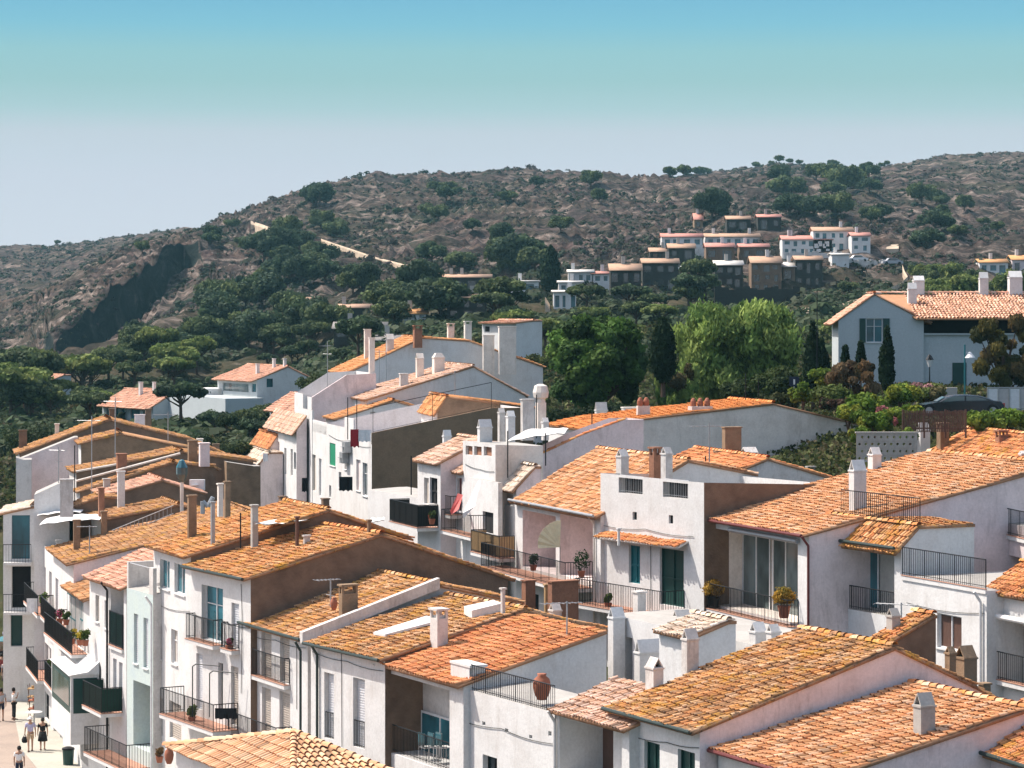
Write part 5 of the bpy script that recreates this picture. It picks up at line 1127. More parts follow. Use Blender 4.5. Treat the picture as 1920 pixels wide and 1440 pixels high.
# ------------------------------------------------------------------ big trees behind the town
BP = [(.075, .145, .03), (.055, .11, .025), (.105, .175, .04), (.035, .07, .02)]
def bigtree(name, label, xc, yb, yt, wpx, D, cols, n, ls, seed, squash=.8, elong=1.0, nb=80, drop=0, flat=.55, base=None):
    r = random.Random(seed); zb = H-(yb-HY)*D/F; zt = H-(yt-HY)*D/F; rad = wpx*D/F/2; hgt = zt-zb
    e = empty(name, ((xc-CX)*D/F, D, zb)); tag(e, label, 'tree'); C = []; Rr = []; LL = []
    for i in range(nb):
        a = r.uniform(0, 6.283); q = r.random()**.42; zz = r.uniform(.2, .93) if i % 5 else r.uniform(.6, .97); lim = math.sqrt(max(0, 1-((zz-flat)/.55)**2))
        q *= rad*.8*lim; rr = rad*r.uniform(.13, .25); C.append((q*math.cos(a), q*math.sin(a), hgt*zz)); Rr.append(rr)
        if i % 4 == 0: LL.append(([Vector((0, 0, hgt*.1)), Vector((q*.4*math.cos(a), q*.4*math.sin(a), hgt*zz*.5)), Vector(C[-1])], rad*.04, rad*.012))
    LL.append(([Vector((0, 0, -2.5)), Vector((.1, 0, hgt*.2)), Vector((0, 0, hgt*.6))], rad*.08, rad*.04))
    limbs(LL).build('trunk', 'bark', e)
    V, Fq, cl = leafcloud(C, Rr, n, ls, cols, squash, .5, .55, elong, drop, seed); npmesh('crown', V, Fq, 'leaf', cl, e)
    return e
bigtree('pine_tree', 'big round dark green pine right of the white chimneys', 1118, 785, 598, 205, 168, BP, 36000, .13, 5, .85, 1, 110)
WL = [(.23, .31, .08), (.17, .25, .06), (.28, .36, .10), (.12, .19, .05)]
bigtree('pepper_tree', 'feathery light green tree behind the clay chimney pots', 1388, 785, 578, 268, 176, WL, 44000, .12, 8, .95, 1.8, 130, .2)
bigtree('pepper_tree', 'lower brownish green tree at the left foot of the feathery tree', 1270, 790, 682, 110, 166, WL+[(.10, .085, .04)], 11000, .11, 9, .9, 1.6, 26, .3)
bigtree('olive_tree', 'brown green tree in front of the villa at the right edge', 1880, 750, 592, 125, 160, [(.10, .085, .025), (.075, .075, .02), (.14, .10, .04), (.05, .055, .02)], 15000, .11, 12, .9, 1.3, 34)
bigtree('tree', 'purple leaved shrub tree left of the villa cypress', 1598, 760, 680, 118, 150, [(.10, .055, .03), (.14, .085, .04), (.06, .05, .025), (.16, .11, .06)], 11000, .09, 14, .8, 1.2, 26)
for xc, yb, yt, wpx, D, lab, sd_ in ((1243, 720, 588, 56, 163, 'very dark tall cypress between the pine and the feathery tree', 1), (1524, 745, 598, 38, 158, 'dark cypress beside the tall thin pole', 2), (1541, 745, 632, 34, 160, 'shorter cypress just right of the one at the pole', 3),
   (1663, 745, 608, 30, 155, 'slender cypress in front of the big villa window', 4), (1585, 700, 650, 16, 158, 'smallest cypress near the villa corner', 5), (1614, 700, 641, 18, 158, 'small cypress below the big villa window', 6)):
    cypress('cypress', wpx*D/F/2, (yb-yt)*D/F, 6500, .09, P(xc, yb, D), sd_).rotation_euler = (0, 0, sd_); c_ = [o for o in col.objects if o.name.startswith('cypress')][-1]; tag(c_, lab, 'tree')
GB = [(.12, .19, .025), (.09, .15, .02), (.17, .23, .035), (.20, .22, .03)]
for xc, yb, w_, h_, D, cols, lab, n in (
   (1505, 760, 60, 46, 148, GB, 'leafy green shrub left of the purple leaved tree', 4000), (1590, 795, 55, 42, 134, GB, 'tall grassy green shrub at the end of the cream wall', 4000),
   (1640, 815, 70, 60, 131, GB, 'bright yellow green shrub above the patterned block wall', 6000), (1668, 800, 60, 46, 133, GB+[(.4, .15, .15)], 'shrub with pink flowers left of the slatted fence', 5000),
   (1688, 760, 70, 45, 142, GB, 'green oleander in front of the parked car bonnet', 5000), (1735, 755, 80, 40, 146, [(.16, .14, .06), (.12, .15, .04), (.38, .2, .2), (.2, .22, .06)], 'pinkish flowering hedge behind the parked car bonnet', 5000),
   (1845, 810, 80, 40, 130, GB[:3], 'trimmed green hedge right of the slatted fence', 6000), (1895, 800, 70, 38, 131, GB[:3], 'green hedge at the right edge below the info boards', 5000),
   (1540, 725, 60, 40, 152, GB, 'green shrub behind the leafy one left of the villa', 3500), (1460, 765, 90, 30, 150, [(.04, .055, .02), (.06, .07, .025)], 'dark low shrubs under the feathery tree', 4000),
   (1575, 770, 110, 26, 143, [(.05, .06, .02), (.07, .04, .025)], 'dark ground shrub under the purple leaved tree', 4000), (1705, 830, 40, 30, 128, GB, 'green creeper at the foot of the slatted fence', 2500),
   (425, 800, 60, 24, 230, [(.03, .05, .02)], 'dark garden shrub below the curved white terrace', 2500)):
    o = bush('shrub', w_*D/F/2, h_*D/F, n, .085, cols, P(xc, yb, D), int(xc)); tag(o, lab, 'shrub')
# thick greenery on the open ground between the town and the villa, and below the left villas
for xc, yb, w_, h_, D, cols, lab, n in (
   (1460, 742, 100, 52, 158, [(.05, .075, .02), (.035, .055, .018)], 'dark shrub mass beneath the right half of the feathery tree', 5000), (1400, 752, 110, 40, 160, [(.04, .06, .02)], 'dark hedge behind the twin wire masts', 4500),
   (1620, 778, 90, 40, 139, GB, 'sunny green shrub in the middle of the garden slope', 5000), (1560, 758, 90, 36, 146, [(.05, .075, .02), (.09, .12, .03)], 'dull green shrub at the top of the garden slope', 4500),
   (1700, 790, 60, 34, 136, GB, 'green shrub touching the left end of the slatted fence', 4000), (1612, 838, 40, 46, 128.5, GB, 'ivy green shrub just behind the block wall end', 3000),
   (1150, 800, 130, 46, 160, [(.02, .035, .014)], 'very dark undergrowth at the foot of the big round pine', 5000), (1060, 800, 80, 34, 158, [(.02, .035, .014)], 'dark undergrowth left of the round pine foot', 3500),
   (440, 862, 90, 34, 200, [(.04, .06, .025), (.06, .08, .03)], 'grey green garden hedge beyond the tan stone wall', 4000), (350, 850, 120, 40, 205, [(.03, .05, .022)], 'dark garden hedge behind the far left gables', 4500),
   (60, 850, 140, 60, 215, [(.04, .06, .022), (.03, .045, .02)], 'dark bushes behind the far left gable', 5000), (200, 835, 120, 26, 215, [(.04, .055, .022)], 'dark bushes between the far left gable and the villa', 4500),
   (600, 740, 90, 40, 225, [(.05, .07, .025)], 'olive green bushes left of the highest house', 4000), (1000, 700, 60, 40, 215, [(.06, .08, .025)], 'green bushes right of the highest gable end', 3500)):
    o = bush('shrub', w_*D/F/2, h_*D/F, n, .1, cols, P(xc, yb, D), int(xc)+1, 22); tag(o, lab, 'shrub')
# ------------------------------------------------------------------ street
gp = lambda x, y, z=0: Vector(((x-CX)*(H-z)*F/(y-HY)/F, (H-z)*F/(y-HY), z))   # ground point seen at (x,y)
M['street'] = plaster('street_paving', (.36, .29, .24), (.22, .18, .16), .8, .3, .8)
M['kerb'] = plaster('pale_stone_paving', (.44, .42, .36), (.28, .27, .23), .7, .3, .8)
st = MB(); st.add([(-60, 60, .02), (5, 60, .02), (-8, 105, .02), (-17, 117, .02), (-22, 132, .02), (-31, 172, .02), (-34, 215, .02), (-80, 215, .02)], [(0, 1, 2, 3, 4, 5, 6, 7)]); tag(st.build('road', 'street'), kind='structure')
st = MB(); q = [(-13, 100), (-19.5, 117), (-24.3, 132), (-31.5, 165), (-35, 190)]; q2 = [(x+3.3, y+1.5) for x, y in q]
for a, b, c, d in zip(q[:-1], q[1:], q2[1:], q2[:-1]): st.quad((*a, .06), (*d, .06), (*c, .06), (*b, .06)); st.quad((*a, .0), (*a, .06), (*b, .06), (*b, .0))
tag(st.build('pavement', 'kerb'), kind='structure')

# ------------------------------------------------------------------ people
M['skin'] = plain('skin', (.42, .24, .16), .6); M['hair_d'] = plain('dark_hair', (.015, .01, .008), .8); M['hair_w'] = plain('white_hat', (.75, .73, .7), .9)
def skinmesh(name, verts, edges, radii, mat, parent, sub=1):
    me = bpy.data.meshes.new(name); me.from_pydata([tuple(v) for v in verts], edges, []); o = bpy.data.objects.new(name, me); col.objects.link(o)
    md = o.modifiers.new('s', 'SKIN'); md.use_smooth_shade = True
    for i, r in enumerate(radii):
        sv = me.skin_vertices[0].data[i]; rr = r if isinstance(r, tuple) else (r, r); sv.radius = rr; sv.use_root = (i == 0)
    sm = o.modifiers.new('u', 'SUBSURF'); sm.levels = sub; sm.render_levels = sub
    bpy.context.view_layer.update(); dg = bpy.context.evaluated_depsgraph_get()
    m2 = bpy.data.meshes.new_from_object(o.evaluated_get(dg)); o.modifiers.clear(); o.data = m2
    m2.materials.clear(); m2.materials.append(M[mat]); m2.polygons.foreach_set('use_smooth', [True]*len(m2.polygons)); m2.polygons.foreach_set('material_index', [0]*len(m2.polygons)); o.parent = parent
    return o
def person(label, x, y, hgt, heading, top, bottom, hair, stride=.12, long=False, skirt=False, bend=0, armL=0, armR=0, hand_face=False, z=.03):
    p = gp(x, y, z); e = empty('person', p, heading); tag(e, label, 'person', 'people walking in the street'); k = hgt/1.72
    S = stride
    J = [(0, 0, .95), (0, .0+bend*.2, 1.15), (0, bend*.5, 1.38), (0, bend*.6, 1.47), (0, bend*.75, 1.56), (0, bend*.78, 1.66),
         (.09, 0, .90), (.10, S*.9, .50), (.10, S*1.1, .08), (.10, S*1.1+.14, .04), (-.09, 0, .90), (-.10, -S*.2, .50), (-.10, -S*1.4, .10), (-.10, -S*1.4+.13, .05)]
    R_ = [(.13, .10), (.125, .095), (.15, .09), .055, .085, .07, .085, .058, .038, .03, .085, .058, .038, .03]
    E = [(0, 1), (1, 2), (2, 3), (3, 4), (4, 5), (0, 6), (6, 7), (7, 8), (8, 9), (0, 10), (10, 11), (11, 12), (12, 13)]
    by = bend*.5
    for sx, sw in ((1, -S+armR), (-1, S+armL)):
        i = len(J)
        if hand_face and sx > 0: arm = [(.19, by, 1.38), (.22, .10, 1.16), (.12, .20, 1.40), (.08, .19, 1.48)]
        else: arm = [(sx*.19, by, 1.38), (sx*.24, by+sw*.3, 1.12), (sx*.25, by+sw+.05, .88), (sx*.25, by+sw+.08, .80)]
        J += arm; R_ += [.055, .042, .028, (.035, .018)]; E += [(2, i), (i, i+1), (i+1, i+2), (i+2, i+3)]
        hx, hy, hz = arm[3]
        for f in range(5):
            j = len(J); off = (f-2)*.016; L_ = (.055, .075, .08, .074, .05)[f]
            if f == 0: J.append((hx-sx*.01, hy+.045, hz-.01))
            else: J.append((hx-sx*.012, hy+off, hz-L_))
            R_.append(.0085); E.append((i+3, j))
    J = [Vector(j)*k for j in J]; R_ = [tuple(q*k for q in r) if isinstance(r, tuple) else r*k for r in R_]
    body = skinmesh('body', J, E, R_, 'skin', e)
    hc = J[4]; hb = MB(); n = 10
    pr = [(.02, .125), (.07, .10), (.098, .04), (.10, -.02), (.09, -.07)] if hair != 'hair_w' else [(.03, .13), (.08, .11), (.10, .05), (.11, .03), (.17, .02), (.17, .01)]
    hb.lathe([(r*k, zz*k+.05) for r, zz in pr[::-1]], hc+Vector((0, -.018, 0)), n); hb.build('hat' if hair == 'hair_w' else 'hair', hair, e, True)
    # face: nose and eyes
    # shirt and trousers follow the body
    ti = [0, 1, 2, 3]; tv = [J[0], J[1], J[2], J[2].lerp(J[3], .6)]
    tr = [(.165*k, .135*k), (.155*k, .125*k), (.17*k, .115*k), .07*k]; te = [(0, 1), (1, 2), (2, 3)]
    for a0 in (14, 23):
        n0 = len(tv); tv += [J[a0], J[a0].lerp(J[a0+1], .75)]; tr += [.07*k, .06*k]; te += [(2, n0), (n0, n0+1)]
    skinmesh('shirt', tv, te, tr, top, e)
    bv = [J[0]+Vector((0, 0, .06*k))]; br = [(.155*k, .12*k)]; be = []
    if skirt:
        sb = MB(); sb.lathe([(.26*k, .50*k), (.22*k, .75*k), (.17*k, 1.0*k)], (0, 0, 0), 12); sb.build('skirt', bottom, e, True)
    else:
        for a0 in (6, 10):
            n0 = len(bv); kn = J[a0+1]; bv += [J[a0], J[a0].lerp(kn, .85)]; br += [.105*k, .088*k]; be += [(0, n0), (n0, n0+1)]
            if long: bv += [kn, kn.lerp(J[a0+2], .9)]; br += [.08*k, .062*k]; be += [(n0+1, n0+2), (n0+2, n0+3)]
        skinmesh('trousers' if long else 'shorts', bv, be, br, bottom, e)
    sh = MB()
    for a0 in (8, 12):
        c = J[a0]; d = J[a0+1]; sh.box(c.x-.045, c.y-.07, c.z-.085, c.x+.045, d.y+.04, c.z-.02)
    sh.build('shoes', 'brown_wood', e)
    return e
for n_, c_ in (('lav', (.42, .40, .55)), ('khaki', (.45, .33, .22)), ('greyc', (.40, .40, .42)), ('blk', (.012, .012, .014)), ('wht', (.78, .77, .76)), ('dkblue', (.02, .025, .05)), ('brownc', (.12, .08, .07)), ('redc', (.3, .05, .04))):
    M[n_] = plain('fabric_'+n_, c_, .95)
PI = math.pi
p1 = person('person in a white hat and lavender shirt with khaki shorts carrying a dark bag', 57, 1410, 1.72, .25, 'lav', 'khaki', 'hair_w', .14, bend=.12)
person('person in black clothes beside the one in the white hat', 80, 1407, 1.62, .2, 'blk', 'blk', 'hair_d', .10, skirt=True)
person('person with a hair bun in a white tank top at the bottom edge', 36, 1466, 1.66, .1, 'wht', 'dkblue', 'hair_d', .15)
person('person with curly dark hair, white tee and long black trousers standing still', 26, 1350, 1.72, -1.2, 'wht', 'blk', 'hair_d', .02, long=True, hand_face=True)
person('person in a grey shirt and dark shorts at the left edge', 2, 1352, 1.75, .2, 'greyc', 'dkblue', 'hair_d', .12)
person('person in a grey top and brown skirt walking towards the camera', 11, 1292, 1.72, PI, 'greyc', 'brownc', 'hair_d', .08, skirt=True)
person('person in dark clothes walking left of the one in the brown skirt', 3, 1280, 1.72, PI, 'redc', 'dkblue', 'hair_d', .1)
person('person in a pale top farther up the street by the parasol', 16, 1276, 1.7, PI, 'wht', 'greyc', 'hair_d', .1)
person('person in dark clothes beside the bicycle', 47, 1283, 1.7, PI, 'blk', 'blk', 'hair_d', .05, long=True)
person('person in a red top seen far up the street', 22, 1246, 1.7, PI, 'redc', 'dkblue', 'hair_d', .1)
person('person in white walking far up the street', 30, 1240, 1.66, .3, 'wht', 'khaki', 'hair_d', .12)
person('person in lavender farthest up the street', 12, 1226, 1.7, PI, 'lav', 'blk', 'hair_d', .1, long=True)
person('person in a khaki top at the left edge up the street', 1, 1248, 1.7, .4, 'khaki', 'dkblue', 'hair_d', .1)
b = MB(); c0 = gp(48, 1410)+Vector((-.05, .05, 0)); b.lathe([(.10, .45), (.15, .5), (.16, .62), (.10, .74)], c0, 10); b.path([c0+Vector((-.08, 0, .72)), c0+Vector((0, 0, .9)), c0+Vector((.08, 0, .72))], .012); tag(b.build('bag', 'cloth_k'), 'dark shoulder bag held by the person in the white hat', 'bag')

# bicycle, bin, table, parasol, stalls
def wheel(mb, c, r, ax):
    n = 14; u = Vector((ax.x, ax.y, 0)); p = [c+u*(r*math.cos(2*PI*i/n))+Vector((0, 0, r*math.sin(2*PI*i/n))) for i in range(n+1)]; mb.path(p, .02, 4)
    for i in range(0, n, 2): mb.tube(c, p[i], .004, None, 3)
g = gp(46, 1296); e = empty('bicycle', g, 1.2); tag(e, 'black bicycle parked by the street stalls', 'bicycle')
for xx in (-.52, .52): mb = MB(); wheel(mb, Vector((xx, 0, .34)), .33, Vector((1, 0, 0))); mb.build('wheel', 'metal', e)
mb = MB(); mb.path([(-.52, 0, .34), (-.12, 0, .32), (.38, 0, .78), (-.2, 0, .80), (-.12, 0, .32)], .02); mb.path([(-.52, 0, .34), (-.2, 0, .8)], .015); mb.path([(.38, 0, .78), (.52, 0, .34)], .018); mb.build('frame', 'metal', e)
mb = MB(); mb.path([(.38, 0, .78), (.36, 0, 1.0)], .015); mb.path([(.32, -.25, 1.02), (.38, 0, 1.0), (.32, .25, 1.02)], .014); mb.build('handlebar', 'metal', e)
mb = MB(); mb.box(-.33, -.07, .86, -.08, .07, .92); mb.tube((-.2, 0, .8), (-.2, 0, .87), .015); mb.build('saddle', 'brown_wood', e)
e = empty('litter_bin', gp(128, 1436)); tag(e, 'dark green street litter bin by the shop front', 'bin')
mb = MB(); mb.lathe([(.24, .05), (.28, .75), (.30, .78)], (0, 0, 0), 12); mb.build('body', 'dgreen', e); mb = MB(); mb.lathe([(.31, .78), (.30, .86), (.14, .92)], (0, 0, 0), 12); mb.build('lid', 'metal', e)
e = empty('round_table', gp(64, 1362)); tag(e, 'round white table outside the shop', 'table')
mb = MB(); mb.lathe([(.42, .73), (.44, .75), (.42, .77)], (0, 0, 0), 20); mb.build('tabletop', 'frame', e); mb = MB(); mb.lathe([(.22, 0), (.22, .03), (.04, .06), (.035, .73)], (0, 0, 0), 10); mb.build('leg', 'grey', e)
e = empty('parasol', gp(33, 1262)); tag(e, 'dark teal cafe parasol in the street shade', 'parasol')
mb = MB(); mb.tube((0, 0, 0), (0, 0, 2.4), .025); mb.lathe([(.25, 0), (.25, .08), (.05, .1)], (0, 0, 0), 10); mb.build('pole', 'grey', e)
mb = MB(); mb.lathe([(1.35, 2.0), (1.36, 2.03), (.7, 2.3), (.05, 2.5)], (0, 0, 0), 8); mb.build('canopy', 'teal_paint', e)
for x, y, lab, mt in ((43, 1310, 'folding rack stall with brown goods by the bicycle', 'brown_wood'), (68, 1322, 'stall of baskets along the shaded shop front', 'pale_wood'), (70, 1345, 'red brown crate stall beside the round white table', 'pot'), (36, 1255, 'shaded cafe counter under the teal parasol', 'metal'), (84, 1250, 'bench of dark goods farther up the shop front', 'brown_wood')):
    e = empty('stall', gp(x, y)); tag(e, lab, 'stall')
    mb = MB(); mb.box(-.45, -.3, .45, .45, .3, .5); mb.box(-.45, -.3, .9, .45, .3, .94)
    mb.build('shelf', mt, e)
    for sx in (-.42, .42): mb = MB(); mb.tube((sx, -.27, 0), (sx, .27, 1.15), .02); mb.tube((sx, .27, 0), (sx, -.27, 1.15), .02); mb.build('leg', 'brown_wood', e)
    mb = MB(); r = random.Random(x)
    for k in range(9): xx = r.uniform(-.38, .38); yy = r.uniform(-.22, .22); zz = r.choice((.5, .94)); s = r.uniform(.06, .12); mb.lathe([(s*.7, zz), (s, zz+s), (s*.8, zz+s*1.6)], (xx, yy, 0), 7)
    tag(mb.build('goods', mt, e), None)

# bay window box on the street fronts (green framed) and its white hood
h = Q['G4']; e = empty('bay_window', h.e.location, h.e.rotation_euler.z); e.location = h.e.location; tag(e, 'white hooded bay window box with a green frame above the street', 'bay window')
s1 = h.onA(148, 0)[0]; s0 = h.onA(186, 0)[0]; zt = h.onA(165, 1252)[1]; zb = h.onA(165, 1318)[1]; T = -1.3
mb = MB(); mb.box(T, s0, zb-1.4, -.005, s1, zb); mb.box(T, s0, zb, T+.1, s0+.12, zt); mb.box(T, s1-.12, zb, T+.1, s1, zt); mb.box(T, s0, zt, -.005, s1, zt+.12); mb.box(T+.1, s0, zb, -.005, s0+.1, zt); mb.build('box', 'white', e)
mb = MB(); mb.prism([(T-.1, s0-.1, zt+.12), (-.005, s0-.1, zt+.12), (-.005, s0-.1, zt+.7), (T*.4, s0-.1, zt+.25)], (0, s1-s0+.2, 0)); mb.build('hood', 'white', e)
mb = MB(); mb.box(T+.01, s0+.12, zb, T+.06, s1-.12, zt); w_ = mb.build('frame', 'dgreen', e)
mb = MB(); mb.box(T-.01, s0+.5, zb+.3, T+.008, s1-.5, zt-.2); mb.build('pane', 'glass2', e)
mb = MB(); mb.box(T+.12, s0-.02, zb+.02, -.1, s0-.003, zt-.03); mb.build('side_panel', 'dgreen', e)

# ------------------------------------------------------------------ aerials and poles
def aerial(x, yb, yt, D, label, style=0, cat='antenna'):
    p = P(x, yb, D); hh = (yb-yt)*D/F; e = empty('tv_antenna', p, random.uniform(-1, 1)); tag(e, label, cat)
    mb = MB(); mb.tube((0, 0, -.6), (0, 0, hh), .03); mb.build('mast', 'grey' if style != 2 else 'metal', e)
    if style in (0, 1):
        mb = MB(); z = hh*.93; L_ = .6 if style else .9; mb.tube((-L_, 0, z), (L_*.6, 0, z), .018)
        for i in range(7): xx = -L_+i*L_*.26; mb.tube((xx, -.32+.02*i, z), (xx, .32-.02*i, z), .01, None, 4)
        if style: mb.tube((0, -.4, z-.6), (0, .4, z-.6), .012)
        mb.build('boom', 'grey', e)
aerial(216, 858, 745, 163, 'tall aerial mast at the peak of the far left gable', 0)
aerial(172, 905, 780, 150, 'thin aerial above the tan rendered gable')
aerial(110, 930, 838, 143, 'rusty aerial with a fan of rods above the plain white wall', 1)
aerial(140, 940, 835, 144, 'dark aerial mast right of the rusty fan aerial', 2)
aerial(315, 850, 772, 170, 'spindly aerial before the left pink roofed villa')
aerial(168, 1020, 985, 130, 'short aerial behind the brown stub chimney of the long left roof', 1)
aerial(451, 1000, 962, 108, 'thin stick aerial on the orange roof left of the white tarp', 2)
aerial(711, 722, 655, 200, 'tv aerial left of the pair on the highest gable')
aerial(724, 706, 632, 201, 'tv aerial just behind the tallest pale chimneys')
aerial(853, 765, 695, 178, 'long boom aerial in front of the long tan lean roof', 0)
aerial(620, 1108, 1085, 101, 'cluster aerial on the brown slotted chimney', 1)
aerial(1063, 1165, 1128, 93, 'low aerial beside the brick chimneys', 0)
aerial(1330, 890, 792, 124, 'tall forked aerial before the long cream wall', 0)
aerial(1323, 890, 855, 120, 'short mast left of the brown stub chimney', 2)
aerial(1110, 830, 772, 138, 'aerial mast on the pink wall corner', 2)
aerial(1690, 1180, 1130, 91, 'wiry aerial beside the stair head chimney', 0)
aerial(1006, 800, 740, 137, 'thin aerial before the clay headed stack', 2)
aerial(1398, 752, 700, 146, 'thin wire mast on the bright orange roof, left one', 2)
aerial(1422, 752, 712, 146, 'thin wire mast on the bright orange roof, right one', 2)
aerial(952, 872, 808, 126, 'black post on the terrace beside the slim white tower', 2, 'post'); aerial(1023, 850, 812, 128, 'black post near the white awning', 2, 'post')
aerial(652, 806, 745, 166, 'black clothes post on the roof terrace, left one', 2, 'post'); aerial(669, 806, 748, 166, 'black clothes post on the roof terrace, right one', 2, 'post')
aerial(1532, 745, 545, 157, 'very tall thin dark utility pole before the green bank', 2, 'pole')
aerial(614, 760, 640, 196, 'thin lantern post left of the highest white house', 1, 'pole')
aerial(771, 905, 855, 132, 'bent pale pole before the tall brown wall', 2, 'pole')

# ------------------------------------------------------------------ canvas, laundry, jars
def sheet3(pts, name, mat, label, cat, sag=.3, nx=8, ny=4, th=.03, group=None):
    a, b, c, d = [Vector(p) for p in pts]; V = []; Fq = []
    for side in (0, -th):
        for i in range(nx+1):
            for j in range(ny+1):
                u = i/nx; v = j/ny; p = (a*(1-u)+b*u)*(1-v)+(d*(1-u)+c*u)*v; p.z -= sag*4*u*(1-u)*(.4+.6*4*v*(1-v))-side; p.z += .03*math.sin(i*2.1+j*1.3); V.append(p)
    n1 = (nx+1)*(ny+1)
    for i in range(nx):
        for j in range(ny):
            q = i*(ny+1)+j; Fq.append((q, q+ny+1, q+ny+2, q+1)); Fq.append((n1+q+1, n1+q+ny+2, n1+q+ny+1, n1+q))
    mb = MB(); mb.v = [tuple(v) for v in V]; mb.f = Fq; mb.m = [0]*len(Fq); o = mb.build(name, mat, None, True); tag(o, label, cat, group); return o
sheet3([P(69, 967, 141), P(150, 960, 141), P(165, 950, 146), P(85, 955, 146)], 'awning', 'cloth_w', 'white canvas awning, the upper and farther of the two at left', 'awning', -.12)
sheet3([P(74, 984, 137), P(186, 974, 137), P(196, 964, 142), P(90, 968, 142)], 'awning', 'cloth_w', 'white canvas awning, the lower and wider of the two at left', 'awning', -.15)
sheet3([P(478, 982, 110), P(560, 976, 110), P(626, 966, 117), P(560, 966, 117)], 'shade_sail', 'cloth_w', 'white shade sail on poles behind the brown gable roof', 'awning', .15)
sheet3([P(692, 978, 112), P(720, 974, 112), P(722, 970, 115), P(696, 970, 115)], 'shade_sail', 'cloth_w', 'small white cloth beyond the top of the brown gable', 'awning', .05)
for x_, y_ in ((491, 1036), (556, 1030)):
    pass
sheet3([P(950, 828, 130), P(1058, 812, 131), P(1066, 803, 135), P(985, 806, 135)], 'awning', 'cloth_w', 'large white canvas awning in front of the penthouse hut', 'awning', -.12)
def hang(pts, mat, label, cat='laundry', name='laundry'):
    """cloth hanging in folds between picture points (x0,x1,ytop,ybottom,D)"""
    x0, x1, yt, yb, D = pts; a = P(x0, yt, D); b = P(x1, yt, D); hh = (yb-yt)*D/F; mb = MB(); n = max(4, int((b-a).length/.12))
    for i in range(n):
        p = a.lerp(b, i/n); q = a.lerp(b, (i+1)/n); o0 = .05*math.sin(i*1.9); o1 = .05*math.sin((i+1)*1.9); h0 = hh*(1-.06*math.sin(i*2.7)); h1 = hh*(1-.06*math.sin((i+1)*2.7))
        for dy in (0, .015): mb.quad(p+Vector((0, dy, 0)), q+Vector((0, dy, 0)), q+Vector((0, o1+dy, -h1)), p+Vector((0, o0+dy, -h0)))
    tag(mb.build(name, mat), label, cat)
hang((657, 673, 805, 838, 163), 'cloth_r', 'long dark red cloth hung from the roof terrace corner')
hang((672, 695, 806, 828, 163), 'wht', 'white and beige laundry bundle at the roof terrace corner')
hang((636, 661, 894, 920, 164), 'cloth_k', 'black sheet hung low on the white front left of the brown wall')
hang((566, 576, 896, 922, 168), 'cloth_k', 'small black cloth hanging by the striped front')
hang((403, 444, 1328, 1348, 102.5), 'cloth_k', 'black clothes drying on the curved balcony rail')
hang((493, 502, 850, 865, 178), 'wht', 'white shirt with blue mark hung at the end of the centre row')
hang((50, 70, 1122, 1148, 138), 'wht', 'white sheet over the netted balcony at left')
def strip(p4, mat, label, name='sunblind', cat='awning'):
    mb = MB(); mb.prism(p4, (0, .04, 0)); tag(mb.build(name, mat), label, cat)
strip([P(897, 900, 125), P(902, 901, 125), P(890, 950, 123.5), P(868, 972, 123.5), P(868, 962, 123.5)], 'cloth_w', 'long white sun blind stretched out from the slim tower front')
strip([P(858, 925, 129), P(868, 928, 129), P(860, 955, 128), P(846, 965, 128), P(844, 958, 128)], 'cloth_p', 'faded red sun blind beside the burgundy shutters')
def jar(x, yb, yt, D, label, wpx, mat='pot'):
    p = P(x, yb, D); hh = (yb-yt)*D/F; r = wpx*D/F/2; mb = MB(); mb.lathe([(r*.5, 0), (r*.85, hh*.25), (r, hh*.55), (r*.85, hh*.8), (r*.45, hh*.92), (r*.55, hh), (r*.35, hh)], (0, 0, 0), 16); o = mb.build('jar', mat, None, True); o.location = p; tag(o, label, 'jar')
jar(1016, 1312, 1263, 86.5, 'big terracotta jar behind the black terrace rail', 34)
jar(317, 1432, 1402, 107, 'terracotta jar on the lowest balcony by the orange hipped roof', 18)
jar(626, 1144, 1120, 100, 'small terracotta pot hung beside the slotted brown chimney', 14)
h = Q['M1']
for xc, yb, lab in ((1338, 1143, 'round yellow bush in a dark pot, left on the long balcony'), (1470, 1160, 'round yellow bush in a terracotta pot, right on the long balcony')):
    s, z, D = h.onA(xc, yb, -.25); e = empty('potted_bush', (h.O.x+h.a.x*s-h.b.x*.25, h.O.y+h.a.y*s-h.b.y*.25, z+h.base+.03)); tag(e, lab, 'potted bush')
    mb = MB(); mb.lathe([(.17, 0), (.24, .4), (.27, .46), (.2, .46)], (0, 0, 0), 14); mb.build('pot', 'pot' if xc > 1400 else 'metal', e)
    V, Fq, cl = leafcloud([(0, 0, .82), (.12, .05, .78), (-.12, 0, .8), (0, 0, .95)], [.36, .32, .32, .3], 2600, .035, [(.38, .22, .03), (.30, .18, .03), (.22, .17, .03), (.45, .28, .05)], .8, .3, .3, seed=int(xc)); npmesh('crown', V, Fq, 'leaf', cl, e)
# fan shaped beige parasol
M['fan'] = plain('beige_fan_cloth', (.72, .64, .42), .9)
h = Q['M4']; s, z, D = h.onA(1050, 1026, -1.1); c0 = h.O+h.a*s-h.b*1.1; e = empty('fan_parasol', (c0.x, c0.y, z+h.base-1.1), 0); tag(e, 'beige half open fan parasol on the black netted balcony', 'parasol')
mb = MB(); R_ = 1.15
for i in range(10):
    a = R(88+i*9.5); b = R(88+(i+1)*9.5); rr = R_*(1-.02*i)
    mb.prism([(0, 0, 1.1), (rr*math.cos(a), .05*(i % 2), 1.1+rr*math.sin(a)), (rr*math.cos(b), .05*((i+1) % 2), 1.1+rr*math.sin(b))], (0, .02, 0))
mb.build('canopy', 'fan', e); mb = MB(); mb.tube((0, .05, 0), (0, .05, 1.2), .02); mb.build('pole', 'grey', e)
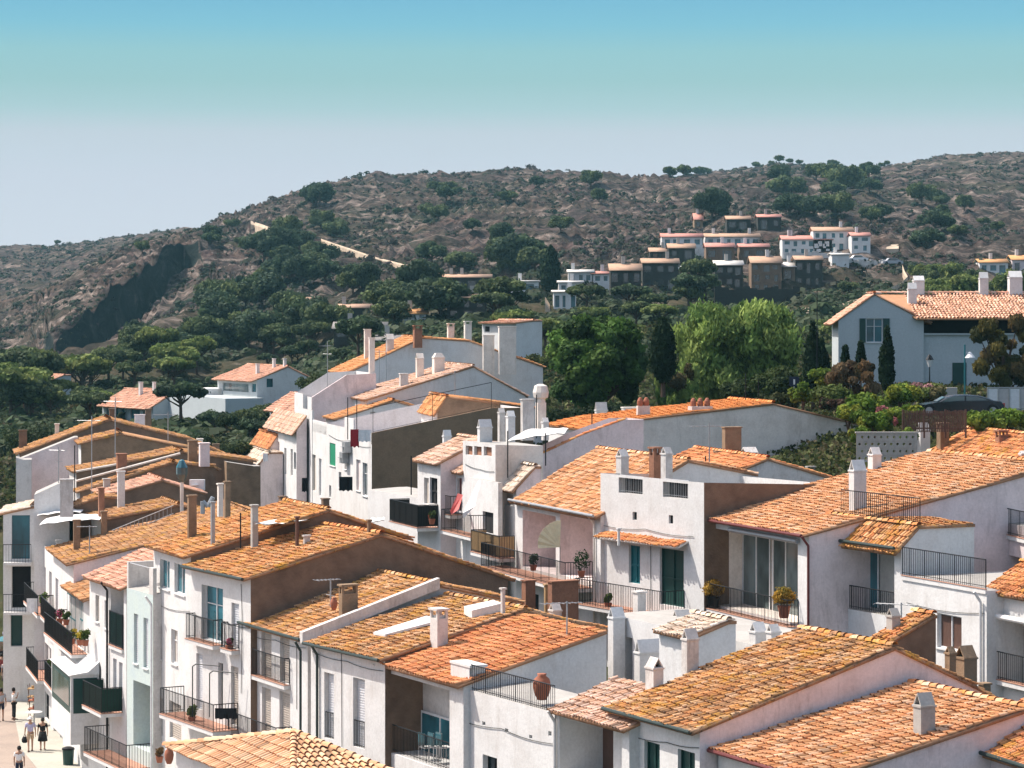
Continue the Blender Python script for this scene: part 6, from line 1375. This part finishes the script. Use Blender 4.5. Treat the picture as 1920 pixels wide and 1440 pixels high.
# sea blue lantern and ladder on the left roofs
e = empty('lantern', P(341, 925, 140)); tag(e, 'blue and clear glass lantern head standing on a left roof', 'lantern')
mb = MB(); mb.tube((0, 0, -1), (0, 0, .6), .1); mb.build('pole', 'cream', e); mb = MB(); mb.lathe([(.14, .6), (.3, 1.0), (.3, 1.35), (.12, 1.7)], (0, 0, 0), 8); mb.build('globe', 'glass2', e); mb = MB(); mb.lathe([(.31, 1.36), (.14, 1.72), (.05, 1.78)], (0, 0, 0), 8); mb.build('cap', 'glassb', e)
mb = MB(); a = P(210, 1010, 137.3); b_ = P(325, 963, 138.3); up = Vector((0, 0, .42)); mb.tube(a, b_, .025); mb.tube(a+up, b_+up, .025)
for i in range(15): q = a.lerp(b_, (i+.5)/15); mb.tube(q, q+up, .018)
tag(mb.build('ladder', 'grey'), 'metal ladder lying on its side along the dark wall of a left roof', 'ladder')
mb = MB(); a = P(380, 940, 128); mb.path([a+Vector((0, 0, -.6)), a, a+Vector((.25, 0, -.25)), a+Vector((.5, 0, .2))], .11, 8); tag(mb.build('vent_duct', 'grey'), 'bent shiny metal vent duct beside the pale chimney', 'duct')
mb = MB(); a = P(355, 903, 150); mb.box(a.x, a.y, a.z-.5, a.x+.85, a.y+.35, a.z+.1); mb.lathe([(.2, 0), (.2, .02)], a+Vector((.3, -.02, -.2)), 12); tag(mb.build('air_conditioner', 'frame'), 'white air conditioner unit under the red edged left roof', 'air conditioner')
e = empty('satellite_dish', P(1166, 1010, 99)); 
bpy.data.objects.remove(e)
for x0, y0, x1, y1, D, lab in ((143, 884, 222, 870, 156, 'pale beam across the dark left house, upper one'), (143, 902, 338, 850, 153, 'long pale beam across the dark left house, lower one')):
    mb = MB(); mb.tube(P(x0, y0, D), P(x1, y1, D), .07, None, 6); tag(mb.build('beam', 'cream'), lab, 'beam')

# ------------------------------------------------------------------ car, fence, block wall, lamps, boards on the right
cD = 140; cl0 = P(1722, 772, cD); k = cD/F; e = empty('parked_car', (cl0.x, cD, cl0.z)); tag(e, 'dark blue parked estate car behind the slatted fence', 'car')
M['car'] = plain('dark_blue_car_paint', (.006, .016, .026), .2, .3, .6, .05)
M['tyre'] = plain('tyre_rubber', (.01, .01, .01), .8)
def cp(x, y): return ((x-1722)*k, (772-y)*k)
low = [cp(*p) for p in ((1721, 772), (1719, 765), (1722, 761), (1740, 757), (1762, 754), (1796, 752), (1852, 751), (1878, 753), (1884, 760), (1884, 768), (1880, 772))]
cab = [cp(*p) for p in ((1757, 754.5), (1774, 746), (1790, 741.5), (1812, 740.5), (1838, 742), (1856, 746.5), (1872, 753))]
mb = MB(); Wd = 1.75
def loft(prof, insets, mi=0):
    n = len(prof); V = []
    for y, f, inx in insets:
        cx_ = sum(p[0] for p in prof)/n
        for px, pz in prof: V.append((cx_+(px-cx_)*f, y, pz+inx))
    m_ = len(insets); o = len(mb.v); Fs = []
    for j in range(m_-1):
        for i in range(n): Fs.append((j*n+i, j*n+(i+1) % n, (j+1)*n+(i+1) % n, (j+1)*n+i))
    Fs += [tuple(range(n-1, -1, -1)), tuple(range((m_-1)*n, m_*n))]; mb.add(V, Fs, mi)
loft(low, [(0, .985, 0), (.08, 1, 0), (Wd-.08, 1, 0), (Wd, .985, 0)]); loft(cab, [(.22, .93, -.04), (.34, .96, 0), (Wd-.34, .96, 0), (Wd-.22, .93, -.04)]); mb.build('body', 'car', e)
mb = MB(); gl = [cp(*p) for p in ((1768, 753), (1780, 746), (1793, 743.2), (1810, 743), (1810, 753))]; g2 = [cp(*p) for p in ((1813, 753), (1813, 743), (1834, 744), (1845, 747), (1860, 753))]
for g_ in (gl, g2): mb.prism([(a, .20, b) for a, b in g_], (0, .03, 0))
mb.build('window', 'glass2', e)
mb = MB(); mb.prism([(cp(1759, 754)[0], .3, cp(0, 754)[1]), (cp(1774, 745.6)[0], .42, cp(0, 745.6)[1]), (cp(1774, 745.6)[0], Wd-.42, cp(0, 745.6)[1]), (cp(1759, 754)[0], Wd-.3, cp(0, 754)[1])], (-.02, 0, .03)); mb.build('windscreen', 'glass2', e)
for xx in (1742, 1862):
    for yy in (-.02, Wd-.18):
        c_ = cp(xx, 769); mb = MB(); mb.tube((c_[0], yy, c_[1]-.02), (c_[0], yy+.2, c_[1]-.02), .31, None, 16); w_ = mb.build('wheel', 'tyre', e); mb = MB(); mb.tube((c_[0], yy-.015, c_[1]-.02), (c_[0], yy+.1, c_[1]-.02), .19, None, 12); mb.build('rim', 'grey', w_)
mb = MB(); mb.box(cp(1880, 0)[0], .02, cp(0, 763)[1], cp(1884.5, 0)[0], .25, cp(0, 756)[1]); mb.build('tail_light', 'redc', e); mb = MB(); mb.box(cp(1721, 0)[0]-.02, .1, cp(0, 764)[1], cp(1726, 0)[0], .35, cp(0, 761)[1]); mb.build('headlight', 'frame', e)
e = empty('slatted_fence', P(1692, 810, 129)); tag(e, 'brown vertical slatted timber fence below the parked car', 'fence')
k = 129/F; mb = MB()
for i in range(38):
    x0 = i*3.1*k; r = random.uniform(-.03, .03); mb.box(x0, 0, 0, x0+2.1*k, .03, 40*k+r)
mb.build('slat', 'brown_wood', e); mb = MB(); [mb.box(0, .035, z, 118*k, .07, z+.06) for z in (.15, .85)]; mb.build('rail', 'brown_wood', e)
for xx in (0, 40, 80, 118): mb = MB(); mb.box(xx*k, .075, -.3, xx*k+.08, .15, 42*k); mb.build('post', 'brown_wood', e)
e = empty('block_wall', P(1606, 866, 126)); tag(e, 'patterned openwork block wall with rows of round holes', 'wall'); k = 126/F
mb = MB(); Wp, Hp = 114*k, 53*k; hs = []
for i in range(9):
    for j in range(4):
        c_ = ((i+.5+(j % 2)*.45)*Wp/9.6, (j+.5)*Hp/4); hs.append([(c_[0]+.075*math.cos(a), c_[1]+.075*math.sin(a)) for a in np.linspace(0, 2*PI, 7)[:-1]])
for yy in (0, .15): mb.sheet([(0, 0), (Wp, 0), (Wp, Hp), (0, Hp)], hs, lambda u, z, d, yy=yy: (u, yy, z))
for hh_ in hs:
    for i in range(6): a, b = hh_[i], hh_[(i+1) % 6]; mb.quad((a[0], 0, a[1]), (b[0], 0, b[1]), (b[0], .15, b[1]), (a[0], .15, a[1]))
for i in range(10): xx = i*Wp/9.6; mb.box(xx, -.02, 0, xx+.02, -.002, Hp)
for j in range(5): zz = j*Hp/4; mb.box(0, -.025, zz-.01, Wp, -.022+.015, zz+.012)
mb.build('blocks', 'concrete', e); mb = MB(); mb.box(-.05, -.05, Hp+.014, Wp+.05, .2, Hp+.08); mb.build('cap', 'concrete', e)
def lamp(x, yb, yt, D, label, wall=False):
    e = empty('street_lamp', P(x, yb, D)); tag(e, label, 'street lamp'); hh = (yb-yt)*D/F
    mb = MB(); mb.lathe([(.09, 0), (.07, .4), (.04, .5), (.03, hh-.75)], (0, 0, 0), 8); mb.build('pole', 'metal' if not wall else 'teal_paint', e)
    mb = MB(); mb.lathe([(.08, hh-.75), (.22, hh-.35), (.2, hh-.33)], (0, 0, 0), 6); mb.build('glass', 'frame', e); mb = MB(); mb.lathe([(.26, hh-.33), (.1, hh-.08), (.02, hh)], (0, 0, 0), 6); mb.build('cap', 'metal', e)
lamp(1743, 730, 664, 158, 'black lantern street lamp in front of the villa wall'); 
e = empty('street_lamp', P(1809, 740, 156)); tag(e, 'teal pole lamp with a small arm right of the villa door', 'street lamp'); mb = MB(); mb.tube((0, 0, 0), (0, 0, 94*156/F), .05); mb.build('pole', 'teal_paint', e); mb = MB(); mb.lathe([(.32, 2.15), (.3, 2.2), (.05, 2.5)], (.3, 0, 0), 10); mb.tube((0, 0, 2.5), (.3, 0, 2.45), .02); mb.build('lamp_shade', 'frame', e)
def board(x0, x1, yt, yb, D, label, n):
    e = empty('info_board', P(x0, yb, D)); tag(e, label, 'board'); k = D/F; W_ = (x1-x0)*k; Hh = (yb-yt)*k
    mb = MB(); mb.box(0, 0, Hh-.06, W_, .08, Hh); mb.box(0, .0, .1, W_, .08, .16)
    for i in range(n+1): xx = i*(W_-.06)/n; mb.box(xx, .0, 0, xx+.06, .08, Hh-.06)
    mb.build('frame', 'grey', e)
    for i in range(n): xx = i*(W_-.06)/n+.06; mb = MB(); mb.box(xx+.01, .03, .18, xx+(W_-.06)/n-.08, .05, Hh-.08); mb.build('panel', 'curtain' if i % 2 else 'wblind', e)
board(1851, 1935, 726, 772, 146, 'row of white framed glass panels behind the parked car', 4)
board(1699, 1755, 728, 752, 150, 'grey white cabinet panels in front of the villa wall, left of the car', 3)
mb = MB(); p0 = P(1680, 748, 152); p1 = P(1795, 748, 152); mb.box(p0.x, 152, p0.z-.5, p1.x, 152.3, p0.z+.65); tag(mb.build('wall', 'concrete'), 'low grey garden wall in front of the villa', 'wall')
e = empty('road_sign', P(1489, 742, 154)); tag(e, 'small square blue road sign among the cypresses', 'sign'); mb = MB(); mb.tube((0, 0, -1.2), (0, 0, .8), .03); mb.build('post', 'grey', e); mb = MB(); mb.box(-.28, -.04, .55, .28, -.02, 1.1); mb.build('plate', 'dkblue', e)
mb = MB(); mb.box(-.05, -.05, .65, .05, -.042, .95); mb.build('emblem', 'frame', e)
# parked cars on the hill
def hillcar(x, y, mat, label, ln=4.4):
    p = hit(x, y); e = empty('parked_car', (p.x, p.y-2, p.z+.1), .1); tag(e, label, 'car', 'cars parked on the hill estate')
    mb = MB(); 
    pr = [(-2.1, .3), (-2.15, .75), (-1.3, .9), (-.8, 1.4), (.7, 1.42), (1.4, .95), (2.1, .8), (2.15, .3)]
    mb.prism([(a, 0, b) for a, b in pr], (0, 1.7, 0)); mb.build('body', mat, e)
    mb = MB(); mb.prism([(-1.15, -.01, .95), (-.72, -.01, 1.32), (.62, -.01, 1.34), (1.15, -.01, .98)], (0, -.01, 0)); mb.build('window', 'glass', e)
    for xx in (-1.35, 1.35): mb = MB(); mb.tube((xx, -.05, .33), (xx, .2, .33), .33, None, 12); mb.build('wheel', 'tyre', e)
hillcar(1325, 510, 'wht', 'white car parked beside the white fascia stone house'); hillcar(1288, 512, 'wht', 'white car parked left of the other white car on the estate'); hillcar(1607, 498, 'wht', 'white van like car parked under the white row on the hill'); hillcar(1672, 505, 'greyc', 'grey car at the bend of the pale road')

# ------------------------------------------------------------------ small things on the fronts
def plant(hk, xc, yb, t, hgt, label, mat='pot', cols=((.06, .10, .02), (.09, .13, .03)), cat='potted plant'):
    h = Q[hk]; s_, z, D = h.onA(xc, yb, t); e = empty('potted_plant', (h.O.x+h.a.x*s_+h.b.x*t, h.O.y+h.a.y*s_+h.b.y*t, z+h.base)); tag(e, label, cat)
    mb = MB(); mb.lathe([(.11, 0), (.16, .22), (.17, .26), (.12, .26)], (0, 0, 0), 10); mb.build('pot', mat, e)
    V, Fq, cl = leafcloud([(0, 0, .26+hgt*.5), (.08, 0, .26+hgt*.7), (-.06, .05, .26+hgt*.3)], [hgt*.4, hgt*.3, hgt*.32], 260, .05, cols, 1, .4, .4, seed=int(xc)); npmesh('leaves', V, Fq, 'leaf', cl, e)
YF = ((.55, .42, .05), (.45, .36, .08), (.08, .12, .02)); PF = ((.5, .12, .2), (.08, .12, .03), (.06, .1, .02))
plant('G4', 135, 1208, -.55, .5, 'yellow flowers at the left of the balcony under the teal shutters', cols=YF); plant('G4', 150, 1210, -.55, .45, 'yellow and green plant in the middle of the teal shutter balcony', cols=YF); plant('G4', 160, 1211, -.5, .5, 'green plant at the right end of the teal shutter balcony')
plant('G5', 112, 1170, -.45, .5, 'pink flowering pot on the balcony of the long white house', cols=PF); plant('G5', 124, 1172, -.4, .4, 'green pot right of the pink flowers on the long white house')
plant('U7', 82, 1142, -.5, .6, 'green pot on the upper balcony of the white terrace block'); plant('U7', 92, 1264, -.5, .5, 'leafy pot on the lower balcony of the white terrace block')
plant('G1', 300+60, 1356, -.7, .5, 'pot at the far end of the curved balcony'); plant('G1', 430, 1222, -.2, .3, 'pink geranium on the narrow balcony near the brown gable', cols=PF)
plant('G0', 299, 1430, -.6, .4, 'brown dry plant on the lowest left balcony', cols=((.14, .08, .04), (.2, .12, .05))); plant('M4', 1090, 1082, -.6, .9, 'big dark agave like plant on the fan parasol balcony', cols=((.02, .05, .02), (.03, .06, .025)))
plant('M4', 1000, 1070, -.8, .5, 'small dark plant left of the fan parasol', cols=((.03, .06, .02),)); plant('C2', 810, 983, -.6, .4, 'red brown plant on the black netted balcony', cols=((.25, .06, .04), (.06, .09, .03)))
plant('R3', 1780, 1090, -.6, .5, 'leafy pot behind the long terrace rail'); plant('M3', 1140, 1142, -.6, .4, 'small pot at the left end of the teal door balcony')
def cable(hk, pts, t=-.03, r=.012):
    h = Q[hk]; P3 = []
    for x, y in pts: s_, z, D = h.onA(x, y, t); P3.append(Vector((t, s_, z)))
    out = []
    for a, b in zip(P3[:-1], P3[1:]):
        for i in range(5): q = a.lerp(b, i/5); q.z -= .05*math.sin(math.pi*i/5)*(a-b).length*.5; out.append(q)
    out.append(P3[-1]); mb = MB(); mb.path(out, r, 4); mb.build('cable', 'metal', h.e)
cable('G1', [(359, 1150), (420, 1165), (468, 1178)]); cable('G1', [(452, 1095), (454, 1160), (452, 1300)]); cable('G8', [(468, 1190), (516, 1200), (573, 1215)]); cable('G8', [(556, 1200), (556, 1330)]); cable('G9', [(586, 1222), (650, 1240), (718, 1258)])
cable('G9', [(640, 1222), (641, 1400)]); cable('G0', [(290, 1130), (356, 1146)]); cable('M3', [(1130, 985), (1210, 992), (1300, 1006)]); cable('M3', [(1220, 1020), (1220, 1140)]); cable('G11', [(850, 1345), (940, 1366), (1036, 1395)]); cable('B1', [(1180, 1378), (1250, 1392), (1310, 1402)])
cable('C1', [(872, 870), (900, 880), (926, 884)]); cable('K1', [(616, 815), (655, 826), (694, 838)]); cable('R1', [(1700, 1130), (1845, 1150)])
h = Q['K1']
for x, y, lab in ((652, 858, 'upper air conditioner unit on the white front left of the brown wall'), (657, 838, 'higher air conditioner unit close under the roof terrace laundry')):
    s_, z, D = h.onA(x, y, 0); mb = MB(); mb.box(-.45, s_-.5, z-.35, -.02, s_+.5, z+.35); mb.lathe([(.2, 0), (.2, .02)], (-.46, s_, z), 10); o = mb.build('air_conditioner', 'grey'); o.location = (h.O.x, h.O.y, h.base); o.rotation_euler = (0, 0, h.phi); tag(o, lab, 'air conditioner')
# two arched drying rods over the curved balcony
h = Q['G1']
for x, lab in ((361, 'left arched drying rod over the curved balcony'), (393, 'right arched drying rod over the curved balcony')):
    s_, z, D = h.onA(x, 1345, -1.0); z2 = h.onA(x, 1245 if x < 380 else 1258, -1.0)[1]; mb = MB(); mb.path([(-1.0, s_, z), (-1.0, s_, z2-.1), (-.9, s_-.1, z2), (-.3, s_-1.1, z2)], .022, 6); o = mb.build('drying_rod', 'metal'); o.location = (h.O.x, h.O.y, h.base); o.rotation_euler = (0, 0, h.phi); tag(o, lab, 'rod')
# stacked blue and white chairs in the loggia below the salmon roof
h = Q['G10']
for x, lab in ((800, 'left folded blue and white chair in the loggia under the salmon roof'), (818, 'middle folded blue and white chair in the loggia under the salmon roof'), (833, 'right folded blue and white chair in the loggia under the salmon roof')):
    s_, z, D = h.onA(x, 1424, .5); e = empty('folding_chair', (h.O.x+h.a.x*s_+h.b.x*.5, h.O.y+h.a.y*s_+h.b.y*.5, z+h.base), h.phi+math.pi/2); tag(e, lab, 'chair', None)
    mb = MB(); mb.box(-.22, -.2, .42, .22, .2, .45); mb.build('seat', 'wht', e)
    mb = MB(); mb.box(-.22, .2, .5, .22, .23, .95); mb.build('backrest', 'blue_c', e) if 'blue_c' in M else mb.build('backrest', 'glassb', e)
    for sx in (-.2, .2):
        for sy in (-.18, .2): mb = MB(); mb.tube((sx, sy, 0), (sx, sy, .95 if sy > 0 else .43), .015); mb.build('leg', 'frame', e)
# roller awnings
for hk, x0, x1, y, t, lab in (('R2', 1855, 1960, 1163, -.25, 'white rolled up awning over the balcony door at the right edge'), ('M1', 1368, 1495, 1004, -.12, 'grey rolled awning box under the widest roof'), ('M4', 985, 1045, 950, -.12, 'rolled awning box left under the salmon roof by the fan parasol')):
    h = Q[hk]; a = h.onA(x0, y, t); b_ = h.onA(x1, y, t); z = h.onA((x0+x1)/2, y, t)[1]; mb = MB(); mb.tube((t, a[0], z), (t, b_[0], z), .1, None, 10); o = mb.build('rolled_awning', 'cloth_w' if hk == 'R2' else 'grey'); o.location = (h.O.x, h.O.y, h.base); o.rotation_euler = (0, 0, h.phi); tag(o, lab, 'awning')
# ------------------------------------------------------------------ light, sky, camera
SUN_EL, SUN_AZ = R(54), math.atan2(.36, -.93)
sd = Vector((math.cos(SUN_EL)*math.cos(SUN_AZ), math.cos(SUN_EL)*math.sin(SUN_AZ), math.sin(SUN_EL)))
sl = bpy.data.lights.new('sun', 'SUN'); sl.energy = 3.2; sl.angle = R(.5); sl.color = (1, .94, .86)
so = bpy.data.objects.new('sun', sl); col.objects.link(so); so.rotation_euler = sd.to_track_quat('Z', 'Y').to_euler(); so.location = sd*300
w = bpy.data.worlds.new('World'); scn.world = w; w.use_nodes = True; nt = w.node_tree; nt.nodes.clear()
out = nd(nt, 'ShaderNodeOutputWorld'); bg = nd(nt, 'ShaderNodeBackground'); nt.links.new(bg.outputs[0], out.inputs[0])
sky = nd(nt, 'ShaderNodeTexSky', sky_type='NISHITA'); sky.sun_disc = False; sky.sun_elevation = SUN_EL
sky.sun_rotation = math.pi/2-SUN_AZ; sky.air_density = 1.0; sky.dust_density = 1.6; sky.ozone_density = 1.5
tc = nd(nt, 'ShaderNodeTexCoord'); sp = nd(nt, 'ShaderNodeSeparateXYZ'); nt.links.new(tc.outputs['Generated'], sp.inputs[0])
# colour of the low sky by height above the horizon (sine of elevation)
mr = nd(nt, 'ShaderNodeMapRange'); mr.inputs[1].default_value = 0; mr.inputs[2].default_value = .25; nt.links.new(sp.outputs[2], mr.inputs[0])
def lin(r, g, b): return tuple(((k/255+.055)/1.055)**2.4 if k > 10 else k/3294 for k in (r, g, b))
st = [(0, (218, 219, 228)), (.03, (214, 216, 226)), (.05, (209, 212, 223)), (.066, (200, 208, 217)), (.075, (176, 204, 208)), (.085, (160, 199, 201)), (.096, (152, 199, 205)), (.106, (132, 193, 213)), (.118, (120, 184, 213)), (.25, (100, 155, 200))]
lowc = ramp(nt, mr.outputs[0], [(s/.25, lin(*c)) for s, c in st])
SKY = .15
hi = nd(nt, 'ShaderNodeVectorMath', operation='SCALE'); nt.links.new(sky.outputs[0], hi.inputs[0]); hi.inputs['Scale'].default_value = SKY
warm = nd(nt, 'ShaderNodeVectorMath', operation='MULTIPLY'); nt.links.new(hi.outputs[0], warm.inputs[0]); warm.inputs[1].default_value = (1.2, 1.0, .83); hi = warm
EXPO = 1.05
lo = nd(nt, 'ShaderNodeVectorMath', operation='SCALE'); nt.links.new(lowc.outputs[0], lo.inputs[0]); lo.inputs['Scale'].default_value = 1.0/2**EXPO
mh = nd(nt, 'ShaderNodeMapRange', interpolation_type='SMOOTHSTEP'); mh.inputs[1].default_value = .14; mh.inputs[2].default_value = .4; nt.links.new(sp.outputs[2], mh.inputs[0])
mx = mix(nt, mh.outputs[0], lo.outputs[0], hi.outputs[0]); nt.links.new(mx, bg.inputs[0]); bg.inputs[1].default_value = 1.0

hz = MB(); hz.box(-900, -40, -8, 900, 2700, 175); ho = hz.build('haze', [], None); tag(ho, 'thin blue air haze over the town and hills', 'haze', kind='stuff')
hm = bpy.data.materials.new('haze_air'); hm.use_nodes = True; n2 = hm.node_tree; n2.nodes.clear()
ho_ = n2.nodes.new('ShaderNodeOutputMaterial'); pv = n2.nodes.new('ShaderNodeVolumePrincipled'); n2.links.new(pv.outputs[0], ho_.inputs['Volume'])
pv.inputs['Color'].default_value = (.4, .85, 1.0, 1); pv.inputs['Density'].default_value = .00008; pv.inputs['Anisotropy'].default_value = 0
ho.data.materials.append(hm)

cam = bpy.data.cameras.new('camera'); co = bpy.data.objects.new('camera', cam); col.objects.link(co)
co.location = (0, 0, H); co.rotation_euler = (R(90), 0, 0); cam.sensor_width = 36; cam.lens = F/1920*36
cam.shift_y = -(720-HY)/1920; cam.clip_end = 60000; cam.clip_start = .5; scn.camera = co
scn.view_settings.view_transform = 'Standard'; scn.view_settings.look = 'None'; scn.view_settings.exposure = EXPO; scn.view_settings.gamma = 1
scn.cycles.max_bounces = 5; scn.cycles.diffuse_bounces = 3; scn.cycles.volume_bounces = 0; scn.cycles.transparent_max_bounces = 4
scn.cycles.caustics_reflective = False; scn.cycles.caustics_refractive = False
